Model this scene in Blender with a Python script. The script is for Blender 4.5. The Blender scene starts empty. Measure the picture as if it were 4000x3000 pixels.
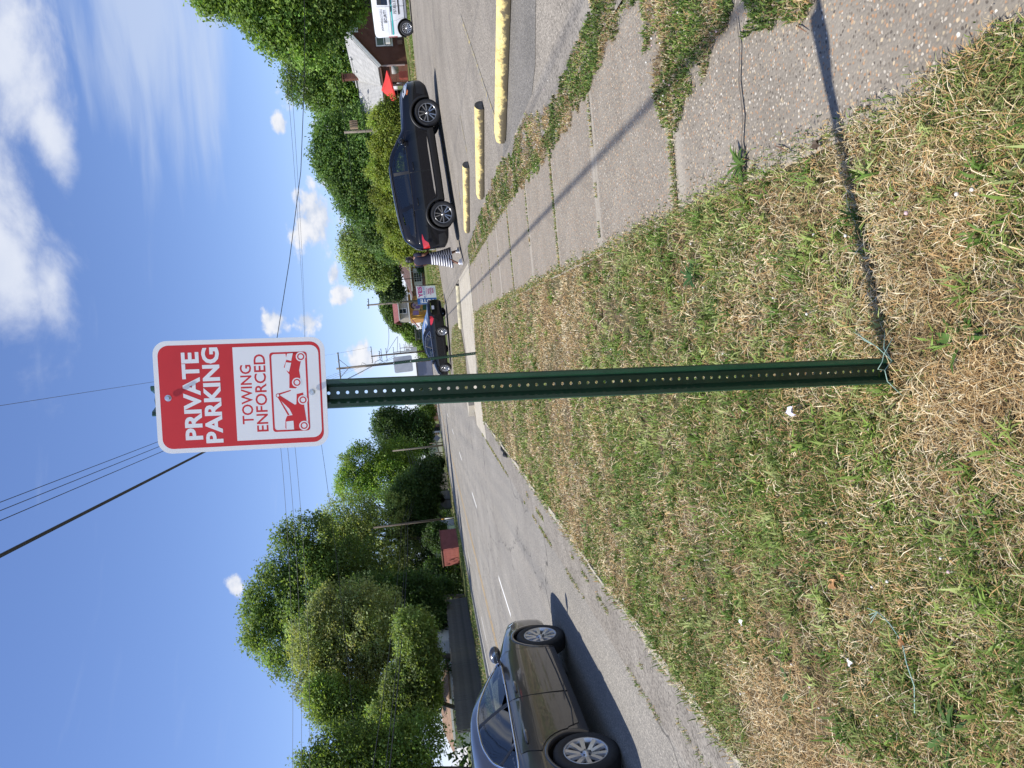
import bpy, bmesh, math, random
import numpy as np
from mathutils import Vector, Matrix

scene = bpy.context.scene
COL = scene.collection
random.seed(7)
RNG = np.random.default_rng(11)
R = math.radians

# ------------------------------------------------------------------ camera
FPX = 2774.0                       # focal length in photo pixels (4000 x 3000)
ROLL = math.atan(.105)
PITCH = R(6.663)
EYE = 1.43
_F = np.array([0, math.cos(PITCH), -math.sin(PITCH)])
_R0 = np.array([1., 0, 0]); _U0 = np.array([0, math.sin(PITCH), math.cos(PITCH)])
_R = _R0 * math.cos(ROLL) - _U0 * math.sin(ROLL)
_U = _U0 * math.cos(ROLL) + _R0 * math.sin(ROLL)
CAM = np.array([0, 0, EYE])
cam_d = bpy.data.cameras.new('camera')
cam = bpy.data.objects.new('camera', cam_d); COL.objects.link(cam)
cam_d.sensor_fit = 'HORIZONTAL'; cam_d.sensor_width = 36.0
cam_d.lens = 36.0 * FPX / 4000.0
cam_d.clip_start = .05; cam_d.clip_end = 9000
cam.matrix_world = Matrix(((-_U[0], _R[0], -_F[0], 0), (-_U[1], _R[1], -_F[1], 0), (-_U[2], _R[2], -_F[2], EYE), (0, 0, 0, 1)))
scene.camera = cam

# ------------------------------------------------------------------ sun, sky, exposure
SUN_H = (.50, .14)                 # how far a shadow runs per metre of height
SUN_DIR = Vector((-SUN_H[0], -SUN_H[1], 1)).normalized()
sun_d = bpy.data.lights.new('sun', 'SUN'); sun_d.energy = 5.0; sun_d.angle = R(.53); sun_d.color = (1, .955, .88)
sun = bpy.data.objects.new('sun', sun_d); COL.objects.link(sun)
sun.rotation_euler = SUN_DIR.to_track_quat('Z', 'Y').to_euler()
sun.location = (-20, -6, 40)
scene.view_settings.view_transform = 'Standard'; scene.view_settings.look = 'None'
scene.view_settings.exposure = 0.30; scene.view_settings.gamma = 1.0
scene.view_settings.use_curve_mapping = False

world = bpy.data.worlds.new('World'); scene.world = world; world.use_nodes = True
def build_sky():
    nt = world.node_tree; nt.nodes.clear(); L = nt.links
    def N(t, **kw):
        n = nt.nodes.new(t)
        for k, v in kw.items(): setattr(n, k, v)
        return n
    def M(op, a, b=None, c=None, clamp=False):
        n = N('ShaderNodeMath', operation=op, use_clamp=clamp)
        for i, v in enumerate((a, b, c)):
            if v is None: continue
            if isinstance(v, (int, float)): n.inputs[i].default_value = v
            else: L.new(v, n.inputs[i])
        return n.outputs[0]
    def SS(v, lo, hi):
        n = N('ShaderNodeMapRange', interpolation_type='SMOOTHSTEP')
        L.new(v, n.inputs['Value']); n.inputs['From Min'].default_value = lo; n.inputs['From Max'].default_value = hi
        return n.outputs['Result']
    out = N('ShaderNodeOutputWorld'); bg = N('ShaderNodeBackground'); bg.inputs['Strength'].default_value = .122
    sky = N('ShaderNodeTexSky', sky_type='NISHITA'); sky.sun_disc = False
    sky.sun_elevation = math.asin(SUN_DIR.z); sky.sun_rotation = math.atan2(SUN_DIR.x, SUN_DIR.y)
    sky.air_density = 1.0; sky.dust_density = .15; sky.ozone_density = 2.2
    tc = N('ShaderNodeTexCoord'); sep = N('ShaderNodeSeparateXYZ'); L.new(tc.outputs['Generated'], sep.inputs[0])
    x, y, z = sep.outputs
    az = M('MULTIPLY', M('ARCTAN2', x, y), 57.2958); el = M('MULTIPLY', M('ARCSINE', z), 57.2958)
    zz = M('ADD', M('MAXIMUM', z, 0.0), .12)
    cx = M('DIVIDE', x, zz); cy = M('DIVIDE', y, zz)
    cmb = N('ShaderNodeCombineXYZ'); L.new(cx, cmb.inputs[0]); L.new(cy, cmb.inputs[1])
    def noise(vec, scale, detail=6, rough=.55, dist=0.):
        n = N('ShaderNodeTexNoise'); L.new(vec, n.inputs['Vector']); n.inputs['Scale'].default_value = scale
        n.inputs['Detail'].default_value = detail; n.inputs['Roughness'].default_value = rough; n.inputs['Distortion'].default_value = dist
        return n.outputs['Fac']
    # high soft cumulus field, thick to the right of the road, thinning out to the left
    n1 = noise(cmb.outputs[0], 2.9, 8, .60, .35)
    def blob(a0, e0, wa, we):
        da = M('DIVIDE', M('SUBTRACT', az, a0), wa); de = M('DIVIDE', M('SUBTRACT', el, e0), we)
        rr = M('SQRT', M('ADD', M('MULTIPLY', da, da), M('MULTIPLY', de, de)))
        return M('SUBTRACT', 1.0, rr, clamp=True)
    mask = None
    for b in ((14, 27.5, 16, 6.0), (27, 24.5, 11, 5.5), (21, 23.2, 7, 2.4), (11, 25, 9, 3.), (40, 30, 16, 12), (62, 24, 18, 10), (-150, 30, 50, 20), (130, 34, 45, 22), (-75, 52, 30, 14)):
        bb = blob(*b); mask = bb if mask is None else M('MAXIMUM', mask, bb)
    big = M('MULTIPLY', SS(M('ADD', n1, M('MULTIPLY', mask, .50)), .66, 1.0), SS(mask, .0, .12))
    # thin streaked cirrus
    st = N('ShaderNodeCombineXYZ'); L.new(M('MULTIPLY', az, .045), st.inputs[0]); L.new(M('MULTIPLY', M('ADD', el, M('MULTIPLY', az, .10)), .36), st.inputs[1])
    n2 = noise(st.outputs[0], 1.6, 5, .5, .35)
    cir = M('MULTIPLY', SS(M('ADD', n2, M('MULTIPLY', M('MAXIMUM', blob(29, 15.5, 16, 7.5), blob(100, 30, 40, 18)), .75)), .62, 1.15), .62)
    # row of small cumulus low over the horizon
    c3 = N('ShaderNodeCombineXYZ'); L.new(M('MULTIPLY', az, .42), c3.inputs[0]); L.new(M('MULTIPLY', el, .62), c3.inputs[1])
    n3 = noise(c3.outputs[0], 1.0, 8, .55, .1)
    mk = None
    for b in ((14.3, 7.2, 4.4, 3.2), (25, 5.6, 6.5, 3.6), (6.8, 11.2, 1.8, 1.5), (6.6, 8.8, 1.8, 1.4), (8.3, 6.0, 1.6, 1.2), (10, 6.3, 1.4, 1.0), (21.2, 8.7, 1.2, .9), (3.2, 5.0, 2.6, 1.9), (17.5, 5.5, 3, 2.), (-13, 15.6, 1.3, .9), (45, 7, 14, 4), (-60, 6, 20, 3), (90, 8, 25, 5), (-120, 7, 25, 4), (160, 7, 30, 5)):
        bb = blob(*b); mk = bb if mk is None else M('MAXIMUM', mk, bb)
    low = M('MULTIPLY', SS(M('ADD', M('MULTIPLY', M('SUBTRACT', n3, .5), 2.3), M('MULTIPLY', mk, 1.05)), .36, .78), M('MULTIPLY', SS(mk, .0, .15), .95))
    # cloud colour: bright tops, faint blue-grey bases
    shade = noise(cmb.outputs[0], 4.5, 5, .6)
    cr = N('ShaderNodeMix', data_type='RGBA'); L.new(shade, cr.inputs['Factor'])
    cr.inputs['A'].default_value = (3.9, 4.4, 5.6, 1); cr.inputs['B'].default_value = (6.0, 6.2, 6.7, 1)
    # thin summer haze whitening the sky towards the horizon all round
    hs = N('ShaderNodeHueSaturation'); L.new(sky.outputs[0], hs.inputs['Color']); hs.inputs['Saturation'].default_value = 1.07; hs.inputs['Value'].default_value = 1.0
    def over(base, fac, colour):
        m = N('ShaderNodeMix', data_type='RGBA'); L.new(fac, m.inputs['Factor']); L.new(base, m.inputs['A'])
        if isinstance(colour, tuple): m.inputs['B'].default_value = colour
        else: L.new(colour, m.inputs['B'])
        return m.outputs['Result']
    tint = N('ShaderNodeMix', data_type='RGBA', blend_type='MULTIPLY'); tint.inputs['Factor'].default_value = 1.; L.new(hs.outputs[0], tint.inputs['A']); tint.inputs['B'].default_value = (1.0, .965, 1.15, 1)
    hz = N('ShaderNodeMix', data_type='RGBA'); L.new(SS(el, -1., 9.), hz.inputs['Factor']); hz.inputs['A'].default_value = (.86, .965, 1.24, 1); hz.inputs['B'].default_value = (1, 1, 1, 1)
    t2 = N('ShaderNodeMix', data_type='RGBA', blend_type='MULTIPLY'); t2.inputs['Factor'].default_value = 1.; L.new(tint.outputs['Result'], t2.inputs['A']); L.new(hz.outputs['Result'], t2.inputs['B'])
    c = over(t2.outputs['Result'], M('MULTIPLY', cir, 1.0), (4.4, 5.0, 6.1, 1))
    cl = N('ShaderNodeMix', data_type='RGBA'); L.new(SS(n3, .38, .66), cl.inputs['Factor']); cl.inputs['A'].default_value = (4.0, 4.5, 5.5, 1); cl.inputs['B'].default_value = (6.3, 6.3, 6.5, 1)
    c = over(c, low, cl.outputs['Result'])
    c = over(c, big, cr.outputs['Result'])
    L.new(c, bg.inputs['Color']); L.new(bg.outputs[0], out.inputs['Surface'])
build_sky()

# ------------------------------------------------------------------ where things stand
def ray(xi, yi): return _F + _R * ((1500 - yi) / FPX) - _U * ((xi - 2000) / FPX)
def at(xi, yi, Y):                 # the point at distance Y up the street that the photo shows at (xi, yi)
    q = ray(xi, yi); return Vector(CAM + q * (Y / q[1]))
def gr(xi, yi, z=0.):
    q = ray(xi, yi); return Vector(CAM + q * ((z - EYE) / q[2]))
def pxm(Y): return Y / FPX         # metres per photo pixel at distance Y
DX, DY = .07402, .99726            # the road runs this way; r is measured across it (to the right), s along it
def rs(r, s, z=0.): return Vector((r * DY + s * DX, -r * DX + s * DY, z))
def to_rs(p): return p[0] * DY - p[1] * DX, p[0] * DX + p[1] * DY
ROADANG = math.atan2(DY, DX)
Z_ROAD = -.08
def zlot(r):
    r = np.asarray(r, float)
    return .30 * np.clip((r - 1.95) / 4.55, 0, 1) + .32 * np.clip((r - 20) / 8, 0, 1)
def zground(r, s):
    return float(zlot(r)) if r > 0 else 0.0

# ------------------------------------------------------------------ helpers
def tag(o, label=None, cat=None, group=None, kind=None):
    if label: o['label'] = label
    if cat: o['category'] = cat
    if group: o['group'] = group
    if kind: o['kind'] = kind
    return o
def thing(name, label, cat, loc=(0, 0, 0), rz=0., group=None):
    o = bpy.data.objects.new(name, None); COL.objects.link(o); o.empty_display_size = .1
    o.location = loc; o.rotation_euler = (0, 0, rz)
    return tag(o, label, cat, group)
def link(name, me, parent=None):
    o = bpy.data.objects.new(name, me); COL.objects.link(o)
    if parent is not None: o.parent = parent
    return o
def npmesh(name, V, F, mats=(), col=None, smooth=False, mi=None):
    me = bpy.data.meshes.new(name); V = np.asarray(V, np.float32); F = np.asarray(F, np.int32)
    me.vertices.add(len(V)); me.vertices.foreach_set('co', V.ravel())
    k = F.shape[1]; me.loops.add(F.size); me.loops.foreach_set('vertex_index', F.ravel())
    me.polygons.add(len(F)); me.polygons.foreach_set('loop_start', np.arange(0, F.size, k, dtype=np.int32))
    if smooth: me.polygons.foreach_set('use_smooth', np.ones(len(F), bool))
    if mi is not None: me.polygons.foreach_set('material_index', np.asarray(mi, np.int32))
    if col is not None:
        a = me.color_attributes.new('Col', 'FLOAT_COLOR', 'POINT'); c = np.ones((len(V), 4), np.float32); c[:, :3] = col
        a.data.foreach_set('color', c.ravel())
    me.update(calc_edges=True)
    for m in mats: me.materials.append(m)
    return me
def copy_tree(o, parent=None):
    c = o.copy(); COL.objects.link(c)
    if parent is not None:
        c.parent = parent
    for ch in list(o.children): copy_tree(ch, c)
    return c

class MB:
    """collects shapes and links them as one mesh object"""
    def __init__(self): self.v = []; self.f = []; self.m = []; self.sm = []
    def add(self, vs, fs, mi=0, smooth=False):
        o = len(self.v); self.v += [tuple(p) for p in vs]
        for f in fs: self.f.append([i + o for i in f]); self.m.append(mi); self.sm.append(smooth)
        return self
    def box(self, c, s, rz=0., mi=0, rot=None):
        hx, hy, hz = s[0] / 2, s[1] / 2, s[2] / 2
        pts = [Vector((a * hx, b * hy, d * hz)) for a in (-1, 1) for b in (-1, 1) for d in (-1, 1)]
        Mt = rot if rot is not None else Matrix.Rotation(rz, 3, 'Z')
        return self.add([Mt @ p + Vector(c) for p in pts], [(0, 1, 3, 2), (4, 6, 7, 5), (0, 4, 5, 1), (2, 3, 7, 6), (0, 2, 6, 4), (1, 5, 7, 3)], mi)
    def beam(self, p, q, w, h, mi=0):
        p, q = Vector(p), Vector(q); d = q - p; L = d.length; d.normalize()
        up = Vector((0, 0, 1)) if abs(d.z) < .95 else Vector((0, 1, 0))
        x = d.cross(up).normalized(); y = x.cross(d)
        return self.box((p + q) / 2, (w, L, h), mi=mi, rot=Matrix((x, d, y)).transposed())
    def tube(self, pts, rad, n=8, mi=0, cap=True, smooth=True):
        pts = [Vector(p) for p in pts]; k = len(pts)
        rad = [rad] * k if isinstance(rad, (int, float)) else list(rad)
        vs = []; prev = None
        for i, p in enumerate(pts):
            d = (pts[min(i + 1, k - 1)] - pts[max(i - 1, 0)])
            d = d.normalized() if d.length > 1e-9 else Vector((0, 0, 1))
            if prev is None:
                a = Vector((0, 0, 1)) if abs(d.z) < .9 else Vector((1, 0, 0)); x = d.cross(a).normalized()
            else:
                x = prev - d * prev.dot(d); x = x.normalized() if x.length > 1e-6 else d.orthogonal().normalized()
            prev = x; yv = d.cross(x)
            for j in range(n):
                t = 2 * math.pi * j / n; vs.append(p + (x * math.cos(t) + yv * math.sin(t)) * rad[i])
        fs = [(i * n + j, i * n + (j + 1) % n, (i + 1) * n + (j + 1) % n, (i + 1) * n + j) for i in range(k - 1) for j in range(n)]
        self.add(vs, fs, mi, smooth)
        if cap:
            o = len(self.v) - k * n
            self.f.append([o + j for j in range(n)][::-1]); self.m.append(mi); self.sm.append(False)
            self.f.append([o + (k - 1) * n + j for j in range(n)]); self.m.append(mi); self.sm.append(False)
        return self
    def lathe(self, prof, n=24, axis='Z', c=(0, 0, 0), mi=0, smooth=True):
        vs = []
        for (r, h) in prof:
            for j in range(n):
                t = 2 * math.pi * j / n; a, b = r * math.cos(t), r * math.sin(t)
                p = {'Z': (a, b, h), 'Y': (a, h, b), 'X': (h, a, b)}[axis]
                vs.append((p[0] + c[0], p[1] + c[1], p[2] + c[2]))
        k = len(prof)
        fs = [(i * n + j, i * n + (j + 1) % n, (i + 1) * n + (j + 1) % n, (i + 1) * n + j) for i in range(k - 1) for j in range(n)]
        return self.add(vs, fs, mi, smooth)
    def prism(self, poly, t, M4=None, mi=0):
        """polygon in local xy, thickness t along local z"""
        n = len(poly); vs = [Vector((p[0], p[1], 0)) for p in poly] + [Vector((p[0], p[1], t)) for p in poly]
        if M4 is not None: vs = [M4 @ v for v in vs]
        fs = [list(range(n))[::-1], list(range(n, 2 * n))] + [(i, (i + 1) % n, n + (i + 1) % n, n + i) for i in range(n)]
        return self.add(vs, fs, mi)
    def ellipsoid(self, c, s, n=12, k=8, mi=0, rot=None):
        vs = []; fs = []
        for i in range(k + 1):
            ph = math.pi * i / k - math.pi / 2
            for j in range(n):
                t = 2 * math.pi * j / n; p = Vector((s[0] * math.cos(ph) * math.cos(t), s[1] * math.cos(ph) * math.sin(t), s[2] * math.sin(ph)))
                if rot is not None: p = rot @ p
                vs.append(p + Vector(c))
        for i in range(k):
            for j in range(n): fs.append((i * n + j, i * n + (j + 1) % n, (i + 1) * n + (j + 1) % n, (i + 1) * n + j))
        return self.add(vs, fs, mi, True)
    def mesh(self, name, mats):
        me = bpy.data.meshes.new(name); me.from_pydata(self.v, [], self.f)
        me.polygons.foreach_set('material_index', self.m); me.polygons.foreach_set('use_smooth', self.sm)
        for m in (mats if isinstance(mats, (list, tuple)) else [mats]): me.materials.append(m)
        me.update(); return me
    def build(self, name, mats, parent=None): return link(name, self.mesh(name, mats), parent)

def vnoise(x, y, scale, seed=0, octaves=3):
    x = np.asarray(x, float) / scale; y = np.asarray(y, float) / scale; tot = 0; amp = 1; s = 0
    for o in range(octaves):
        xi = np.floor(x).astype(np.int64); yi = np.floor(y).astype(np.int64); fx = x - xi; fy = y - yi
        fx = fx * fx * (3 - 2 * fx); fy = fy * fy * (3 - 2 * fy)
        def h(a, b):
            q = (a * 374761393 + b * 668265263 + (seed + o) * 974711) & 0x7fffffff
            q = ((q ^ (q >> 13)) * 1274126177) & 0x7fffffff
            return ((q ^ (q >> 16)) & 0xffff) / 65535.0
        v = (h(xi, yi) * (1 - fx) + h(xi + 1, yi) * fx) * (1 - fy) + (h(xi, yi + 1) * (1 - fx) + h(xi + 1, yi + 1) * fx) * fy
        tot = tot + amp * v; s += amp; amp *= .5; x = x * 2.03; y = y * 2.03
    return tot / s

# ------------------------------------------------------------------ materials
class NT:
    def __init__(self, name):
        self.mat = bpy.data.materials.new(name); self.mat.use_nodes = True; self.nt = self.mat.node_tree; self.nt.nodes.clear()
        self.out = self.n('ShaderNodeOutputMaterial')
    def n(self, t, **kw):
        nd = self.nt.nodes.new(t)
        for k, v in kw.items(): setattr(nd, k, v)
        return nd
    def l(self, a, b): self.nt.links.new(a, b)
    def setin(self, sock, v):
        if isinstance(v, bpy.types.NodeSocket): self.l(v, sock)
        elif isinstance(v, tuple) and len(v) == 3 and sock.type == 'RGBA': sock.default_value = (*v, 1)
        else: sock.default_value = v
    def coord(self, kind='Object', scale=(1, 1, 1)):
        tc = self.n('ShaderNodeTexCoord'); mp = self.n('ShaderNodeMapping'); self.l(tc.outputs[kind], mp.inputs[0]); mp.inputs['Scale'].default_value = scale
        return mp.outputs[0]
    def noise(self, vec, scale, detail=4, rough=.55, dist=0.):
        n = self.n('ShaderNodeTexNoise'); self.l(vec, n.inputs['Vector']); n.inputs['Scale'].default_value = scale
        n.inputs['Detail'].default_value = detail; n.inputs['Roughness'].default_value = rough; n.inputs['Distortion'].default_value = dist
        return n.outputs['Fac']
    def voro(self, vec, scale, out='Distance', feature='F1', rnd=1.):
        n = self.n('ShaderNodeTexVoronoi', feature=feature); self.l(vec, n.inputs['Vector']); n.inputs['Scale'].default_value = scale
        n.inputs['Randomness'].default_value = rnd
        return n.outputs[out]
    def ramp(self, fac, stops, interp='LINEAR'):
        n = self.n('ShaderNodeValToRGB'); self.l(fac, n.inputs[0]); cr = n.color_ramp; cr.interpolation = interp
        while len(cr.elements) > 1: cr.elements.remove(cr.elements[-1])
        for i, (p, c) in enumerate(stops):
            e = cr.elements[0] if i == 0 else cr.elements.new(p)
            e.position = p; c = (c, c, c) if isinstance(c, (int, float)) else c; e.color = (*c, 1)
        return n.outputs[0]
    def mix(self, fac, a, b, mode='MIX'):
        n = self.n('ShaderNodeMix', data_type='RGBA', blend_type=mode)
        self.setin(n.inputs['Factor'], fac); self.setin(n.inputs['A'], a); self.setin(n.inputs['B'], b)
        return n.outputs['Result']
    def math(self, op, a, b=0., clamp=False):
        n = self.n('ShaderNodeMath', operation=op, use_clamp=clamp); self.setin(n.inputs[0], a); self.setin(n.inputs[1], b); return n.outputs[0]
    def bump(self, h, strength=.3, dist=.01):
        n = self.n('ShaderNodeBump'); self.l(h, n.inputs['Height']); n.inputs['Strength'].default_value = strength; n.inputs['Distance'].default_value = dist
        return n.outputs[0]
    def bsdf(self, color, rough=.6, metal=0., spec=.5, normal=None, coat=0., **kw):
        b = self.n('ShaderNodeBsdfPrincipled'); self.setin(b.inputs['Base Color'], color); self.setin(b.inputs['Roughness'], rough)
        self.setin(b.inputs['Metallic'], metal); self.setin(b.inputs['Specular IOR Level'], spec); self.setin(b.inputs['Coat Weight'], coat)
        b.inputs['Coat Roughness'].default_value = .03
        if normal is not None: self.l(normal, b.inputs['Normal'])
        for k, v in kw.items(): self.setin(b.inputs[k], v)
        self.l(b.outputs[0], self.out.inputs['Surface']); return b
def pm(name, c, var=.15, scale=6., rough=.6, metal=0., spec=.5, bump=0., bscale=40., coat=0., detail=4, c2=None):
    """plain material with a soft mottled variation"""
    t = NT(name); v = t.coord(); n = t.noise(v, scale, detail)
    lo = tuple(max(0, x * (1 - var)) for x in c); hi = c2 if c2 else tuple(min(1, x * (1 + var)) for x in c)
    col = t.ramp(n, [(.3, lo), (.7, hi)])
    nm = t.bump(t.noise(v, bscale, 3), bump, .01) if bump else None
    t.bsdf(col, rough, metal, spec, nm, coat)
    return t.mat
def leafmat(name, gain=1., trans=.48, rough=.55):
    t = NT(name); a = t.n('ShaderNodeAttribute', attribute_name='Col')
    n = t.noise(t.coord('Object'), 1.3, 3); c = t.mix(1., a.outputs['Color'], t.ramp(n, [(.3, .78 * gain), (.7, 1.2 * gain)]), 'MULTIPLY')
    b = t.n('ShaderNodeBsdfPrincipled'); t.l(c, b.inputs['Base Color']); b.inputs['Roughness'].default_value = rough; b.inputs['Specular IOR Level'].default_value = .35
    tr = t.n('ShaderNodeBsdfTranslucent'); t.l(t.mix(1., c, (1.25, 1.2, .55), 'MULTIPLY'), tr.inputs['Color'])
    ms = t.n('ShaderNodeMixShader'); ms.inputs[0].default_value = trans; t.l(b.outputs[0], ms.inputs[1]); t.l(tr.outputs[0], ms.inputs[2]); t.l(ms.outputs[0], t.out.inputs['Surface'])
    return t.mat
def glassmat(name, tint, alpha, rough=.02):
    t = NT(name); g = t.n('ShaderNodeBsdfGlossy'); g.inputs['Roughness'].default_value = rough; g.inputs['Color'].default_value = (1, 1, 1, 1)
    tr = t.n('ShaderNodeBsdfTransparent'); tr.inputs['Color'].default_value = (*tint, 1)
    df = t.n('ShaderNodeBsdfDiffuse'); df.inputs['Color'].default_value = (.006, .007, .008, 1)
    m1 = t.n('ShaderNodeMixShader'); m1.inputs[0].default_value = alpha; t.l(df.outputs[0], m1.inputs[1]); t.l(tr.outputs[0], m1.inputs[2])
    fr = t.n('ShaderNodeFresnel'); fr.inputs['IOR'].default_value = 1.55
    m2 = t.n('ShaderNodeMixShader'); t.l(t.math('ADD', fr.outputs[0], .03), m2.inputs[0]); t.l(m1.outputs[0], m2.inputs[1]); t.l(g.outputs[0], m2.inputs[2])
    t.l(m2.outputs[0], t.out.inputs['Surface'])
    return t.mat

def font_mesh(name, text, size, mat, extrude=.0008, bold=0., parent=None, mat4=None, align='CENTER', sx=1., space=1.):
    """flat lettering: a text curve turned into a mesh, centred on its own middle, in local xy"""
    cu = bpy.data.curves.new(name, 'FONT'); cu.body = text; cu.size = size; cu.extrude = extrude; cu.offset = bold * size
    cu.align_x = align; cu.resolution_u = 3; cu.space_character = space
    tmp = bpy.data.objects.new('tmp', cu); COL.objects.link(tmp)
    dg = bpy.context.evaluated_depsgraph_get(); me = bpy.data.meshes.new_from_object(tmp.evaluated_get(dg)); me.name = name
    bpy.data.objects.remove(tmp); bpy.data.curves.remove(cu)
    if sx != 1.: me.transform(Matrix.Diagonal((sx, 1, 1, 1)))
    if mat4 is not None: me.transform(mat4)
    me.materials.clear(); me.materials.append(mat); me.polygons.foreach_set('use_smooth', [False] * len(me.polygons)); me.polygons.foreach_set('material_index', [0] * len(me.polygons))
    return link(name, me, parent)
# ------------------------------------------------------------------ setting: ground, road, pavement
def m_asphalt():
    t = NT('worn_asphalt'); v = t.coord('Object')
    base = t.ramp(t.noise(v, .35, 5, .6), [(.3, (.225, .210, .186)), (.7, (.30, .283, .252))])
    sp = t.voro(v, 95); agg = t.ramp(t.voro(v, 95, 'Color'), [(.0, (.5, .5, .5)), (.55, (.95, .94, .92)), (.8, (1.25, 1.22, 1.18)), (1., (1.9, 1.85, 1.75))])
    c = t.mix(1., base, agg, 'MULTIPLY')
    # wheel tracks and oil stains that run along the lane
    st = t.coord('Object', (1.9, .045, 1)); k = t.noise(st, 1., 4, .6); c = t.mix(t.ramp(k, [(.42, 0.), (.75, .5)]), c, (.150, .146, .140))
    ck = t.n('ShaderNodeTexVoronoi', feature='DISTANCE_TO_EDGE'); dv = t.n('ShaderNodeMapping'); dv.inputs['Scale'].default_value = (.42, .16, 1)
    wob = t.n('ShaderNodeVectorMath', operation='ADD'); nz = t.n('ShaderNodeTexNoise'); t.l(v, nz.inputs['Vector']); nz.inputs['Scale'].default_value = 2.2; nz.inputs['Detail'].default_value = 4
    sc = t.n('ShaderNodeVectorMath', operation='SCALE'); t.l(nz.outputs['Color'], sc.inputs[0]); sc.inputs['Scale'].default_value = .5
    t.l(v, wob.inputs[0]); t.l(sc.outputs[0], wob.inputs[1]); t.l(wob.outputs[0], dv.inputs[0]); t.l(dv.outputs[0], ck.inputs['Vector']); ck.inputs['Scale'].default_value = 1.
    crack = t.ramp(ck.outputs['Distance'], [(.0, 1.), (.0035, .8), (.006, 0.)]); c = t.mix(t.math('MULTIPLY', crack, .75), c, (.045, .043, .04))
    t.bsdf(c, .93, 0, .12, t.bump(sp, .5, .006)); return t.mat
def m_lot():
    t = NT('lot_asphalt'); v = t.coord('Object')
    base = t.ramp(t.noise(v, .5, 6, .62), [(.28, (.195, .174, .145)), (.72, (.295, .265, .222))])
    agg = t.ramp(t.voro(v, 70, 'Color'), [(.0, .45), (.5, .95), (.82, 1.2), (1., 1.9)])
    c = t.mix(1., base, agg, 'MULTIPLY')
    stain = t.noise(v, 1.4, 4, .6); c = t.mix(t.ramp(stain, [(.55, 0.), (.78, .55)]), c, (.12, .112, .105))
    t.bsdf(c, .94, 0, .12, t.bump(t.voro(v, 70), .6, .008)); return t.mat
def m_aggregate():
    t = NT('exposed_aggregate_concrete'); v = t.coord('Object')
    base = t.ramp(t.noise(v, 2.2, 5, .6), [(.3, (.185, .160, .126)), (.7, (.265, .234, .188))])
    dn = t.n('ShaderNodeTexNoise'); t.l(v, dn.inputs['Vector']); dn.inputs['Scale'].default_value = 45; ds_ = t.n('ShaderNodeVectorMath', operation='SCALE'); ds_.inputs['Scale'].default_value = .014; t.l(dn.outputs['Color'], ds_.inputs[0]); da_ = t.n('ShaderNodeVectorMath', operation='ADD'); t.l(v, da_.inputs[0]); t.l(ds_.outputs[0], da_.inputs[1]); v0 = v; v = da_.outputs[0]
    vc = t.voro(v, 75, 'Color'); d = t.voro(v, 75); peb = t.ramp(vc, [(.0, (.085, .07, .055)), (.25, (.16, .135, .105)), (.4, (.29, .25, .20)), (.55, (.40, .32, .21)), (.64, (.34, .20, .11)), (.76, (.48, .43, .35)), (.92, (.70, .65, .55))], 'CONSTANT')
    m = t.ramp(d, [(.30, 1.), (.46, 0.)])
    # fewer, bigger pebbles
    vc2 = t.voro(v, 44, 'Color'); d2 = t.voro(v, 44); m2 = t.math('MULTIPLY', t.ramp(d2, [(.22, 1.), (.30, 0.)]), t.ramp(vc2, [(.66, 0.), (.68, 1.)]))
    wear = t.noise(v, 3.2, 4, .6)
    c = t.mix(t.math('MULTIPLY', m, t.ramp(wear, [(.25, .7), (.6, 1.)])), base, peb)
    peb2 = t.ramp(vc2, [(.0, (.62, .56, .46)), (.68, (.44, .27, .15)), (.78, (.55, .43, .27)), (.9, (.68, .63, .54))], 'CONSTANT'); c = t.mix(t.math('MULTIPLY', m2, .85), c, peb2)
    # smooth trowelled margin round the slab
    g = t.n('ShaderNodeTexCoord'); sp = t.n('ShaderNodeSeparateXYZ'); t.l(g.outputs['Generated'], sp.inputs[0])
    def edge(o): return t.math('MINIMUM', o, t.math('SUBTRACT', 1., o))
    e = t.math('MINIMUM', t.math('MULTIPLY', edge(sp.outputs[0]), 1.43), t.math('MULTIPLY', edge(sp.outputs[1]), 1.67))
    e = t.math('ADD', e, t.math('MULTIPLY', t.math('SUBTRACT', wear, .5), .07))
    c = t.mix(t.ramp(e, [(.035, .75), (.085, 0.)]), c, (.34, .305, .25))
    dirt = t.noise(v, .9, 5, .65); c = t.mix(t.ramp(dirt, [(.5, 0.), (.8, .5)]), c, (.19, .165, .135))
    t.bsdf(c, .85, 0, .35, t.bump(d, .55, .006)); return t.mat
def m_concrete(name, a, b, sc=3., speck=.5):
    t = NT(name); v = t.coord('Object'); c = t.ramp(t.noise(v, sc, 6, .62), [(.3, a), (.7, b)])
    agg = t.ramp(t.voro(v, 60, 'Color'), [(.0, 1 - speck), (.5, .97), (.85, 1.12), (1., 1 + speck)]); c = t.mix(1., c, agg, 'MULTIPLY')
    t.bsdf(c, .88, 0, .3, t.bump(t.voro(v, 60), .6, .006)); return t.mat
def m_soil():
    t = NT('thatch_and_soil'); v = t.coord('Object')
    n = t.noise(v, 1.7, 6, .65); f = t.noise(v, 38, 4, .7)
    c = t.ramp(n, [(.30, (.105, .078, .048)), (.45, (.150, .112, .066)), (.55, (.110, .098, .048)), (.7, (.075, .088, .03))])
    c = t.mix(1., c, t.ramp(f, [(.3, .45), (.7, 1.45)]), 'MULTIPLY')
    t.bsdf(c, .95, 0, .2, t.bump(f, .8, .02)); return t.mat
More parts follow.
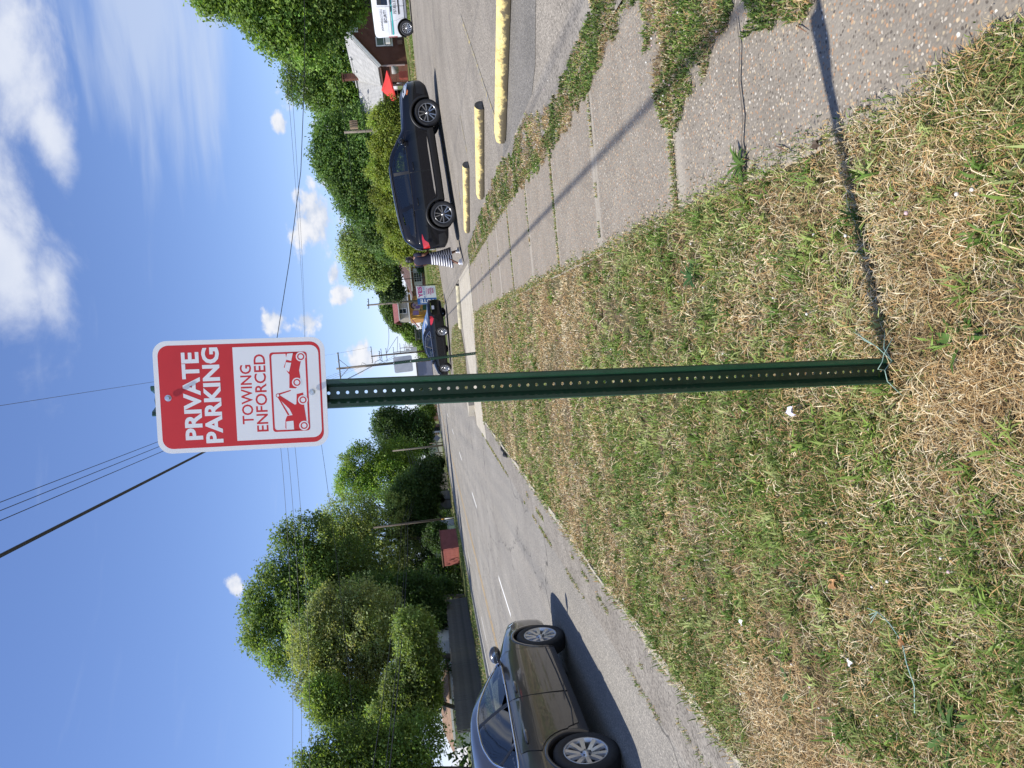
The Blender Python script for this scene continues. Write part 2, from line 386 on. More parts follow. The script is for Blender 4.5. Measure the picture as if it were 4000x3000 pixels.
def m_lawn():
    t = NT('lawn'); v = t.coord('Object'); n = t.noise(v, .55, 6, .65); f = t.noise(v, 14, 4, .7)
    c = t.ramp(n, [(.3, (.055, .085, .022)), (.5, (.10, .125, .035)), (.68, (.21, .18, .07))]); c = t.mix(1., c, t.ramp(f, [(.3, .6), (.7, 1.35)]), 'MULTIPLY')
    t.bsdf(c, .95, 0, .2, t.bump(f, .8, .03)); return t.mat
MAT = {}
MAT['asphalt'] = m_asphalt(); MAT['lot'] = m_lot(); MAT['aggregate'] = m_aggregate(); MAT['soil'] = m_soil(); MAT['lawn'] = m_lawn()
MAT['shoulder'] = m_concrete('gravelly_shoulder', (.185, .165, .138), (.27, .245, .208), 2.5, .65)
MAT['pale_concrete'] = m_concrete('pale_concrete', (.36, .32, .25), (.46, .42, .34), 2., .3)
MAT['old_concrete'] = m_concrete('old_concrete', (.26, .25, .23), (.38, .36, .32), 3., .3)
def paint(name, c, wear=.5, sc=9):
    """road paint worn through to the asphalt"""
    t = NT(name); v = t.coord('Object'); n = t.noise(v, sc, 6, .7)
    t.bsdf(t.mix(t.ramp(n, [(wear - .08, 0.), (wear + .08, 1.)]), c, (.20, .19, .175)), .8, 0, .3); return t.mat
MAT['white_line'] = paint('worn_white_paint', (.66, .65, .61), .64, 7); MAT['yellow_line'] = paint('worn_yellow_paint', (.50, .31, .085), .55, 5); MAT['faint_line'] = paint('faint_yellow_paint', (.42, .33, .13), .46, 12)

def sheet(name, rl, sl, zf, mat, kind='structure', parent=None):
    rl = np.asarray(rl, float); sl = np.asarray(sl, float); RR, SS_ = np.meshgrid(rl, sl); Z = zf(RR, SS_) + 0 * RR
    V = np.stack([RR * DY + SS_ * DX, -RR * DX + SS_ * DY, Z], -1).reshape(-1, 3); nr, ns = len(rl), len(sl)
    i = (np.arange(ns - 1)[:, None] * nr + np.arange(nr - 1)[None]).ravel(); F = np.stack([i, i + 1, i + nr + 1, i + nr], 1)
    o = link(name, npmesh(name, V, F, [mat], smooth=True), parent)
    if kind: o['kind'] = kind
    return o
def polysheet(name, poly, z, mat, kind='structure', parent=None, thick=0.):
    b = MB(); top = [rs(p[0], p[1], (z(p[0], p[1]) if callable(z) else z)) for p in poly]; b.add(top, [list(range(len(top)))])
    if thick:
        n = len(top); low = [p - Vector((0, 0, thick)) for p in top]; b.add(top + low, [(i, n + i, n + (i + 1) % n, (i + 1) % n) for i in range(n)])
    o = b.build(name, mat, parent)
    if kind: o['kind'] = kind
    return o
# the wide ground sheet, out to the horizon
def zg(r, s):
    z = np.where(r > 1.95, zlot(r) - .03, -.03); z = np.where(r < 2.0, -.06, z); z = np.where(r < -2.43, -.3, z); z = np.where(r < -17.6, -.02, z)
    return z
far = [60, 90, 140, 220, 400, 900, 2500, 6000]
sheet('ground', [-6000, -2500, -900, -400, -150, -60, -30, -22, -17.75, -17.55, -17.5, -10, -3.2, -2.46, -2.42, -1, .5, 1.9, 1.96, 3, 5, 6.5, 12, 20, 24, 28, 34, 60, 150, 400, 900, 2500, 6000],
      [-900, -300, -100, -40, -10, 0, 5, 10, 20, 30, 42, 50] + far, zg, MAT['lawn'])
sheet('road', np.linspace(-17.15, -3.1, 10), list(np.linspace(-30, 60, 31)) + [80, 110, 150, 200, 300, 500, 900], lambda r, s: Z_ROAD + .0 * r, MAT['asphalt'])
def zsh(r, s): return Z_ROAD + .004 + (r + 3.12) / .66 * .045
sheet('road_shoulder', [-3.12, -2.9, -2.7, -2.46], np.linspace(-30, 20.4, 60), zsh, MAT['shoulder'])
sheet('road_shoulder', [-3.12, -2.9, -2.7, -2.46], np.linspace(24.5, 300, 60), zsh, MAT['shoulder'])
# near kerb, almost buried in the verge
b = MB()
ss = list(np.linspace(-8, 20.2, 48))
for a0, a1 in zip(ss[:-1], ss[1:]):
    zt = -.012 + .012 * math.sin(a0 * 3.1)
    w = .055 + .025 * math.sin(a0 * 1.7)
    P = [rs(-2.475, a0 + .002, -.2), rs(-2.475 + w, a0 + .002, -.2), rs(-2.475 + w, a1, -.2), rs(-2.475, a1, -.2)]
    Q = [p + Vector((0, 0, .2 + zt)) for p in P]; b.add(P + Q, [(4, 5, 6, 7), (0, 1, 5, 4), (3, 2, 6, 7), (0, 4, 7, 3), (1, 2, 6, 5)])
b.build('kerb', MAT['pale_concrete'])['kind'] = 'structure'
# far gutter and kerb
sheet('gutter', [-17.5, -16.85], np.linspace(-20, 500, 60), lambda r, s: Z_ROAD + .006, MAT['old_concrete'])
b = MB()
for a0, a1 in zip(np.linspace(-20, 500, 105)[:-1], np.linspace(-20, 500, 105)[1:]):
    P = [rs(-17.66, a0 + .02, -.3), rs(-17.50, a0 + .02, -.3), rs(-17.50, a1, -.3), rs(-17.66, a1, -.3)]; Q = [p + Vector((0, 0, .34)) for p in P]
    b.add(P + Q, [(4, 5, 6, 7), (1, 2, 6, 5), (0, 1, 5, 4), (2, 3, 7, 6), (0, 4, 7, 3)])
b.build('far_kerb', MAT['old_concrete'])['kind'] = 'structure'
# road markings: each dash its own piece
road = bpy.data.objects['road']
for k in range(-2, 26):
    s0 = 18.15 + 12.2 * k
    if s0 < -12: continue
    polysheet('lane_dash', [(-7.49, s0), (-7.37, s0), (-7.37, s0 + 3.1), (-7.49, s0 + 3.1)], Z_ROAD + .005, MAT['white_line'], None, road)
    polysheet('lane_dash', [(-15.2, s0 + 4), (-15.08, s0 + 4), (-15.08, s0 + 7.1), (-15.2, s0 + 7.1)], Z_ROAD + .005, MAT['white_line'], None, road)
for r0 in (-11.83, -11.55):
    sheet('centre_line', [r0, r0 + .11], np.linspace(-20, 420, 60), lambda r, s: Z_ROAD + .005, MAT['yellow_line'], None, road)

# the grassed verge between road and pavement
def zverge(r, s): return (vnoise(r, s, .9, 3) - .5) * .05 + (vnoise(r, s, .22, 8) - .5) * .02 - .012 - .02 * np.clip((-1.6 - r) / .8, 0, 1)
sheet('verge', np.linspace(-2.41, .56, 34), list(np.linspace(-3, 8, 130)) + list(np.linspace(8.2, 20.4, 60)), zverge, MAT['soil'])
isl = [(-2.4, 26.6), (-.6, 26.0), (.25, 27.2), (.55, 29), (.45, 34), (-.4, 37.5), (-2.4, 38.2)]
polysheet('verge', isl, .0, MAT['soil'], thick=.1)
sheet('verge', [-2.41, -1, 0, 1, 1.95], np.linspace(44.5, 300, 40), lambda r, s: .0 * r + .005, MAT['lawn'])

# pavement: a bed with one slab after another
bed = sheet('sidewalk', [.50, 2.02], np.linspace(-4, 19.6, 10), lambda r, s: -.045, MAT['soil'])
SLAB_S = [-3.0, .32, 3.75, 5.40, 7.07, 8.79, 10.64, 12.33, 13.95, 15.65, 17.44, 19.52]
def slab_mesh(L):
    b = MB(); w = 1.43; e = .012
    lo = [(-w / 2, -L / 2), (w / 2, -L / 2), (w / 2, L / 2), (-w / 2, L / 2)]; hi = [(-w / 2 + e, -L / 2 + e), (w / 2 - e, -L / 2 + e), (w / 2 - e, L / 2 - e), (-w / 2 + e, L / 2 - e)]
    V = [(x, y, -.1) for x, y in lo] + [(x, y, -.008) for x, y in lo] + [(x, y, 0) for x, y in hi]
    F = [(8, 9, 10, 11)] + [(i, (i + 1) % 4, 4 + (i + 1) % 4, 4 + i) for i in range(4)] + [(4 + i, 4 + (i + 1) % 4, 8 + (i + 1) % 4, 8 + i) for i in range(4)]
    return b.add(V, F).mesh('slab', MAT['aggregate'])
for a0, a1 in zip(SLAB_S[:-1], SLAB_S[1:]):
    o = link('slab', slab_mesh(a1 - a0 - random.uniform(.014, .03)), bed)
    o.location = rs(1.24, (a0 + a1) / 2, .008 + random.uniform(-.003, .003)); o.rotation_euler = (R(random.uniform(-.12, .12)), R(random.uniform(-.2, .2)), ROADANG - math.pi / 2 + R(random.uniform(-.2, .2)))
pc = [(.535, 2.93), (.62, 2.90), (.70, 2.915), (.80, 2.885), (.95, 2.90), (1.08, 2.87), (1.2, 2.885), (1.2, 2.892), (1.08, 2.879), (.95, 2.911), (.80, 2.897), (.70, 2.928), (.62, 2.913), (.535, 2.945)]
polysheet('crack', pc, .0155, pm('crack_dirt', (.12, .10, .078), .3, 40, .95), None, bed)
# driveway crossing
polysheet('driveway', [(-3.08, 20.45), (-1.05, 20.75), (.12, 19.95), (.50, 19.58), (1.98, 19.58), (1.98, 25.0), (.4, 25.42), (-.6, 24.9), (-1.2, 24.1), (-3.08, 24.4)], lambda r, s: .012 if r > -2 else Z_ROAD + .012, MAT['pale_concrete'], thick=.1)
# parking lot
def zl(r, s): return zlot(r) + .0
sheet('parking_lot', [1.99, 2.5, 3, 4, 5, 6.5, 9, 12, 20, 24, 34], list(np.linspace(-25, 41.6, 40)), zl, MAT['lot'])
sheet('parking_lot', [-2.38, -1, 0, 1, 1.985], list(np.linspace(24.2, 44.5, 12)), lambda r, s: -.012 + .0 * r, MAT['lot'])
for p, q in (((1856, 210), (1938, 506)), ((1811, 506), (1829, 593)), ((1790, 740), (1800, 800))):
    a, c = gr(*p, .14), gr(*q, .10); ra, rb = to_rs(a), to_rs(c)
    dr, ds = rb[0] - ra[0], rb[1] - ra[1]; L = math.hypot(dr, ds); nx, ny = -ds / L * .05, dr / L * .05
    polysheet('parking_line', [(ra[0] - dr * .6 + nx, ra[1] - ds * .6 + ny), (ra[0] - dr * .6 - nx, ra[1] - ds * .6 - ny), (rb[0] - nx, rb[1] - ny), (rb[0] + nx, rb[1] + ny)], lambda r, s: float(zlot(r)) + .006, MAT['faint_line'])
# the worn strip of old paving between pavement and parking lot
b = sheet('old_paving', [1.96, 2.2, 2.45], list(np.linspace(-4, 19.5, 30)), lambda r, s: .010 + zlot(r), MAT['shoulder'])
t_ = NT('newer_asphalt'); v_ = t_.coord('Object'); t_.bsdf(t_.mix(1., t_.ramp(t_.noise(v_, 1.2, 5), [(.3, (.150, .140, .124)), (.7, (.205, .19, .168))]), t_.ramp(t_.voro(v_, 80, 'Color'), [(0, .5), (.6, 1.), (.85, 1.2), (1., 2.)]), 'MULTIPLY'), .9, 0, .3, t_.bump(t_.voro(v_, 80), .6, .008)); MAT['patch'] = t_.mat
polysheet('asphalt_patch', [(2.9, 6.9), (2.62, 7.2), (2.42, 7.7), (2.32, 8.9), (2.22, 10.0), (2.2, 10.9), (2.62, 10.1), (3.55, 8.65), (4.6, 7.3), (4.6, 5.6), (3.6, 6.1)], lambda r, s: float(zlot(r)) + .004, MAT['patch'])
# ------------------------------------------------------------------ grass, weeds, clover
def grassmat(name, trans=.25):
    t = NT(name); a = t.n('ShaderNodeAttribute', attribute_name='Col')
    b = t.n('ShaderNodeBsdfPrincipled'); t.l(a.outputs['Color'], b.inputs['Base Color']); b.inputs['Roughness'].default_value = .6; b.inputs['Specular IOR Level'].default_value = .3
    tr = t.n('ShaderNodeBsdfTranslucent'); t.l(a.outputs['Color'], tr.inputs['Color'])
    ms = t.n('ShaderNodeMixShader'); ms.inputs[0].default_value = trans; t.l(b.outputs[0], ms.inputs[1]); t.l(tr.outputs[0], ms.inputs[2]); t.l(ms.outputs[0], t.out.inputs['Surface'])
    return t.mat
MAT['grass'] = grassmat('grass_blades', .3); MAT['straw'] = grassmat('dry_straw', .15)
def in_view(r, s):
    x = r * DY + s * DX; y = -r * DX + s * DY
    return (y > .8) & (np.abs(x) < .66 * y + 1.3)
def scatter(r0, r1, s0, s1, dens):
    """random points in a strip; dens(y) per square metre"""
    P = []
    edges = np.arange(s0, s1, .5)
    for e in edges:
        n = int(dens(max(e, 1.2)) * .5 * (r1 - r0))
        P.append(np.stack([RNG.uniform(r0, r1, n), RNG.uniform(e, min(e + .5, s1), n)], 1))
    P = np.concatenate(P); return P[in_view(P[:, 0], P[:, 1])]
def blades(name, P, z, h, w, lean, col, mat, az=None, bend=.5):
    n = len(P); az = RNG.uniform(0, 2 * math.pi, n) if az is None else az
    base = np.stack([P[:, 0] * DY + P[:, 1] * DX, -P[:, 0] * DX + P[:, 1] * DY, z], 1)
    d = np.stack([np.cos(az), np.sin(az), np.zeros(n)], 1); sd = np.stack([-np.sin(az), np.cos(az), np.zeros(n)], 1)
    tw = RNG.uniform(-.9, .9, n)[:, None]; sd = sd * np.cos(tw) + np.array([0, 0, 1.]) * np.sin(tw) * .6
    up = np.array([0, 0, 1.])
    l1 = lean * (1 - bend); l2 = lean * (1 + bend)
    m = base + (d * np.sin(l1)[:, None] + up * np.cos(l1)[:, None]) * (h * .55)[:, None]
    t = m + (d * np.sin(l2)[:, None] + up * np.cos(l2)[:, None]) * (h * .45)[:, None]
    t[:, 2] = np.maximum(t[:, 2], base[:, 2] + .004)
    ww = (w / 2)[:, None]
    V = np.stack([base - sd * ww * .7, base + sd * ww * .7, m + sd * ww, m - sd * ww, t], 1).reshape(-1, 3)
    i = np.arange(n)[:, None] * 5; F = np.concatenate([i + np.array([[0, 1, 2]]), i + np.array([[0, 2, 3]]), i + np.array([[3, 2, 4]])], 0)
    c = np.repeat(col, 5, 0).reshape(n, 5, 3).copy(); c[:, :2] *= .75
    o = link(name, npmesh(name, V, F, [mat], c.reshape(-1, 3))); o['kind'] = 'stuff'
    return o
def greenness(r, s):
    g = vnoise(r, s, .75, 21, 4) * .75 + vnoise(r, s, 2.6, 5, 2) * .5
    g = g - .10 * np.exp(-((r - .05) / .4) ** 2) - .20 * np.exp(-(((r + .1) / .5) ** 2 + ((s - 1.75) / .5) ** 2)) + .16 * np.exp(-(((r - .45) / .35) ** 2 + ((s - 1.4) / .5) ** 2))
    g = g - .40 * np.clip((-1.55 - r) / .35, 0, 1) * np.clip((3.9 - s) / .7, 0, 1)
    g = g + .13 * np.clip((-.25 - r) / .8, 0, 1) * np.clip((8 - s) / 4, 0, 1) - .05 * np.clip((s - 7) / 5, 0, 1)
    return np.clip((g - .36) / .42, 0, 1)
GREENS = np.array([(.165, .250, .042), (.100, .175, .028), (.23, .295, .070), (.33, .38, .13), (.060, .110, .026)])
STRAWS = np.array([(.54, .39, .18), (.66, .52, .29), (.40, .26, .115), (.80, .69, .46), (.20, .125, .062), (.49, .30, .12)])
def bare(r, s): return np.clip((vnoise(r, s, .5, 77, 3) - .63) * 9, 0, 1)       # trodden soil
def dens_of(k, p=1.25): return lambda y: min(k / (y ** p), k)
def clump(r, s, seed): return vnoise(r, s, .16, seed, 3) * .6 + vnoise(r, s, .42, seed + 3, 2) * .4
def verge_grass():
    # matted dry thatch lying flat
    P = scatter(-2.45, .72, .8, 20.3, dens_of(46000, 1.45)); r, s = P.T; edge = .54 + .18 * (vnoise(r * 0, s, .25, 99) - .35)
    g = greenness(r, s); P = P[(RNG.random(len(P)) < (1.05 - .55 * g) * (1 - .75 * bare(r, s)) * np.clip(.35 + 1.3 * clump(r, s, 201), .2, 1)) & (r < edge)]; r, s = P.T; n = len(P); fw = np.clip(.5 + .30 * np.maximum(s, 1.2), .9, 4.5)
    tone = .38 + .98 * clump(r, s, 230); ti = np.clip((RNG.random(n) * .75 + vnoise(r, s, .3, 300, 2) * .5) * 6, 0, 5).astype(int)
    order = np.array([4, 2, 5, 0, 1, 3]); col = STRAWS[order[ti]] * (tone * RNG.uniform(.75, 1.2, n))[:, None]
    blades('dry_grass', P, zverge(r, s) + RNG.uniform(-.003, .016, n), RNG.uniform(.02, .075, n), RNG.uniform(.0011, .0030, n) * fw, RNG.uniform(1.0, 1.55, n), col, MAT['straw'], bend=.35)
    # short living grass, in clumps
    P = scatter(-2.45, .72, .8, 20.3, dens_of(42000, 1.45)); r, s = P.T; edge = .54 + .18 * (vnoise(r * 0, s, .25, 99) - .35)
    g = greenness(r, s); c = clump(r, s, 140); P = P[(RNG.random(len(P)) < np.clip((.06 + 1.05 * g) * np.clip((c - .28) * 3.2, .05, 1), 0, 1)) & (r < edge)]; r, s = P.T; n = len(P); fw = np.clip(.45 + .30 * np.maximum(s, 1.2), .9, 4.5); g = greenness(r, s)
    tone = (.6 + .85 * clump(r, s, 260)) * RNG.uniform(.7, 1.25, n)
    gi = np.where(RNG.random(n) < .7, np.clip(vnoise(r, s, .33, 400, 2) * 6.5 - 1, 0, 4).astype(int), RNG.integers(0, 5, n))
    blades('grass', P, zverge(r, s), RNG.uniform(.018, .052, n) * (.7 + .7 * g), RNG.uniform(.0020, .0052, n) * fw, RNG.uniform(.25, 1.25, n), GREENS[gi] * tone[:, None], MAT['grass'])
    # broad crab-grass blades spreading from separate tufts
    K = scatter(-2.4, .5, .9, 13, dens_of(170, 1.05)); r, s = K.T; K = K[RNG.random(len(K)) < np.clip(greenness(r, s) * 1.15, .03, 1)]; m = RNG.integers(9, 26, len(K)); idx = np.repeat(np.arange(len(K)), m); n = len(idx)
    P = K[idx] + RNG.normal(0, .016, (n, 2)); r, s = P.T; kt = RNG.uniform(.75, 1.3, len(K))[idx]; kg = RNG.integers(0, 4, len(K))[idx]
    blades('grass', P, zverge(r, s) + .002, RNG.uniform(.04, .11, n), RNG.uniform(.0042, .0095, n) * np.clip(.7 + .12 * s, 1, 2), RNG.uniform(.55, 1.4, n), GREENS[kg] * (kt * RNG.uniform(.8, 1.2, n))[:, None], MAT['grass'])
    # long dead stalks lying about
    P = scatter(-2.4, .5, .9, 9, dens_of(900, 1.2)); r, s = P.T; n = len(P)
    blades('dry_grass', P, zverge(r, s) + RNG.uniform(.008, .025, n), RNG.uniform(.08, .17, n), RNG.uniform(.0012, .003, n) * np.clip(.6 + .2 * s, .9, 2), RNG.uniform(1.3, 1.6, n), STRAWS[RNG.integers(0, 6, n)] * RNG.uniform(.8, 1.25, (n, 1)), MAT['straw'], bend=.12)
    # fringe hanging over the kerb
    P = scatter(-2.54, -2.25, 1.5, 20, dens_of(9500, 1.0)); r, s = P.T; k = RNG.random(len(P)) < np.clip((vnoise(r, s, .8, 4) - .2) * 2.2, .12, 1) * np.clip((s - 3.0), .12, 1); P = P[k]; r, s = P.T; n = len(P)
    gg = RNG.random(n) < .62
    blades('grass', P, zverge(r, s) - .015, RNG.uniform(.03, .095, n), RNG.uniform(.003, .007, n) * np.clip(.5 + .2 * s, 1, 3), RNG.uniform(.3, 1.3, n), np.where(gg[:, None], GREENS[RNG.integers(0, 4, n)], STRAWS[RNG.integers(0, 6, n)]) * RNG.uniform(.7, 1.1, (n, 1)), MAT['grass'])
verge_grass()
def poly_mask(P, poly):
    x, y = P.T; inside = np.zeros(len(P), bool); n = len(poly)
    for i in range(n):
        x0, y0 = poly[i]; x1, y1 = poly[(i + 1) % n]
        c = ((y0 > y) != (y1 > y)) & (x < (x1 - x0) * (y - y0) / (y1 - y0 + 1e-12) + x0); inside ^= c
    return inside
# weeds that have taken the strip between pavement and parking lot
BAND = [(1.42, 2.95), (1.20, 3.0), (1.12, 3.3), (.98, 3.75), (1.05, 3.9), (1.35, 3.98), (1.62, 4.0), (1.88, 4.15), (2.1, 4.4), (2.0, 2.6), (1.75, 1.9), (1.2, 1.6), (1.02, 1.9), (1.0, 2.45), (1.1, 2.75)]
BAND2 = [(1.86, 4.6), (1.80, 5.0), (1.72, 5.6), (1.74, 6.2), (1.70, 6.9), (1.74, 7.9), (1.78, 8.6), (1.92, 10.5), (1.95, 12.5), (1.93, 15), (1.96, 19), (2.25, 19), (2.4, 15), (2.45, 12.5), (2.5, 10.9), (2.30, 9.3), (2.42, 8.2), (2.15, 7.2), (2.05, 6.75), (2.12, 6.1), (2.16, 5.5), (2.2, 5.1), (2.5, 4.4), (2.3, 4.0), (2.05, 4.3)]
def weeds():
    for poly, k, hg in ((BAND, 62000, .62), (BAND2, 60000, .42)):
        pr = [p[0] for p in poly]; ps = [p[1] for p in poly]
        P = scatter(min(pr) - .06, max(pr) + .06, min(ps), max(ps), dens_of(k, 1.3)); jit = np.stack([(vnoise(P[:, 0], P[:, 1], .14, 31) - .5) * .22, (vnoise(P[:, 0], P[:, 1], .14, 57) - .5) * .3], 1)
        P = P[poly_mask(P + jit, poly)]; r, s = P.T; P = P[RNG.random(len(P)) > 1.0 * np.clip((vnoise(r, s, .28, 91) - .66) * 7, 0, 1)]; r, s = P.T; n = len(P)
        g = RNG.random(n) < np.clip(hg + (vnoise(r, s, .35, 12) - .5) * 2.4, .08, .97)
        fw = np.clip(.45 + .28 * s, .9, 4.2); z = zlot(r) + .008
        h = np.where(g, RNG.uniform(.015, .045, n), RNG.uniform(.02, .06, n)); w = np.where(g, RNG.uniform(.0045, .0095, n), RNG.uniform(.0016, .0034, n)) * fw * np.where(g, .8, 1)
        col = np.where(g[:, None], GREENS[[0, 1, 2, 4]][RNG.integers(0, 4, n)], STRAWS[RNG.integers(0, 6, n)] * .9) * ((.55 + .85 * vnoise(r, s, .2, 500, 3)) * RNG.uniform(.7, 1.2, n))[:, None]
        lean = np.where(g, RNG.uniform(.2, 1.3, n), RNG.uniform(.8, 1.5, n))
        blades('clover' if poly is BAND else 'weeds', P, z, h, w, lean, col, MAT['grass'])
    # grass growing in the joints and creeping in over the edges of the slabs
    Q = []
    for i, sj in enumerate(SLAB_S[2:]):
        full = {0: 1.0, 1: .4, 2: .95, 3: .35, 4: .8, 5: .3, 6: .55}.get(i, .3)
        n = int(1500 / (1 + .25 * i) * full); r = RNG.uniform(.52, 1.95, n); k = vnoise(r, r * 0 + i * 7, .25, 40 + i) > (.62 - .5 * full); r = r[k]
        Q.append(np.stack([r, sj + RNG.normal(0, .012 + .012 * (full > .9), len(r))], 1))
    for side, r0 in ((0, .53), (1, 1.93)):
        n = 9000; s = RNG.uniform(1.0, 19, n) ** 1.0; s = 1 + (s - 1) ** 1.0; off = np.abs(RNG.normal(0, .035, n)) * (.4 + 1.6 * vnoise(s, s * 0 + side * 9, .5, 61)); Q.append(np.stack([r0 + (off if side == 0 else -off), s], 1))
    P = np.concatenate(Q); P = P[in_view(P[:, 0], P[:, 1])]; r, s = P.T; n = len(P); g = RNG.random(n) < .6
    blades('joint_grass', P, .006 + 0 * r, RNG.uniform(.012, .035, n), RNG.uniform(.002, .005, n) * np.clip(.5 + .28 * s, 1, 4), RNG.uniform(.3, 1.4, n), np.where(g[:, None], GREENS[RNG.integers(0, 5, n)], STRAWS[RNG.integers(0, 6, n)]), MAT['grass'])
    # seam of weeds between asphalt and shoulder, and along the cracks of the lot
    Q = []
    n = 3600; s = RNG.uniform(3, 22, n); k = vnoise(s, s * 0, .7, 71) > .54; s = s[k]; Q.append(np.stack([-3.1 + RNG.normal(0, .02, len(s)), s], 1))
    n = 2200; s = RNG.uniform(3, 12, n); k = vnoise(s, s * 0, .5, 81) > .6; s = s[k]; Q.append(np.stack([-2.78 + RNG.normal(0, .02, len(s)) + .05 * np.sin(s), s], 1))
    P = np.concatenate(Q); r, s = P.T; n = len(P); g = RNG.random(n) < .6
    blades('weeds', P, zsh(np.maximum(r, -3.12), s), RNG.uniform(.012, .045, n), RNG.uniform(.003, .006, n) * np.clip(.4 + .2 * s, 1, 3), RNG.uniform(.3, 1.3, n), np.where(g[:, None], GREENS[RNG.integers(0, 5, n)], STRAWS[RNG.integers(0, 6, n)]), MAT['grass'])
    # grass island in front of the black car, lawn edges and far verges: coarser blades
    P = scatter(-2.4, .6, 26, 38, lambda y: 260.); P = P[poly_mask(P, isl)]; r, s = P.T; n = len(P); g = RNG.random(n) < .55
    blades('grass', P, 0 * r, RNG.uniform(.05, .14, n), RNG.uniform(.012, .022, n), RNG.uniform(.2, 1.1, n), np.where(g[:, None], GREENS[RNG.integers(0, 4, n)], STRAWS[RNG.integers(0, 4, n)] * .9), MAT['grass'])
    P = np.concatenate([scatter(2, 30, 41.5, 55, lambda y: 85.), scatter(2, 16, 55, 80, lambda y: 40.), scatter(-22, -17.7, 30, 110, lambda y: 26.)]); r, s = P.T; n = len(P)
    g = RNG.random(n) < np.clip(.68 + (vnoise(r, s, 2.5, 14) - .5) * 2.0, .15, 1)
    blades('grass', P, np.where(r > 1.9, zlot(r) - .03, -.02), RNG.uniform(.08, .2, n), RNG.uniform(.025, .05, n), RNG.uniform(.1, 1.0, n), np.where(g[:, None], GREENS[RNG.integers(0, 4, n)], STRAWS[RNG.integers(0, 4, n)] * .85), MAT['grass'])
weeds()
# white clover heads
def clover_heads():
    b = MB(); M_ = [pm('clover_white', (.72, .68, .60), .1, 60, .8), pm('clover_pink', (.60, .42, .42), .15, 60, .8)]
    for i in range(250):
        if i < 95: r, s = random.uniform(1.05, 1.9), random.uniform(2.1, 4.1)
        elif i < 130: r, s = random.uniform(1.75, 2.3), random.uniform(6, 12)
        else: r, s = random.uniform(-2.0, .5), random.uniform(1.4, 9)
        if i < 95 and not poly_mask(np.array([[r, s]]), BAND)[0]: continue
        z = .012 + random.uniform(.005, .022); p = rs(r, s, z + (float(zlot(r)) if r > 1.9 else 0)); q = random.uniform(.0042, .0072)
        b.ellipsoid(p, (q, q, q * .85), 6, 4, 0 if random.random() < .6 else 1)
        b.tube([p - Vector((random.uniform(-.01, .01), random.uniform(-.01, .01), z)), p], .0012, 3, 0, False)
    o = b.build('clover_flowers', M_); o['kind'] = 'stuff'
clover_heads()
# rosette weeds one can pick out
def rosette(label, r, s, size, nleaf, col, up=.5):
    nleaf = int(nleaf * 1.9); V = []; F = []; C = []
    for i in range(nleaf):
        a = i * 2.4 + random.uniform(-.3, .3); L = size * random.uniform(.45, 1.05); w = L * random.uniform(.05, .09); e = random.uniform(up * .3, up)
        d = Vector((math.cos(a), math.sin(a), 0)); sd = Vector((-d.y, d.x, 0)); o = len(V)
        for k, (t, ww) in enumerate(((0, .25), (.35, .9), (.7, 1.), (1., .06))):
            c = d * (L * t) + Vector((0, 0, math.sin(t * 2.2) * L * e * .6 + .004))
            V += [c - sd * w * ww, c + Vector((0, 0, -.12 * w)), c + sd * w * ww]
            q_ = random.uniform(.65, 1.4); C += [[x * q_ for x in col]] * 3
        for k in range(3):
            q = o + k * 3; F += [(q, q + 1, q + 4, q + 3), (q + 1, q + 2, q + 5, q + 4)]
    o = link('weed_plant', npmesh('weed_plant', [tuple(v) for v in V], F, [MAT['grass']], np.array(C), smooth=True)); o.location = rs(r, s, zground(r, s) + .005 if r > 0 else float(zverge(np.array([r]), np.array([s]))[0]))
    tag(o, label, 'plant', 'weeds rooted in the verge')
def rosette_px(label, xi, yi, *a, **k):
    p = gr(xi, yi, .0); rosette(label, *to_rs(p), *a, **k)
rosette_px('dark green rosette weed alone in the dry grass left of the sidewalk', 2710, 1080, .11, 15, (.05, .12, .03))
rosette_px('leafy weed growing out of a sidewalk crack at the grass edge', 2905, 640, .10, 16, (.09, .16, .03), up=.7)
rosette_px('broad-leaved weed at the grass edge beyond the bare patch, near the gray car', 3095, 2690, .12, 13, (.09, .16, .045))
rosette_px('spiky green weed right of the sign post foot', 3765, 1320, .10, 14, (.085, .16, .03), up=.8)
rosette_px('weed with long strap leaves at the lower left beside the green twine', 3720, 2870, .13, 14, (.08, .15, .035), up=.7)
rosette_px('small rosette weed in the verge beside the gravel shoulder', 2285, 2055, .15, 13, (.08, .15, .035))
rosette_px('small green weed in dry grass close to the sidewalk slabs', 2330, 1205, .09, 10, (.07, .14, .03))
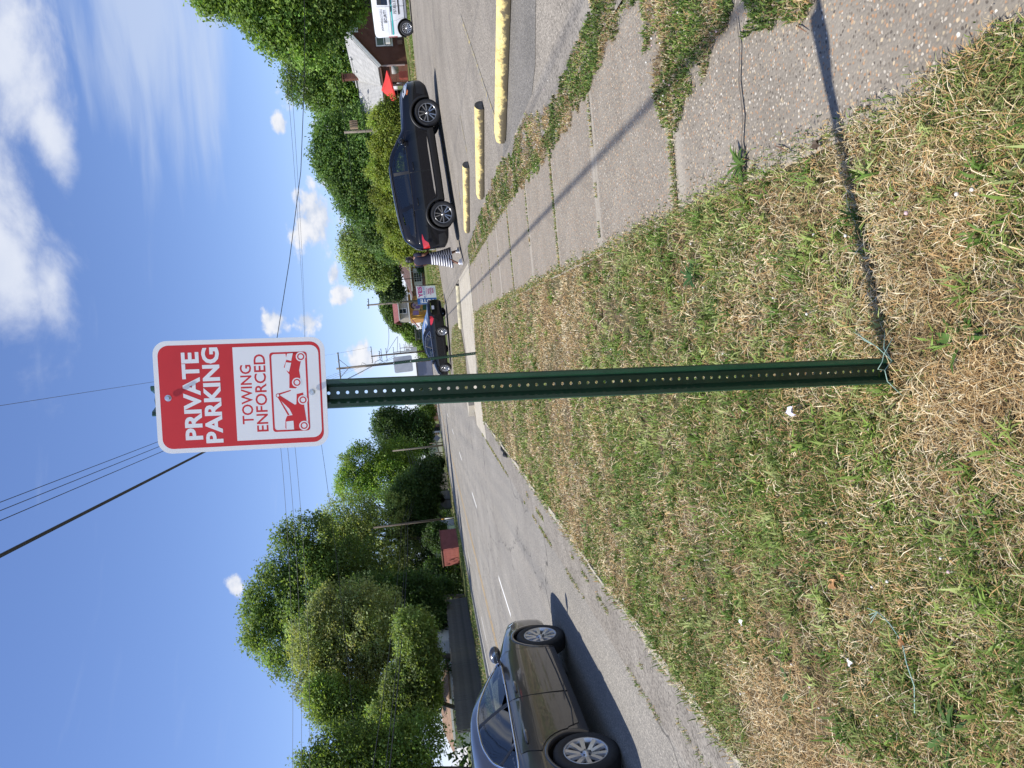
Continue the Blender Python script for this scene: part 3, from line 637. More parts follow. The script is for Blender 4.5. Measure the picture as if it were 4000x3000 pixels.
# ------------------------------------------------------------------ the parking sign in front
MAT['post_green'] = pm('dark_green_enamel', (.012, .055, .028), .2, 14, .34, 0, .5, coat=.25)
MAT['sign_white'] = pm('white_sign_sheet', (.90, .91, .92), .02, 9, .42, 0, .5)
MAT['sign_red'] = pm('red_sign_print', (.66, .030, .032), .06, 7, .42, 0, .5)
MAT['zinc'] = pm('zinc_bolt', (.62, .63, .64), .2, 80, .3, .9)
MAT['alu_back'] = pm('bare_aluminium', (.62, .63, .64), .08, 8, .38, .25)
def post_mesh(H, pitch=.0254, prof=((-.0400, .002), (-.0365, -.0015), (-.0275, .0015), (-.0175, .030)), hw=.0165, hy=.031, hr=.0046, holes=True, t=.0035):
    """U-channel post: two flanges and a web punched with a row of holes; front faces -y"""
    b = MB()
    for sgn in (-1, 1):
        pf = [(sgn * abs(x), y) for x, y in prof] + [(sgn * hw, hy)]
        nv = len(pf); lo = [(x, y, -.25) for x, y in pf] + [(x, y + t, -.25) for x, y in pf]; up = [(x, y, H) for x, y, _ in lo]
        F = []
        for i in range(nv - 1):
            F += [(i, i + 1, 2 * nv + i + 1, 2 * nv + i), (nv + i, nv + i + 1, 3 * nv + i + 1, 3 * nv + i), (2 * nv + i, 2 * nv + i + 1, 3 * nv + i + 1, 3 * nv + i)]
        F += [(0, nv, 3 * nv, 2 * nv)]
        b.add(lo + up, F)
    z = -.25; k = 16
    while z < H - 1e-6:
        z1 = min(z + pitch, H); c = (z + z1) / 2; hz = (z1 - z) / 2
        sq = [(hw * x, hz * q) for x, q in ((1, 0), (1, .5), (1, 1), (.5, 1), (0, 1), (-.5, 1), (-1, 1), (-1, .5), (-1, 0), (-1, -.5), (-1, -1), (-.5, -1), (0, -1), (.5, -1), (1, -1), (1, -.5))]
        ci = [(hr * math.cos(2 * math.pi * j / k), hr * math.sin(2 * math.pi * j / k)) for j in range(k)]
        for y in (hy, hy + t):
            if holes: b.add([(x, y, c + q) for x, q in sq] + [(x, y, c + q) for x, q in ci], [(j, (j + 1) % k, k + (j + 1) % k, k + j) for j in range(k)])
            else: b.add([(x, y, c + q) for x, q in sq], [list(range(k))])
        if holes: b.add([(x, hy, c + q) for x, q in ci] + [(x, hy + t, c + q) for x, q in ci], [(j, (j + 1) % k, k + (j + 1) % k, k + j) for j in range(k)])
        z = z1
    return b.mesh('post', MAT['post_green'])
PB = Vector((-.083, 2.035, -.01))
sgn = thing('parking_sign', 'red and white private parking sign on a perforated green steel post in the grass', 'sign', PB)
sgn.rotation_euler = (R(1.8), R(3.75), R(-4))          # it leans a little
link('post', post_mesh(2.168), sgn)
# panel: corners measured on the photo, local x to the right, z up, front faces -y
SW, SH = .296, .436
PZ = 1.938; PX = .0 + .008
def rrect(w, h, r, n=7, cx=0., cz=0.):
    pts = []
    for (sx, sz, a0) in ((1, 1, 0), (-1, 1, 90), (-1, -1, 180), (1, -1, 270)):
        for i in range(n + 1):
            a = R(a0 + 90 * i / n); pts.append((cx + sx * (w / 2 - r) + r * math.cos(a), cz + sz * (h / 2 - r) + r * math.sin(a)))
    return pts
M_FRONT = Matrix(((1, 0, 0, PX), (0, 0, -1, -.006), (0, 1, 0, PZ), (0, 0, 0, 1)))      # local (x, z) outline -> facing -y
def layer(name, polys, off, mat, parent, t=.00008):
    b = MB()
    for p in polys: b.prism(p, t, M_FRONT @ Matrix.Translation((0, 0, off)))
    return b.build(name, mat, parent)
panel = layer('sign_panel', [rrect(SW, SH, .035)], -.0020, MAT['sign_white'], sgn, .0020)
# the print is traced on the flat panel: zoomed photo pixels -> panel metres
_TL, _TR, _BL, _BR = (341, 1286), (278, 242), (1931, 1203), (1877, 183)
def sp(X, Y):
    a, b_ = .5, .5
    for _ in range(12):
        px_ = (1 - a) * (1 - b_) * _TL[0] + a * (1 - b_) * _TR[0] + (1 - a) * b_ * _BL[0] + a * b_ * _BR[0]; py_ = (1 - a) * (1 - b_) * _TL[1] + a * (1 - b_) * _TR[1] + (1 - a) * b_ * _BL[1] + a * b_ * _BR[1]
        b_ += (X - px_) / 1594.; a -= (Y - py_) / 1034.
    return (a - .5) * SW, (.5 - b_) * SH
def spl(*pts): return [sp(*p) for p in pts]
def ring_layer(name, outer, inner, off, mat, parent):
    b = MB(); n = len(outer); Mx = M_FRONT @ Matrix.Translation((0, 0, off)); t = .00008
    V = [Mx @ Vector((p[0], p[1], z)) for z in (0, t) for q in (outer, inner) for p in q]
    F = []
    for i in range(n):
        j = (i + 1) % n; F += [(2 * n + i, 2 * n + j, 3 * n + j, 3 * n + i), (i, j, 2 * n + j, 2 * n + i), (n + j, n + i, 3 * n + i, 3 * n + j)]
    return b.add(V, F).build(name, mat, parent)
red = layer('red_field', [rrect(SW - .024, SH - .024, .027)], 0, MAT['sign_red'], panel)
x0, z1 = sp(1062, 1160); x1, z0 = sp(1800, 300)
wl, wt = sp(1062, 1160); wr, _ = sp(1016, 290); _, wb = sp(1842, 700)
wp = [(wl, wt), (wl, wb + .022)] + [(wl + .022 - .022 * math.cos(R(a)), wb + .022 - .022 * math.sin(R(a))) for a in range(0, 91, 15)] + [(wr - .022 + .022 * math.sin(R(a)), wb + .022 - .022 * math.cos(R(a))) for a in range(0, 91, 15)] + [(wr, wb + .022), (wr, wt)]
layer('white_field', [wp], .00012, MAT['sign_white'], panel)
def sign_text(txt, ctr, cap, width, mat, off, bold):
    """letters fitted to a width and a capital height, lower middle at ctr"""
    o = font_mesh('lettering', txt, 1., mat, 0., bold, None)
    me = o.data; co = np.array([v.co[:] for v in me.vertices]); lo, hi = co.min(0), co.max(0)
    n = len(co); sx = width / (hi[0] - lo[0]); sz = cap / (hi[1] - lo[1])
    me.transform(M_FRONT @ Matrix.Translation((ctr[0], ctr[1], off)) @ Matrix.Diagonal((sx, sz, 1, 1)) @ Matrix.Translation((-(lo[0] + hi[0]) / 2, -lo[1], 0)))
    me.update(); o.parent = panel
    return o
def mid(p, q): a, c = sp(*p), sp(*q); return ((a[0] + c[0]) / 2, (a[1] + c[1]) / 2), abs(c[0] - a[0])
m, w = mid((745, 1147), (705, 335)); sign_text('PRIVATE', m, .0442, w, MAT['sign_white'], .00024, .034)
m, w = mid((933, 1175), (888, 290)); sign_text('PARKING', m, .0442, w, MAT['sign_white'], .00024, .034)
m, w = mid((1215, 1000), (1188, 450)); sign_text('TOWING', m, .0290, w, MAT['sign_red'], .00024, .013)
m, w = mid((1350, 1070), (1322, 350)); sign_text('ENFORCED', m, .0300, w, MAT['sign_red'], .00024, .013)
# tow truck pictogram
o_ = rrect(*(lambda a, c: (abs(c[0] - a[0]), abs(a[1] - c[1])))(sp(1408, 1075), sp(1722, 320)), .008, 4, *(lambda a, c: ((a[0] + c[0]) / 2, (a[1] + c[1]) / 2))(sp(1408, 1075), sp(1700, 325)))
ccx = sum(p[0] for p in o_) / len(o_); ccz = sum(p[1] for p in o_) / len(o_)
ow = max(abs(p[0] - ccx) for p in o_); oh = max(abs(p[1] - ccz) for p in o_)
i_ = [(ccx + (p[0] - ccx) * (ow - .0048) / ow, ccz + (p[1] - ccz) * (oh - .0048) / oh) for p in o_]
ring_layer('pictogram_border', o_, i_, .00024, MAT['sign_red'], panel)
def disc(c, r, n=20): x, z = sp(*c); return [(x + r * math.cos(2 * math.pi * i / n), z + r * math.sin(2 * math.pi * i / n)) for i in range(n)]
car_pic = [spl((1548, 665), (1608, 668), (1640, 640), (1652, 560), (1640, 500), (1655, 420), (1690, 400), (1700, 345), (1600, 330), (1510, 345), (1520, 400), (1495, 470), (1548, 540))]
truck_pic = [spl((1700, 1058), (1535, 1060), (1512, 1040), (1512, 965), (1528, 925), (1580, 918), (1550, 860), (1430, 745), (1445, 725), (1600, 820), (1615, 815), (1618, 720), (1680, 706), (1690, 830), (1712, 960)), spl((1424, 740), (1438, 718), (1560, 682), (1562, 692)), spl((1432, 742), (1440, 735), (1550, 915), (1535, 920))]
layer('towed_car_print', car_pic, .00024, MAT['sign_red'], panel); layer('tow_truck_print', truck_pic, .00024, MAT['sign_red'], panel)
for w_ in (spl((1512, 400), (1525, 345), (1580, 340), (1565, 412)), spl((1500, 490), (1515, 425), (1565, 430), (1545, 515)), spl((1523, 1055), (1520, 978), (1588, 970), (1595, 1052))): layer('window_print', [w_], .00036, MAT['sign_white'], panel)
wh = ((1655, 372), (1620, 612), (1678, 775), (1690, 1015))
for c in wh:
    x, z = sp(*c); A = disc(c, .0112); B = disc(c, .0062)
    layer('wheel_print', [disc(c, .0128)], .00036, MAT['sign_white'], panel); ring_layer('wheel_print', disc(c, .0094), B, .00048, MAT['sign_red'], panel)
layer('hoist_print', [disc((1440, 735), .0055)], .00036, MAT['sign_red'], panel); layer('hoist_print', [disc((1440, 735), .0035)], .00048, MAT['sign_white'], panel)
# two hex bolts with washers
for c in ((430, 762), (1768, 698)):
    x, z = sp(*c); p = Vector((PX + x, -.0086, PZ + z)); b = MB()
    b.lathe([(0, -.0004), (.0085, -.0004), (.0085, -.0016), (0, -.0016)], 20, 'Y', p, 0, False); b.lathe([(0, -.0016), (.0064, -.0016), (.0064, -.0066), (.0052, -.0076), (0, -.0076)], 6, 'Y', p, 0, False)
    b.build('bolt', MAT['zinc'], sgn)
# frayed green twine tangled round the foot of the post
MAT['twine'] = pm('faded_green_twine', (.30, .44, .37), .25, 200, .6)
b = MB()
for pts in (((-.16, 2.0, .015), (-.11, 1.985, .07), (-.075, 1.985, .075), (-.05, 1.99, .045), (-.01, 2.0, .06), (.045, 2.03, .03)), ((-.05, 1.99, .045), (.0, 2.0, .085), (.02, 2.03, .10), (.06, 2.06, .11)), ((-.075, 1.985, .075), (-.07, 1.98, .10), (-.05, 1.985, .08), (-.03, 1.99, .07), (.02, 1.96, .055)), ((0, 2.0, .085), (.02, 1.99, .12), (.05, 2.02, .14))):
    b.tube(pts, [.0014] * (len(pts) - 1) + [.0006], 5)
tag(b.build('twine', MAT['twine']), 'frayed pale green twine tangled around the foot of the green sign post', 'twine')
b = MB(); pts = [gr(*p, .03) + Vector((0, 0, random.uniform(-.004, .012))) for p in ((3430, 2390), (3480, 2435), (3520, 2510), (3555, 2590), (3572, 2680), (3573, 2785))]; b.tube(pts, .0017, 5)
for k in range(4): b.tube([pts[0], pts[0] + Vector((random.uniform(-.05, .01), random.uniform(.02, .06), .01))], .0012, 4)
tag(b.build('twine', MAT['twine']), 'long strand of pale green twine lying loose in the lower left grass', 'twine')
# litter and fallen leaves
MAT['dead_leaf'] = pm('dead_leaf', (.40, .22, .09), .3, 60, .7); MAT['paper'] = pm('paper', (.78, .77, .74), .05, 30, .8); MAT['lilac'] = pm('lilac_paper', (.60, .60, .78), .12, 40, .8)
def leaflet(name, label, xi, yi, L, mat, cat, z=.035):
    b = MB(); a = random.uniform(0, 6.3); d = Vector((math.cos(a), math.sin(a), 0)); s_ = Vector((-d.y, d.x, 0)); c = gr(xi, yi, z); V = []
    n = 7; hs = [.0, .55, .9, 1, .8, .4, 0]
    for i in range(n):
        t = i / (n - 1) - .5; mid_ = d * L * t + Vector((0, 0, .12 * L * math.sin(i * 1.7))); w = L * .33 * hs[i] + .0005
        V += [mid_ - s_ * w + Vector((0, 0, L * .13 * random.random())), mid_, mid_ + s_ * w + Vector((0, 0, L * .16 * random.random()))]
    F = [(3 * i + j, 3 * i + j + 1, 3 * i + j + 4, 3 * i + j + 3) for i in range(n - 1) for j in (0, 1)]
    o = b.add(V, F).build(name, mat); o.location = c; tag(o, label, cat)
leaflet('fallen_leaf', 'large curled tan leaf lying in the green part of the verge', 3253, 2278, .06, MAT['dead_leaf'], 'leaf')
leaflet('fallen_leaf', 'small brown leaf beside the big curled leaf in the verge', 3290, 2250, .035, MAT['dead_leaf'], 'leaf')
leaflet('fallen_leaf', 'brown leaf caught on the long green twine in the lower left grass', 3522, 2505, .045, MAT['dead_leaf'], 'leaf', .05)
leaflet('fallen_leaf', 'dark curled leaf at the edge of the near sidewalk slab', 3190, 565, .05, pm('dark_leaf', (.07, .045, .025), .3, 50, .7), 'leaf', .03)
leaflet('paper_scrap', 'crumpled lilac paper scrap in the grass left of the sign post', 3092, 1608, .06, MAT['lilac'], 'litter', .05)
leaflet('paper_scrap', 'small white paper scrap on the green grass by the gray car shadow', 2895, 2430, .04, MAT['paper'], 'litter', .05)
leaflet('paper_scrap', 'white scrap lying on the gravelly shoulder at the straw edge', 2712, 2712, .09, MAT['paper'], 'litter', -.02)
leaflet('paper_scrap', 'pale scrap near the lower left corner in dry grass', 3320, 2590, .035, MAT['paper'], 'litter', .04)
for pts, lab in (((( 3110, 100), (3150, 125)), 'thin curved twig on the sidewalk near the post shadow'), (((3030, 570), (3085, 598)), 'short reddish twig on the sidewalk edge near the grass')):
    a, c = gr(*pts[0], .016), gr(*pts[1], .018); b = MB(); b.tube([a, (a + c) / 2 + Vector((.01, .008, .004)), c], [.002, .003, .0012], 5); tag(b.build('twig', pm('twig', (.22, .11, .06), .3, 50, .8)), lab, 'twig')
# ------------------------------------------------------------------ vehicles
def pchip(xs, ys):
    xs = np.asarray(xs, float); ys = np.asarray(ys, float); h = np.diff(xs); d = np.diff(ys) / h; m = np.zeros(len(xs))
    for i in range(1, len(xs) - 1):
        if d[i - 1] * d[i] > 0: w1, w2 = 2 * h[i] + h[i - 1], h[i] + 2 * h[i - 1]; m[i] = (w1 + w2) / (w1 / d[i - 1] + w2 / d[i])
    m[0], m[-1] = d[0], d[-1]
    def f(x):
        x = np.clip(np.asarray(x, float), xs[0], xs[-1]); i = np.clip(np.searchsorted(xs, x, 'right') - 1, 0, len(xs) - 2); t = (x - xs[i]) / h[i]
        return ys[i] * (1 + 2 * t) * (1 - t) ** 2 + h[i] * m[i] * t * (1 - t) ** 2 + ys[i + 1] * t * t * (3 - 2 * t) + h[i] * m[i + 1] * t * t * (t - 1)
    return f
def carpaint(name, c, flake=.6, rough=.28, spec=.5, coat=1.):
    t = NT(name); v = t.coord('Object'); n = t.noise(v, 3., 4); t.bsdf(t.ramp(n, [(.3, tuple(x * .93 for x in c)), (.7, tuple(x * 1.07 for x in c))]), rough, flake, spec, None, coat); return t.mat
MAT['tyre'] = pm('tyre_rubber', (.018, .018, .019), .25, 30, .75, bump=.2, bscale=90); MAT['black_plastic'] = pm('black_plastic', (.014, .014, .015), .2, 20, .5)
MAT['chrome'] = pm('chrome_trim', (.82, .83, .85), .03, 10, .12, 1.); MAT['rim_silver'] = pm('silver_wheel', (.56, .565, .575), .05, 12, .3, .75); MAT['rim_grey'] = pm('grey_wheel', (.30, .305, .315), .06, 12, .28, .85)
MAT['cabin'] = pm('cabin_trim', (.035, .034, .034), .2, 12, .8); MAT['seat'] = pm('seat_cloth', (.10, .098, .092), .2, 30, .85)
MAT['lamp_red'] = pm('tail_lamp', (.55, .012, .018), .1, 15, .12, coat=.8); MAT['lamp_clear'] = pm('clear_lamp', (.75, .77, .8), .1, 20, .08, .5, coat=.6); MAT['amber'] = pm('amber_lamp', (.75, .20, .03), .1, 20, .15, coat=.6)
MAT['mirror'] = pm('mirror_glass', (.30, .33, .36), .05, 5, .06, .9); MAT['disc'] = pm('brake_disc', (.06, .058, .056), .2, 30, .5, .6); MAT['liner'] = pm('wheel_well', (.008, .008, .008), .1, 10, .9)
MAT['glass_clear'] = glassmat('clear_car_glass', (.52, .60, .58), .82); MAT['glass_tint'] = glassmat('tinted_car_glass', (.09, .10, .11), .55)
MAT['plate'] = pm('number_plate', (.72, .74, .78), .08, 60, .5)

class Car:
    def __init__(self, name, label, sp, paint, group=None):
        self.sp = sp; self.paint = paint; self.t = thing(name, label, sp.get('cat', 'car'))
        c = sp['curves']; self.f = {k: pchip(*zip(*v)) for k, v in c.items()}
        self.x0, self.x1 = c['W'][0][0], c['W'][-1][0]
    def section(self, x):
        g = self.f; zb, W, zbl, zt, wr, dr = (float(g[k](x)) for k in ('zb', 'W', 'zbelt', 'ztop', 'wr', 'drop'))
        H = zbl - zb; zr = zt - dr; ins = self.sp.get('ins', .045)
        P = [(0, zb), (W - .16, zb), (W - .05, zb + .035), (W - .022, zb + .16 * H), (W - .006, zb + .40 * H), (W, zb + .66 * H), (W - .008, zb + .82 * H), (W - .026, zbl - .03), (W - ins, zbl)]
        b8 = P[-1]; e = self.sp.get('tumble', .018)
        for t in (.25, .5, .75): P.append((b8[0] + (wr - b8[0]) * t + e * math.sin(math.pi * t), b8[1] + (zr - b8[1]) * t))
        P += [(wr, zr), (wr - .05 if wr > .2 else wr * .8, zr + .45 * dr), (wr * .72, zt - .30 * dr), (wr * .38, zt - .07 * dr), (0, zt)]
        return np.array(P)
    def build_body(self):
        sp = self.sp; xs = np.unique(np.concatenate([np.linspace(self.x0, self.x1, 74), np.array(sp.get('xs', []))]))
        S = [self.section(x) for x in xs]; n = len(S[0]); V = []; half = n
        for x, P in zip(xs, S): V += [(x, p[0], p[1]) for p in P] + [(x, -p[0], p[1]) for p in P[1:-1][::-1]]
        m = 2 * n - 2; F = []
        for i in range(len(xs) - 1):
            for j in range(m): F.append((i * m + j, i * m + (j + 1) % m, (i + 1) * m + (j + 1) % m, (i + 1) * m + j))
        b = MB(); b.add(V, F, 0, True); b.add([V[j] for j in range(m)], [list(range(m))], 0); k = (len(xs) - 1) * m; b.add([V[k + j] for j in range(m)], [list(range(m))[::-1]], 0)
        me = b.mesh('body', [self.paint, MAT['liner']])
        bm = bmesh.new(); bm.from_mesh(me); bmesh.ops.remove_doubles(bm, verts=bm.verts, dist=1e-5); bmesh.ops.recalc_face_normals(bm, faces=bm.faces); bm.to_mesh(me); bm.free()
        o = link('body', me)
        # wheel arches are cut out of the shell
        tb = MB()
        for wx in sp['axles']:
            for s in (-1, 1): tb.lathe([(0, s * .38), (sp['arch'], s * .38), (sp['arch'] + .0, s * 1.3), (0, s * 1.3)], 40, 'Y', (wx, 0, sp['wr'] + sp.get('archdz', .01)), 0, False)
        tm = tb.mesh('cut', [MAT['liner']]); bm = bmesh.new(); bm.from_mesh(tm); bmesh.ops.remove_doubles(bm, verts=bm.verts, dist=1e-5); bmesh.ops.recalc_face_normals(bm, faces=bm.faces); bm.to_mesh(tm); bm.free()
        to = link('cut', tm); md = o.modifiers.new('cut', 'BOOLEAN'); md.object = to; md.operation = 'DIFFERENCE'; md.solver = 'EXACT'; md.material_mode = 'TRANSFER'
        dg = bpy.context.evaluated_depsgraph_get(); me2 = bpy.data.meshes.new_from_object(o.evaluated_get(dg)); me2.name = 'body'
        bpy.data.objects.remove(o); bpy.data.objects.remove(to); bpy.data.meshes.remove(me); bpy.data.meshes.remove(tm)
        # openings behind the glass
        bm = bmesh.new(); bm.from_mesh(me2)
        polys = [np.array(w['poly']) for w in sp['windows']]; kill = []
        for f in bm.faces:
            c = f.calc_center_median(); P = np.array([[c.x, c.z]])
            if abs(c.y) > .3 and abs(f.normal.y) > .45:
                for q in polys:
                    cc = q.mean(0); 
                    if poly_mask(P, [tuple(cc + (p - cc) * .93) for p in q]): kill.append(f); break
            for (a0, a1, wmax, nz) in sp.get('screens', []):
                if a0 < c.x < a1 and abs(c.y) < wmax and f.normal.z > nz and c.z > float(self.f['zbelt'](c.x)) - .02: kill.append(f); break
        bmesh.ops.delete(bm, geom=list(set(kill)), context='FACES'); bm.to_mesh(me2); bm.free()
        me2.polygons.foreach_set('use_smooth', [p.material_index == 0 and abs(p.normal.x) < .999 for p in me2.polygons])
        ob = link('body', me2, self.t); es = ob.modifiers.new('crease', 'EDGE_SPLIT'); es.split_angle = R(38)
        self.body = ob; return ob
    def sidey(self, x, z):
        P = self.section(x); lo = P[:13]; return float(np.interp(z, lo[:, 1], lo[:, 0]))
    def patch(self, name, poly, side, off, mat, parent, thick=0.0, res=.05):
        """a panel with this outline in side view, laid on the flank of the car"""
        q = np.array(poly); bm = bmesh.new(); vs = []
        # resample the outline, fill, then cut into strips so it follows the flank
        pts = []
        for i in range(len(q)):
            a, c = q[i], q[(i + 1) % len(q)]; k = max(1, int(np.hypot(*(c - a)) / res))
            pts += [a + (c - a) * t / k for t in range(k)]
        f = bm.faces.new([bm.verts.new((p[0], 0, p[1])) for p in pts])
        for ax, lo, hi in ((0, q[:, 0].min(), q[:, 0].max()), (2, q[:, 1].min(), q[:, 1].max())):
            for v in np.arange(lo + res, hi, res):
                co = [0, 0, 0]; no = [0, 0, 0]; co[ax] = v; no[ax] = 1
                bmesh.ops.bisect_plane(bm, geom=bm.verts[:] + bm.edges[:] + bm.faces[:], plane_co=co, plane_no=no, dist=1e-5)
        for v in bm.verts: v.co.y = side * (self.sidey(v.co.x, v.co.z) + off)
        if thick:
            r = bmesh.ops.extrude_face_region(bm, geom=bm.faces[:])
            for v in [g for g in r['geom'] if isinstance(g, bmesh.types.BMVert)]: v.co.y -= side * thick
        bmesh.ops.recalc_face_normals(bm, faces=bm.faces)
        me = bpy.data.meshes.new(name); bm.to_mesh(me); bm.free()
        me.polygons.foreach_set('use_smooth', [abs(p.normal.y) > .3 for p in me.polygons]); me.materials.append(mat)
        o = link(name, me, parent); es = o.modifiers.new('crease', 'EDGE_SPLIT'); es.split_angle = R(45); return o
    def strip(self, name, line, side, off, rad, mat, parent, closed=False):
        q = [np.array(p) for p in line]; pts = []
        if closed: q = q + [q[0]]
        for a, c in zip(q[:-1], q[1:]):
            k = max(1, int(np.hypot(*(c - a)) / .06)); pts += [a + (c - a) * t / k for t in range(k)]
        pts.append(q[-1]); b = MB(); b.tube([(p[0], side * (self.sidey(p[0], p[1]) + off), p[1]) for p in pts], rad, 6); return b.build(name, mat, parent)
    def top_patch(self, name, x0, x1, frac, off, mat, parent):
        """glass laid over the windscreen or rear window part of the shell"""
        V = []; F = []; xs = np.linspace(x0, x1, 12)
        for x in xs:
            P = self.section(x)[11:]; P = P[np.array([p[0] <= P[1][0] * frac + .001 for p in P])]
            ys = np.linspace(-1, 1, 13) * P[0][0]; zz = np.interp(np.abs(ys), P[::-1, 0], P[::-1, 1]); V.append([(x, y, z + off) for y, z in zip(ys, zz)])
        k = 13; F = [(i * k + j, i * k + j + 1, (i + 1) * k + j + 1, (i + 1) * k + j) for i in range(11) for j in range(k - 1)]
        b = MB(); b.add([v for r_ in V for v in r_], F, 0, True); return b.build(name, mat, parent)
    def wheel(self, x, side, style):
        sp = self.sp; r, w, rr = sp['wr'], sp['tw'], sp['rim']; y = side * (sp['track'])
        b = MB(); h = w / 2; prof = [(rr - .005, -h * .82), (rr + .01, -h * .95), (r - .045, -h), (r - .012, -h * .86), (r, -h * .6), (r, h * .6), (r - .012, h * .86), (r - .045, h), (rr + .01, h * .95), (rr - .005, h * .82)]
        b.lathe(prof, 40, 'Y', mi=0)
        for g in (-.35, 0, .35): b.lathe([(r + .0005, g * w - .004), (r + .0005, g * w + .004)], 40, 'Y', mi=0)
        wo = b.build('wheel', MAT['tyre'], self.t); wo.location = (x, y, r)
        rm = MB(); o = side * h
        rm.lathe([(rr, o * .80), (rr + .006, o * .93), (rr - .012, o * .90), (rr - .022, o * .45), (rr - .03, -o * .8)], 40, 'Y')
        n = style['n']; dep = style.get('dish', .30); w0, w1 = style['w0'], style['w1']
        for i in range(n):
            a0 = 2 * math.pi * (i + .25) / n
            arms = [(0, 0)] if not style.get('twin') else [(-style['twin'], -style.get('tw0', 0)), (style['twin'], style.get('tw0', 0))]
            for da, d0 in arms:
                a1 = a0 + da; ai = a0 + d0
                ci, si, c1, s1 = math.cos(ai), math.sin(ai), math.cos(a1), math.sin(a1); ri = .050; ro = rr - .008
                p0 = Vector((ri * ci, 0, ri * si)); p1 = Vector((ro * c1, 0, ro * s1)); d = (p1 - p0).normalized(); q = Vector((-d.z, 0, d.x))
                y0, y1 = o * (.62), o * (.86); V = []
                for p, ww, yy in ((p0, w0, y0), ((p0 + p1) / 2, (w0 + w1) / 2, (y0 + y1) / 2 + o * .02), (p1, w1, y1)):
                    V += [p + q * ww + Vector((0, yy - o * .25, 0)), p + q * ww * .75 + Vector((0, yy, 0)), p - q * ww * .75 + Vector((0, yy, 0)), p - q * ww + Vector((0, yy - o * .25, 0))]
                rm.add(V, [(4 * k + j, 4 * k + j + 1, 4 * k + j + 5, 4 * k + j + 4) for k in (0, 1) for j in range(3)])
        ro_ = rm.build('rim', style['mat'], wo)
        d = MB(); d.lathe([(0, o * .1), (rr * .78, o * .1), (rr * .78, -o * .1), (0, -o * .1)], 28, 'Y', smooth=False); d.build('brake_disc', MAT['disc'], wo)
        hub = MB(); hub.lathe([(.062, o * .45), (.060, o * .64), (.034, o * .70), (.030, o * .80), (0, o * .82)], 20, 'Y')
        for i in range(5): a = 2 * math.pi * i / 5; hub.lathe([(.009, o * .6), (.009, o * .74), (0, o * .75)], 6, 'Y', (.047 * math.cos(a), 0, .047 * math.sin(a)), 1, False)
        hub.build('hub', [style['mat'], MAT['black_plastic']], wo)
        bk = MB(); bk.lathe([(0, -o * .1), (rr - .035, -o * .1)], 28, 'Y', smooth=False); bk.build('wheel_back', MAT['liner'], wo)
        return wo
    def arch_ring(self, wx, side, mat, wid=.05, out=.012):
        sp = self.sp; b = MB(); cz = sp['wr'] + sp.get('archdz', .01); V = []; n = 36; a0, a1 = R(-18), R(198)
        for i in range(n + 1):
            a = a0 + (a1 - a0) * i / n
            for rr, oo in ((sp['arch'] - .006, -.05), (sp['arch'] - .006, out), (sp['arch'] + wid, out), (sp['arch'] + wid + .004, -.02)):
                x, z = wx + rr * math.cos(a), cz + rr * math.sin(a); zz = max(z, float(self.f['zb'](x)) + .02); V.append((x, side * (self.sidey(np.clip(x, self.x0, self.x1), zz) + oo), zz))
        F = [(4 * i + j, 4 * i + j + 1, 4 * i + j + 5, 4 * i + j + 4) for i in range(n) for j in range(3)]
        b.add(V, F, 0, True); return b.build('wheel_arch', mat, self.t)
    def mirror(self, x, z, mat, side, s=1.):
        y = side * (self.sidey(x, z) + .015); b = MB(); c = Vector((x - .02, y + side * .13 * s, z + .07))
        b.ellipsoid(c, (.075 * s, .115 * s, .075 * s), 14, 9); b.beam((x, y - side * .02, z), c - Vector((0, side * .05, .03)), .05, .03); o = b.build('side_mirror', [mat], self.t)
        g = MB(); g.ellipsoid(c + Vector((-.066 * s, 0, 0)), (.012, .078 * s, .048 * s), 14, 6); g.build('mirror_glass', MAT['mirror'], o); return o
    def handle(self, x, z, side, parent, mat, L=.23):
        y = side * (self.sidey(x, z) + .03); b = MB(); b.tube([(x - L / 2, y - side * .025, z), (x - L / 2 + .03, y, z), (x, y + side * .006, z + .002), (x + L / 2 - .03, y, z), (x + L / 2, y - side * .025, z)], [.012, .017, .018, .017, .012], 8)
        c = MB(); b.ellipsoid((x + .01, side * (self.sidey(x, z - .005) + .002), z - .005), (L * .42, .004, .026), 12, 6, 1); return b.build('handle', [mat, MAT['black_plastic']], parent)
    def door(self, poly, side, hx, hz, hmat, win=()):
        d = self.patch('door', poly, side, .006, self.paint, self.t, .004, .06); self.strip('door_gap', poly, side, .0035, .0042, MAT['black_plastic'], d, True); self.handle(hx, hz, side, d, hmat); return d
    def interior(self, seats, dash_x, wheel_side=1, z0=.42):
        b = MB(); W = float(self.f['W'](0)) - .12; x0, x1 = seats[-1] - .45, dash_x + .25
        b.box(((x0 + x1) / 2, 0, z0 - .08), (x1 - x0, 2 * W, .1)); b.build('cabin_floor', MAT['cabin'], self.t)
        for k, x in enumerate(seats):
            for yy in ((-.38, .38) if k == 0 else (0.,)):
                s = MB(); w = .52 if k == 0 else 1.24
                s.box((x + .1, yy, z0 + .08), (.52, w, .2)); rt = Matrix.Rotation(R(-14), 3, 'Y'); s.box((x - .22, yy, z0 + .40), (.14, w * .94, .62), rot=rt)
                for hy in ((yy,) if k == 0 else (-.42, .42)): s.box((x - .32, hy, z0 + .78), (.09, .26, .17), rot=rt)
                s.build('car_seat', MAT['seat'], self.t)
        d = MB(); d.box((dash_x, 0, z0 + .34), (.42, 2 * W - .06, .28)); d.build('dashboard', MAT['cabin'], self.t)
        s = MB(); rt = Matrix.Rotation(R(-24), 3, 'Y'); c = Vector((dash_x - .28, wheel_side * .38, z0 + .46)); s.tube([c + rt @ Vector((0, .18 * math.cos(2 * math.pi * i / 18), .18 * math.sin(2 * math.pi * i / 18))) for i in range(19)], .014, 6)
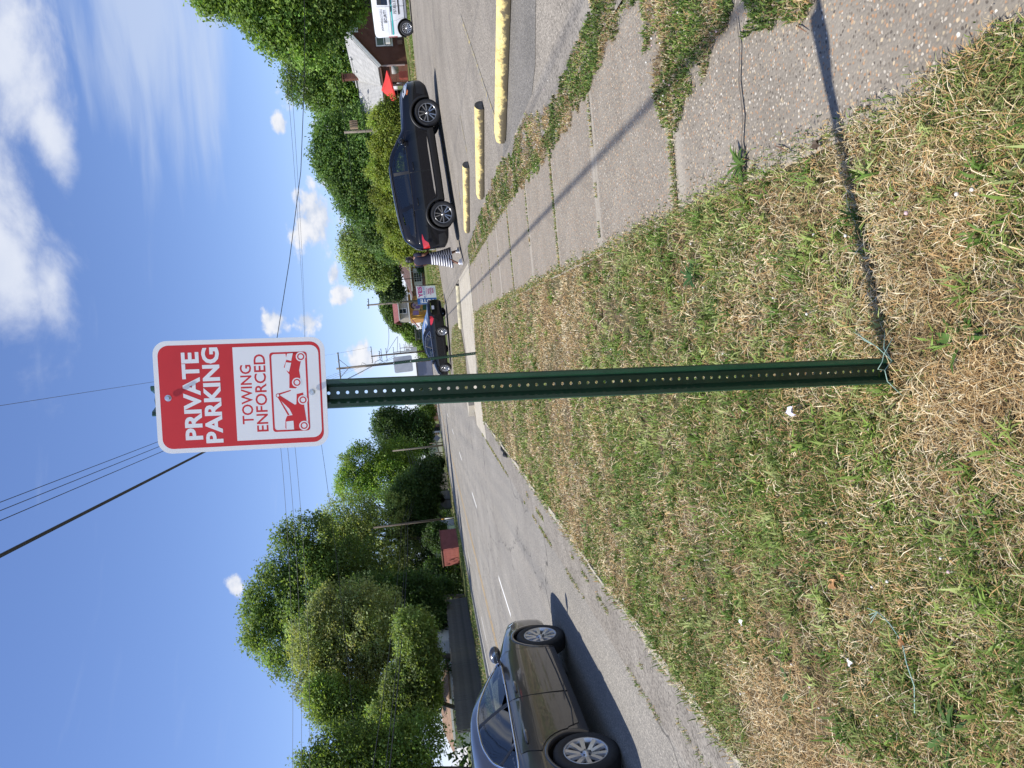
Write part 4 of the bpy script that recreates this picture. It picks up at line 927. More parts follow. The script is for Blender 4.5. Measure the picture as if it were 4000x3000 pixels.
        s.beam(c + rt @ Vector((0, -.17, 0)), c + rt @ Vector((0, .17, 0)), .03, .03); s.build('steering_wheel', MAT['cabin'], self.t)
    def place(self, p, heading): self.t.location = p; self.t.rotation_euler = (0, 0, heading)
    def face_patch(self, name, pts, front, mat, parent=None, t=.02):
        """flat piece set on the nose (+1) or the tail (-1); pts are (y, z)"""
        x = self.x1 if front > 0 else self.x0; b = MB(); Mx = Matrix(((0, 0, front, x - front * .012), (1, 0, 0, 0), (0, 1, 0, 0), (0, 0, 0, 1))); b.prism(pts, t, Mx); return b.build(name, mat, parent or self.t)

def chaikin(p, k=2, closed=True):
    p = [np.array(q, float) for q in p]
    for _ in range(k):
        o = []
        for i in range(len(p)): a, c = p[i], p[(i + 1) % len(p)]; o += [a * .8 + c * .2, a * .2 + c * .8]
        p = o
    return [tuple(q) for q in p]
def arc(cx, cz, r, a0, a1, n=9): return [(cx + r * math.cos(R(a0 + (a1 - a0) * i / n)), cz + r * math.sin(R(a0 + (a1 - a0) * i / n))) for i in range(n + 1)]

# ---- grey saloon driving past on the road
SEDAN = dict(axles=(-1.41, 1.41), wr=.335, tw=.215, rim=.222, track=.80, arch=.375, ins=.05, tumble=.02,
  curves=dict(W=[(-2.47, .66), (-2.38, .80), (-2.1, .875), (-1.4, .915), (-.5, .92), (.6, .92), (1.4, .91), (2.0, .865), (2.28, .77), (2.40, .62)],
    zb=[(-2.47, .38), (-2.3, .24), (-1.8, .20), (0, .175), (1.9, .18), (2.3, .22), (2.40, .34)],
    zbelt=[(-2.47, .84), (-2.3, .985), (-1.5, 1.0), (-.5, .975), (.5, .935), (1.1, .89), (1.9, .76), (2.3, .63), (2.40, .52)],
    ztop=[(-2.47, .86), (-2.38, 1.03), (-2.0, 1.085), (-1.75, 1.115), (-1.2, 1.325), (-.7, 1.445), (-.2, 1.475), (.1, 1.463), (.45, 1.385), (.85, 1.195), (1.18, 1.0), (1.5, .955), (2.0, .84), (2.3, .70), (2.40, .56)],
    wr=[(-2.47, .40), (-2.3, .56), (-1.75, .66), (-1.2, .585), (-.7, .565), (-.1, .575), (.45, .60), (.85, .655), (1.18, .70), (1.7, .62), (2.2, .48), (2.40, .30)],
    drop=[(-2.47, .01), (-2.0, .03), (-1.7, .045), (-.7, .07), (0, .06), (.7, .05), (1.2, .04), (2.0, .05), (2.40, .03)]),
  windows=[dict(poly=[(.96, .975), (.62, 1.16), (.30, 1.285), (-.02, 1.335), (-.20, 1.345), (-.20, .995)]), dict(poly=[(-.24, .997), (-.24, 1.343), (-.60, 1.325), (-.95, 1.25), (-1.10, 1.19), (-1.04, 1.018)]), dict(poly=[(-1.08, 1.022), (-1.14, 1.17), (-1.30, 1.10), (-1.46, 1.035)])],
  screens=[(.22, 1.10, .56, .25), (-1.66, -.85, .50, .25)])
def build_sedan(name, label, paint, style, glass, chrome, side_list=(-1, 1)):
    c = Car(name, label, SEDAN, paint); c.build_body(); sp = SEDAN
    for s in side_list:
        fd = [(1.02, .93), (1.03, .80), (.98, .42), (.92, .285), (-.20, .285), (-.22, .60), (-.22, .965)]
        rd = [(-.235, .965), (-.235, .285), (-.90, .30), (-.965, .42)] + arc(-1.41, .345, .425, 12, 78, 6) + [(-1.27, .90), (-1.28, .975)]
        d1 = c.door(fd, s, .02, .865, paint); d2 = c.door(rd, s, -1.04, .885, paint)
        for i, w in enumerate(sp['windows']): g = c.patch('window', chaikin(w['poly'], 1) if i != 9 else w['poly'], s, .001, glass[min(i, 1)], c.t, 0, .07)
        # black pillar covers and bright surround
        c.patch('pillar_trim', [(-.19, .99), (-.19, 1.348), (-.25, 1.348), (-.25, .992)], s, .004, MAT['black_plastic'], c.t, .006); c.patch('pillar_trim', [(-1.035, 1.01), (-1.105, 1.195), (-1.15, 1.178), (-1.085, 1.015)], s, .004, MAT['black_plastic'], c.t, .006)
        c.strip('window_trim', chaikin([(1.0, .958), (.62, 1.175), (.30, 1.30), (-.02, 1.352), (-.25, 1.36), (-.6, 1.342), (-.96, 1.266), (-1.25, 1.14), (-1.50, 1.03), (-1.3, 1.013), (-.6, .995), (-.2, .98), (.4, .968)]), s, .006, .0105, MAT['chrome'], c.t, True)
        for ax in sp['axles']:
            if s == -1 or True: c.wheel(ax, s, style); c.arch_ring(ax, s, paint, .025, .006)
        c.strip('sill_line', [(.98, .335), (.2, .315), (-.6, .315), (-.93, .36)], s, .012, .006, MAT['black_plastic'], c.t)
        c.mirror(.80, .955, MAT['black_plastic'] if chrome else paint, s)
        c.patch('tail_lamp', [(-2.44, .83), (-2.40, .95), (-2.02, .965), (-1.92, .93), (-2.1, .83), (-2.36, .76)], s, .006, MAT['lamp_red'], c.t, .01, .05)
        c.patch('headlamp', [(2.34, .56), (2.30, .665), (1.98, .745), (1.82, .76), (1.95, .67), (2.2, .58)], s, .006, MAT['lamp_clear'], c.t, .01, .05)
    c.top_patch('windscreen', .20, 1.14, .93, .004, MAT['glass_clear'], c.t); c.top_patch('rear_window', -1.70, -.82, .90, .004, MAT['glass_tint'], c.t)
    c.interior((.05, -.95), .78)
    c.face_patch('number_plate', [(-.16, .66), (.16, .66), (.16, .80), (-.16, .80)], -1, MAT['plate'], t=.02); c.face_patch('tail_trim', [(-.42, .83), (.42, .83), (.42, .855), (-.42, .855)], -1, MAT['chrome'], t=.02)
    c.face_patch('grille', [(-.5, .30), (.5, .30), (.55, .46), (-.55, .46)], 1, MAT['black_plastic'])
    return c
STY_TEN = dict(n=5, twin=.30, tw0=.16, w0=.026, w1=.031, mat=MAT['rim_silver'])
STY_SUV = dict(n=5, twin=.23, tw0=.20, w0=.018, w1=.020, mat=MAT['rim_grey'])
grey = build_sedan('parked_car', 'gray four door sedan with silver ten spoke wheels on the near lane of the road', carpaint('grey_metallic_paint', (.068, .064, .062), .55, .30), STY_TEN, [MAT['glass_clear'], MAT['glass_tint']], False)
grey.t.name = 'sedan'
grey.place(rs(-5.12, 8.12, Z_ROAD + .002), ROADANG)
black = build_sedan('sedan', 'black sedan with chrome window trim parked beyond the far driveway', carpaint('black_blue_paint', (.006, .0065, .009), 0., .3, .06, .62), dict(n=10, w0=.013, w1=.020, mat=MAT['rim_silver']), [MAT['glass_clear'], MAT['glass_clear']], True)
pr, pf = gr(1746, 1290, .10), gr(1755, 1425, .10)
hd = Vector((-.70, .714, 0)).normalized(); lf = Vector((-hd.y, hd.x, 0)); rear_l = at(1746, 1290, 39.7); rear_l.z = 0
cen = rear_l + hd * 1.41 - lf * .8
black.place((cen.x, cen.y, .03), math.atan2(hd.y, hd.x))

# ---- dark blue sport utility parked in the lot
SUV = dict(axles=(-1.42, 1.42), wr=.375, tw=.245, rim=.255, track=.825, arch=.43, archdz=.015, ins=.06, tumble=.03,
  curves=dict(W=[(-2.36, .70), (-2.25, .84), (-1.9, .92), (-1.2, .955), (0, .96), (1.2, .955), (1.8, .93), (2.15, .84), (2.33, .68), (2.40, .55)],
    zb=[(-2.36, .46), (-2.2, .34), (-1.7, .27), (0, .25), (1.7, .25), (2.2, .30), (2.40, .42)],
    zbelt=[(-2.36, 1.12), (-2.2, 1.19), (-1.5, 1.185), (-.5, 1.14), (.5, 1.10), (1.1, 1.08), (1.8, 1.02), (2.2, .93), (2.40, .80)],
    ztop=[(-2.36, 1.14), (-2.30, 1.30), (-2.14, 1.50), (-1.98, 1.625), (-1.4, 1.71), (-.5, 1.745), (.0, 1.74), (.3, 1.69), (.75, 1.43), (1.10, 1.20), (1.4, 1.16), (2.0, 1.09), (2.25, 1.0), (2.40, .84)],
    wr=[(-2.36, .62), (-2.2, .68), (-1.9, .66), (-1.0, .665), (0, .67), (.4, .68), (.75, .69), (1.10, .76), (1.7, .70), (2.2, .55), (2.40, .35)],
    drop=[(-2.36, .01), (-2.1, .03), (-1.7, .06), (0, .06), (.7, .05), (1.2, .05), (2.0, .06), (2.40, .03)]),
  windows=[dict(poly=[(.90, 1.165), (.60, 1.38), (.33, 1.53), (.12, 1.605), (-.10, 1.62), (-.12, 1.165)]), dict(poly=[(-.17, 1.168), (-.17, 1.62), (-.60, 1.61), (-1.0, 1.58), (-1.12, 1.55), (-1.03, 1.20)]), dict(poly=[(-1.12, 1.215), (-1.22, 1.535), (-1.55, 1.49), (-1.90, 1.38), (-1.98, 1.27)])],
  screens=[(.16, 1.04, .60, .2)], cat='suv')
suv = Car('suv', 'dark navy sport utility vehicle parked in the lot with gray alloy wheels', SUV, carpaint('navy_paint', (.006, .0068, .0105), 0., .3, .06, .62)); suv.build_body()
for s in (-1, 1):
    fd = [(.98, 1.10), (1.0, .90), (.955, .62), (.86, .47), (-.14, .47), (-.15, 1.15)]; rd = [(-.165, 1.15), (-.165, .47), (-.86, .47), (-.93, .60)] + arc(-1.42, .39, .50, 22, 74, 6) + [(-1.20, .98), (-1.22, 1.19)]
    suv.door(fd, s, .0, 1.02, suv.paint); suv.door(rd, s, -1.0, 1.045, suv.paint)
    for i, w in enumerate(SUV['windows']): suv.patch('window', w['poly'], s, .001, MAT['glass_clear'] if i == 0 else MAT['glass_tint'], suv.t, 0, .08)
    suv.patch('pillar_trim', [(-.10, 1.16), (-.09, 1.605), (-.18, 1.605), (-.18, 1.163)], s, .004, MAT['black_plastic'], suv.t, .006); suv.patch('pillar_trim', [(-1.02, 1.195), (-1.11, 1.515), (-1.23, 1.50), (-1.13, 1.21)], s, .004, suv.paint, suv.t, .006)
    suv.patch('sill_cladding', [(1.0, .29), (.98, .47), (.4, .455), (-.9, .455), (-.98, .52), (-1.02, .30)], s, .014, MAT['black_plastic'], suv.t, .02)
    suv.patch('sill_trim', [(.78, .500), (.5, .485), (-.70, .485), (-.86, .505), (-.70, .525), (.5, .522)], s, .020, MAT['chrome'], suv.t, .012)
    for ax in SUV['axles']: suv.wheel(ax, s, STY_SUV); suv.arch_ring(ax, s, MAT['black_plastic'], .055, .012)
    suv.mirror(.72, 1.16, suv.paint, s, 1.15)
    suv.patch('tail_lamp', [(-2.33, .90), (-2.33, 1.09), (-2.05, 1.10), (-1.90, 1.075), (-2.08, 1.03), (-2.18, .92)], s, .008, MAT['lamp_red'], suv.t, .012, .05)
    suv.patch('headlamp', [(2.36, .84), (2.30, .93), (1.98, 1.0), (1.88, .99), (2.0, .90), (2.25, .83)], s, .008, MAT['lamp_clear'], suv.t, .012, .05); suv.patch('marker_lamp', [(2.12, .845), (1.98, .90), (1.95, .865), (2.06, .82)], s, .012, MAT['amber'], suv.t, .01, .05)
    suv.patch('bumper_cladding', [(-2.34, .47), (-2.34, .62), (-1.98, .60), (-1.94, .40), (-2.1, .36)], s, .008, MAT['black_plastic'], suv.t, .012); suv.patch('bumper_cladding', [(2.36, .44), (2.36, .58), (1.98, .60), (1.90, .38), (2.2, .33)], s, .008, MAT['black_plastic'], suv.t, .012)
    suv.strip('roof_rail', [(.1, 1.66), (-.2, 1.675), (-1.4, 1.655), (-1.75, 1.61)], s, .0, .018, MAT['black_plastic'], suv.t)
    suv.strip('window_trim', [(.92, 1.15), (.4, 1.145), (-.5, 1.16), (-1.2, 1.20), (-1.88, 1.245)], s, .004, .009, MAT['black_plastic'], suv.t)
suv.top_patch('windscreen', .14, 1.08, .93, .004, MAT['glass_clear'], suv.t); suv.top_patch('rear_window', -2.27, -1.93, .86, .004, MAT['glass_tint'], suv.t); suv.interior((.0, -.95), .72, z0=.58)
suv.face_patch('number_plate', [(-.16, .74), (.16, .74), (.16, .88), (-.16, .88)], -1, MAT['plate']); suv.face_patch('grille', [(-.5, .55), (.5, .55), (.56, .76), (-.56, .76)], 1, MAT['black_plastic'])
a, c = Vector((5.15, 20.82, .12)), Vector((8.0, 20.33, .29)); hd = (c - a).normalized(); rt = Vector((hd.y, -hd.x, 0)).normalized(); cen = (a + c) / 2 - rt * .83
suv.t.location = (cen.x, cen.y, .205); suv.t.rotation_euler = (0, -math.asin(hd.z), math.atan2(hd.y, hd.x))

# ---- white security van at the right edge
VAN = dict(axles=(-1.33, 1.33), wr=.335, tw=.215, rim=.215, track=.80, arch=.385, ins=.03, tumble=.02, cat='van',
  curves=dict(W=[(-1.70, .78), (-1.66, .87), (-1.55, .90), (0, .915), (1.3, .91), (1.9, .86), (2.3, .70)],
    zb=[(-1.70, .36), (-1.55, .27), (0, .25), (1.9, .25), (2.3, .34)],
    zbelt=[(-1.70, 1.10), (-1.4, 1.12), (.5, 1.08), (1.2, 1.02), (1.9, .90), (2.3, .72)],
    ztop=[(-1.70, 1.72), (-1.66, 1.79), (-1.5, 1.845), (-.5, 1.86), (.5, 1.83), (.8, 1.74), (1.25, 1.38), (1.6, 1.12), (2.0, 1.0), (2.3, .78)],
    wr=[(-1.70, .66), (-1.62, .72), (0, .74), (.6, .74), (1.2, .76), (1.7, .74), (2.3, .45)], drop=[(-1.70, .04), (-1.5, .09), (.5, .08), (1.5, .05), (2.3, .03)]),
  windows=[dict(poly=[(1.35, 1.12), (.95, 1.42), (.70, 1.56), (-.34, 1.60), (-.36, 1.12)])], screens=[(.85, 1.58, .64, .2)])
MAT['van_white'] = carpaint('white_paint', (.78, .79, .80), 0., .35); MAT['teal'] = pm('teal_stripe', (.03, .42, .38), .05, 8, .35); MAT['print_black'] = pm('black_print', (.018, .018, .02), .1, 8, .5); MAT['print_grey'] = pm('grey_print', (.22, .22, .23), .1, 8, .5)
van = Car('van', 'white security van with a teal stripe at the edge of the parking lot', VAN, MAT['van_white']); van.build_body()
for s in (-1, 1):
    van.patch('window', VAN['windows'][0]['poly'], s, .014, MAT['glass_tint'], van.t, 0, .08)
    van.patch('side_panel', [(-1.60, 1.17), (-1.62, 1.48), (-1.55, 1.60), (-.52, 1.63), (-.44, 1.56), (-.42, 1.17)], s, .006, MAT['van_white'], van.t, .008, .1)
    d = van.door([(-.39, 1.66), (-.39, .34), (.92, .34), (1.02, .7), (1.0, 1.08), (1.34, 1.10), (.92, 1.45), (.70, 1.62)], s, -.24, .99, MAT['black_plastic']); d2 = van.door([(-.42, 1.66), (-.42, .34), (-.86, .34), (-.92, .62), (-1.0, .80), (-1.02, 1.66)], s, -.52, 1.0, MAT['black_plastic'])
    van.patch('stripe', [(-1.68, .945), (-1.68, 1.005), (1.2, .975), (1.2, .915)], s, .012, MAT['teal'], van.t, .004, .12); van.patch('stripe', [(-1.68, 1.035), (-1.68, 1.06), (1.1, 1.03), (1.1, 1.005)], s, .012, MAT['print_grey'], van.t, .004, .12)
    van.patch('rubbing_strip', [(-.74, .60), (-.76, .66), (.85, .66), (.85, .60)], s, .016, MAT['black_plastic'], van.t, .015, .12)
    van.patch('sill_cladding', [(-.92, .27), (-.92, .40), (.92, .40), (.92, .27)], s, .012, MAT['black_plastic'], van.t, .02, .12); van.patch('bumper_cladding', [(-1.70, .37), (-1.70, .62), (-1.66, .60), (-1.66, .37)], s, .010, MAT['black_plastic'], van.t, .02, .08)
    for ax in VAN['axles']: van.wheel(ax, s, dict(n=12, w0=.012, w1=.02, mat=MAT['rim_silver'])); van.arch_ring(ax, s, MAT['black_plastic'], .03, .01)
    van.mirror(1.05, 1.1, MAT['black_plastic'], s, 1.3); van.patch('tail_lamp', [(-1.695, .80), (-1.695, 1.2), (-1.66, 1.2), (-1.66, .80)], s, .008, MAT['lamp_red'], van.t, .01, .05)
van.top_patch('windscreen', .80, 1.62, .93, .004, MAT['glass_tint'], van.t)
def van_text(txt, x, z, h, w, mat, bold, side=-1, ital=.0):
    o = font_mesh('lettering', txt, 1., mat, 0, bold); me = o.data; co = np.array([v.co[:] for v in me.vertices]); lo, hi = co.min(0), co.max(0); sx, sz = w / (hi[0] - lo[0]), h / (hi[1] - lo[1])
    for v in me.vertices:
        X = x + (v.co.x - (lo[0] + hi[0]) / 2) * sx; Z = z + (v.co.y - lo[1]) * sz; X += ital * (Z - z); v.co = (X, side * (van.sidey(X, Z) + .0165), Z)
    me.update(); o.parent = van.t
van_text('JOHNS', -1.21, 1.385, .105, .40, MAT['print_black'], .012); van_text('BROTHERS', -.745, 1.385, .105, .48, MAT['print_grey'], .0); van_text('SECURITY', -.82, 1.215, .125, .54, MAT['print_black'], .014); van_text('757.852.3300', -.36, .745, .13, .74, MAT['print_black'], .006)
pw = gr(1617.7, 108, .24); hv = Vector((.87, -.49, 0)).normalized(); rv = Vector((hv.y, -hv.x, 0)); cen = pw + hv * 1.33 * 1.12 - rv * .80 * 1.12
van.t.scale = (1.12, 1.12, 1.12)
van.place((cen.x, cen.y, .255), math.atan2(hv.y, hv.x))
# ------------------------------------------------------------------ trees
MAT['leaf'] = leafmat('foliage'); MAT['bark'] = pm('bark', (.085, .07, .055), .35, 9, .9, bump=.5, bscale=30)
def leaves(cl, per, size, spread, base, rng, flat=.45, cvar=.28, lob=None):
    """leaf-sized quads in clumps round the given twig ends"""
    n = len(cl); k = rng.integers(int(per * .5), int(per * 1.5) + 1, n); idx = np.repeat(np.arange(n), k); N_ = len(idx)
    P = cl[idx] + rng.normal(0, 1, (N_, 3)) * spread * np.array([1, 1, .7])
    nrm = rng.normal(0, 1, (N_, 3)) + np.array([-.5, -.45, flat * 1.6]); nrm /= np.linalg.norm(nrm, axis=1)[:, None]
    a = rng.normal(0, 1, (N_, 3)); u = np.cross(nrm, a); u /= np.linalg.norm(u, axis=1)[:, None] + 1e-9; v = np.cross(nrm, u)
    sz = size * rng.uniform(.6, 1.4, N_)[:, None]
    V = np.stack([P - u * sz * .62 - v * sz * .10, P + u * sz * .5 - v * sz * .30 + nrm * sz * .08, P + u * sz * .25 + v * sz * .46], 1).reshape(-1, 3)
    F = np.arange(N_ * 3).reshape(-1, 3)
    tone = rng.uniform(1 - cvar, 1 + cvar, (n, 1)) if lob is None else rng.uniform(.68, 1.3, lob.max() + 1)[lob][:, None] * rng.uniform(1 - cvar, 1 + cvar, (n, 1))
    cc = np.array(base) * tone * (1 + rng.normal(0, .05, (n, 3))); c = cc[idx] * rng.uniform(.72, 1.28, (N_, 1))
    return V, F, np.repeat(c, 3, 0)
def lobes_to_clumps(lobes, ncl, rng, shell=.55):
    L = np.array(lobes); w = L[:, 3] * L[:, 4] * L[:, 5]; w = w ** .8; i = rng.choice(len(L), ncl, p=w / w.sum()); d = rng.normal(0, 1, (ncl, 3)); d /= np.linalg.norm(d, axis=1)[:, None]
    rad = rng.random(ncl) ** (1 / 3.); rad = (shell + (1.05 - shell) * rad) * (1 + rng.normal(0, .085, ncl))
    return L[i, :3] + d * rad[:, None] * L[i, 3:6], i
def tree(name, label, base, lobes, col, leaf=.14, ncl=420, per=34, spread=.30, trunk=.22, cat='tree', group=None, seed=0, limbs=True, shell=.5, flat=.8, cvar=.28):
    """lobes are (x, y, z, rx, ry, rz) in world space; trunk stands at base"""
    rng = np.random.default_rng(seed); base = Vector(base); leaf *= 1.22; ncl = int(ncl * 2.2); trunk *= .8; col = (col[0] * 2.45, col[1] * 2.2, col[2] * 2.6)
    t = thing(name, label, cat, base, 0, group); LL = [(l[0] - base.x, l[1] - base.y, l[2] - base.z) + tuple(l[3:6]) for l in lobes]
    cl, li = lobes_to_clumps(LL, ncl, rng, shell); V, F, C = leaves(cl, per, leaf, spread, col, rng, flat, cvar * .7, li)
    link('crown', npmesh('crown', V, F, [MAT['leaf']], C), t)
    if trunk:
        b = MB(); zc = min(l[2] - l[5] * .4 for l in LL); zc = max(zc, .4); top = Vector((np.mean([l[0] for l in LL]) * .5, np.mean([l[1] for l in LL]) * .5, zc))
        b.tube([(0, 0, -.2), (0, 0, .15), top * .5 + Vector((.06, .05, 0)), top], [trunk * 1.5, trunk * 1.1, trunk * .9, trunk * .8], 9); 
        if limbs:
            for l in LL:
                q = Vector(l[:3]); m = top.lerp(q, .5) + Vector((rng.normal(0, .2), rng.normal(0, .2), .1)); b.tube([top, m, q + Vector((0, 0, l[5] * .3))], [trunk * .6, trunk * .4, trunk * .16], 6)
                k = np.where(li == LL.index(l))[0][:9]
                for j in k: e = Vector(cl[j]); b.tube([m.lerp(q, rng.uniform(.2, 1)), (q + e) / 2 + Vector((0, 0, -.1)), e], [trunk * .22, trunk * .14, trunk * .05], 4)
        b.build('trunk', MAT['bark'], t)
    return t
def px_lobes(specs, Y, squash=1., deep=.8):
    """lobes given as photo pixels (xi, yi, r_up, r_side) at distance Y"""
    out = []
    for s in specs:
        xi, yi, ru, rw = s[:4]; dY = s[4] if len(s) > 4 else 0; p = at(xi, yi, Y + dY); k = pxm(Y + dY); out.append((p.x, p.y, p.z, rw * k, rw * k * deep, ru * k))
    return out
k_ = 4000 / 2212.
def D(*a): return tuple(v * k_ for v in a)
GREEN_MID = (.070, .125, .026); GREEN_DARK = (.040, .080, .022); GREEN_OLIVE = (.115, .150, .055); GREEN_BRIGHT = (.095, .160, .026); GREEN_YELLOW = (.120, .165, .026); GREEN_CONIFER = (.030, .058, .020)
def ltree(name, label, Y, specs, col, seed, **kw):
    L = px_lobes([D(*s[:4]) + tuple(s[4:]) for s in specs], Y); bx = np.mean([l[0] for l in L]); by = np.mean([l[1] for l in L]); rr_, ss_ = to_rs((bx, by))
    if rr_ < -5 and rr_ > -27 and kw.get('cat', 'tree') == 'tree': q_ = rs(-27, ss_); bx, by = q_.x, q_.y
    z0 = 0.0 if bx < 0 else float(zlot(to_rs((bx, by))[0]))
    return tree(name, label, (bx, by, z0), L, col, seed=seed, **kw)
GL = 'trees along the left side of the road'
ltree('leafy_tree', 'tallest deep green tree standing behind the others on the left side of the road', 74, [(600, 1290, 60, 70), (585, 1370, 50, 60), (640, 1220, 55, 60), (660, 1160, 60, 45), (560, 1330, 35, 60), (690, 1300, 75, 120), (760, 1280, 80, 110), (620, 1420, 40, 40)], (.075, .125, .032), 3, ncl=1000, per=32, leaf=.20, spread=.42, trunk=.45, group=GL)
ltree('leafy_tree', 'pale olive tree in front of the tallest tree on the left', 60, [(690, 1390, 62, 60), (730, 1330, 60, 60), (760, 1430, 70, 65), (700, 1480, 55, 55), (800, 1350, 70, 80), (830, 1450, 70, 70)], GREEN_OLIVE, 5, ncl=1000, per=32, leaf=.15, spread=.32, trunk=.32, group=GL)
ltree('leafy_tree', 'feathery olive tree with a rounded top above the crossing wires left of the sign', 96, [(752, 1125, 58, 58), (755, 1200, 60, 66), (735, 1150, 44, 50), (820, 1180, 60, 80), (830, 1110, 55, 45), (730, 1180, 38, 50), (870, 1200, 45, 60)], (.120, .165, .052), 7, ncl=820, per=32, leaf=.19, spread=.40, trunk=.35, group=GL)
ltree('leafy_tree', 'bright green tree nearest the sign among the trees across the road', 128, [(782, 1008, 46, 48), (768, 1045, 42, 40), (840, 1030, 50, 55), (860, 985, 45, 38), (885, 1050, 40, 50)], GREEN_BRIGHT, 9, ncl=640, per=32, leaf=.24, spread=.48, trunk=.35, group=GL)
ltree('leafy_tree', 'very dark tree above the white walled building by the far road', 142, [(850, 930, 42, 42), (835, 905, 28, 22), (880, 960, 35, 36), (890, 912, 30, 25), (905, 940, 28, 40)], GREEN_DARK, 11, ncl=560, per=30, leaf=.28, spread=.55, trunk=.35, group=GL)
ltree('leafy_tree', 'low leafy tree with bright speckled leaves leaning over the dark board fence', 50, [(905, 1440, 46, 60), (875, 1500, 46, 60), (895, 1370, 42, 50), (922, 1500, 28, 50), (850, 1560, 55, 50), (915, 1400, 26, 40)], (.095, .145, .040), 13, ncl=900, per=30, leaf=.13, spread=.26, trunk=.22, group=GL)
ltree('leafy_tree', 'loose leafy tree at the left edge of the view beyond the gray car', 44, [(760, 1620, 80, 55), (850, 1650, 80, 70), (700, 1680, 60, 50), (900, 1600, 60, 55), (800, 1750, 120, 90), (680, 1640, 40, 25)], (.085, .140, .030), 15, ncl=900, per=28, leaf=.13, spread=.30, trunk=.25, group=GL, shell=.3)
ltree('leafy_tree', 'thin crowned tree between the olive tree and the left edge tree', 56, [(740, 1530, 60, 45), (800, 1560, 65, 55), (700, 1500, 40, 36), (850, 1530, 50, 50), (790, 1600, 55, 40)], (.085, .135, .032), 17, ncl=760, per=30, leaf=.15, spread=.32, trunk=.25, group=GL, shell=.35)
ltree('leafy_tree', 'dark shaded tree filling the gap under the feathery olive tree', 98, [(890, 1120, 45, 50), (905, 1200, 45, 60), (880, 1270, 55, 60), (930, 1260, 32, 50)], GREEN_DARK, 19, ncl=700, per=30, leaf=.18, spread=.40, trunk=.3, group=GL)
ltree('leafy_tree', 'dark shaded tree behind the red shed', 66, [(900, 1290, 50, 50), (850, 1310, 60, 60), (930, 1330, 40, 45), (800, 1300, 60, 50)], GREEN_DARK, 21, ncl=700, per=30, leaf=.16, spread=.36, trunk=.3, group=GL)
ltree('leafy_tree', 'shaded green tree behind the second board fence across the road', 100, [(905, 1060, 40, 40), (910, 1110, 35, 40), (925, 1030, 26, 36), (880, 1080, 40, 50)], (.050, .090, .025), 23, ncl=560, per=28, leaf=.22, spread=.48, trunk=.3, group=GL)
rng_ = np.random.default_rng(5); L_ = [tuple(rs(-27.2, s_, 1.4 + .5 * math.sin(s_))) + (1.0, 2.0, .9) for s_ in (44, 49.5, 58, 64)] + [tuple(rs(-30 - 7 * rng_.random(), s_, 1.2 + 1.6 * rng_.random())) + (3.2, 3.4, 2.6) for s_ in np.arange(70, 150, 3.0)] + [tuple(rs(-26.5 - 2.5 * rng_.random(), s_, .8)) + (1.3, 1.6, 1.5) for s_ in np.arange(67, 112, 2.2)]
cl_u, _ = lobes_to_clumps(L_, 2300, rng_, .35); V_u, F_u, C_u = leaves(cl_u, 22, .30, .45, (.045, .085, .022), rng_); o_u = link('added_shade_bushes', npmesh('added_shade_bushes', V_u, F_u, [MAT['leaf']], C_u)); o_u['kind'] = 'stuff'  # dark bushes added to stand in for the deep shade below the crowns
# shrubs in the shade along the far verge
for i, (x, y, ru, rw, Y, lab) in enumerate(((952, 1345, 26, 40, 70, 'dark shrub in deep shade beside the end of the board fence'), (955, 1290, 22, 36, 76, 'dark rounded shrub between the red shed and the dark board fence'), (945, 1160, 22, 30, 92, 'dark shrub behind the pale green utility box'), (948, 1235, 26, 26, 86, 'ivy covered dark shrub just beyond the red shed'), (938, 1010, 20, 26, 112, 'dark bush at the end of the far board fences'), (940, 1082, 14, 12, 104, 'small vine covered bush between the two far board fences'))):
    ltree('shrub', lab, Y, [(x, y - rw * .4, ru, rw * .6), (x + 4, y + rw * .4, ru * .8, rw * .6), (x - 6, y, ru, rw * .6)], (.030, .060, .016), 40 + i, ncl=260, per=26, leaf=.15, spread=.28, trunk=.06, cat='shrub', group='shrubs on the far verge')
# ---- right side
ltree('leafy_tree', 'big bright leafy tree hanging over the brick house at the upper right', 43, [(560, 20, 55, 60), (640, 60, 60, 55), (700, 20, 75, 60), (480, -30, 60, 60), (610, -60, 110, 100), (712, 58, 38, 34), (752, -6, 42, 32), (720, -100, 110, 100), (590, 95, 28, 26), (655, 108, 42, 30), (782, 8, 16, 16), (776, 34, 14, 12), (440, -20, 30, 40)], (.085, .150, .028), 61, ncl=1500, per=30, leaf=.145, spread=.27, trunk=.35, group='trees on the right', shell=.35)
ltree('leafy_tree', 'tall green tree rising behind the roof of the brick house', 92, [(670, 170, 55, 55), (690, 110, 55, 50), (720, 210, 45, 50), (740, 150, 60, 90), (640, 100, 40, 40), (765, 235, 35, 40)], (.080, .140, .030), 63, ncl=900, per=30, leaf=.22, spread=.46, trunk=.35, group='trees on the right')
ltree('leafy_tree', 'broad dark green tree behind the yellow green hedge', 70, [(735, 330, 55, 55), (720, 290, 40, 40), (760, 380, 55, 60), (780, 430, 50, 50), (790, 330, 45, 90), (720, 360, 36, 36)], (.055, .105, .024), 65, ncl=1100, per=32, leaf=.17, spread=.36, trunk=.35, group='trees on the right')
ltree('leafy_tree', 'low dark tree joining the hedge and the feathery pale tree', 76, [(815, 450, 35, 50), (800, 490, 28, 36), (835, 520, 28, 40)], (.048, .090, .022), 67, ncl=520, per=30, leaf=.18, spread=.36, trunk=.25, group='trees on the right')
ltree('leafy_tree', 'thin feathery pale green tree standing by the brown roofed house', 84, [(780, 545, 42, 46), (790, 588, 36, 32), (812, 555, 36, 50), (762, 520, 26, 30), (822, 598, 22, 20)], (.120, .175, .050), 69, ncl=560, per=26, leaf=.17, spread=.42, trunk=.07, limbs=False, group='trees on the right', shell=.1)
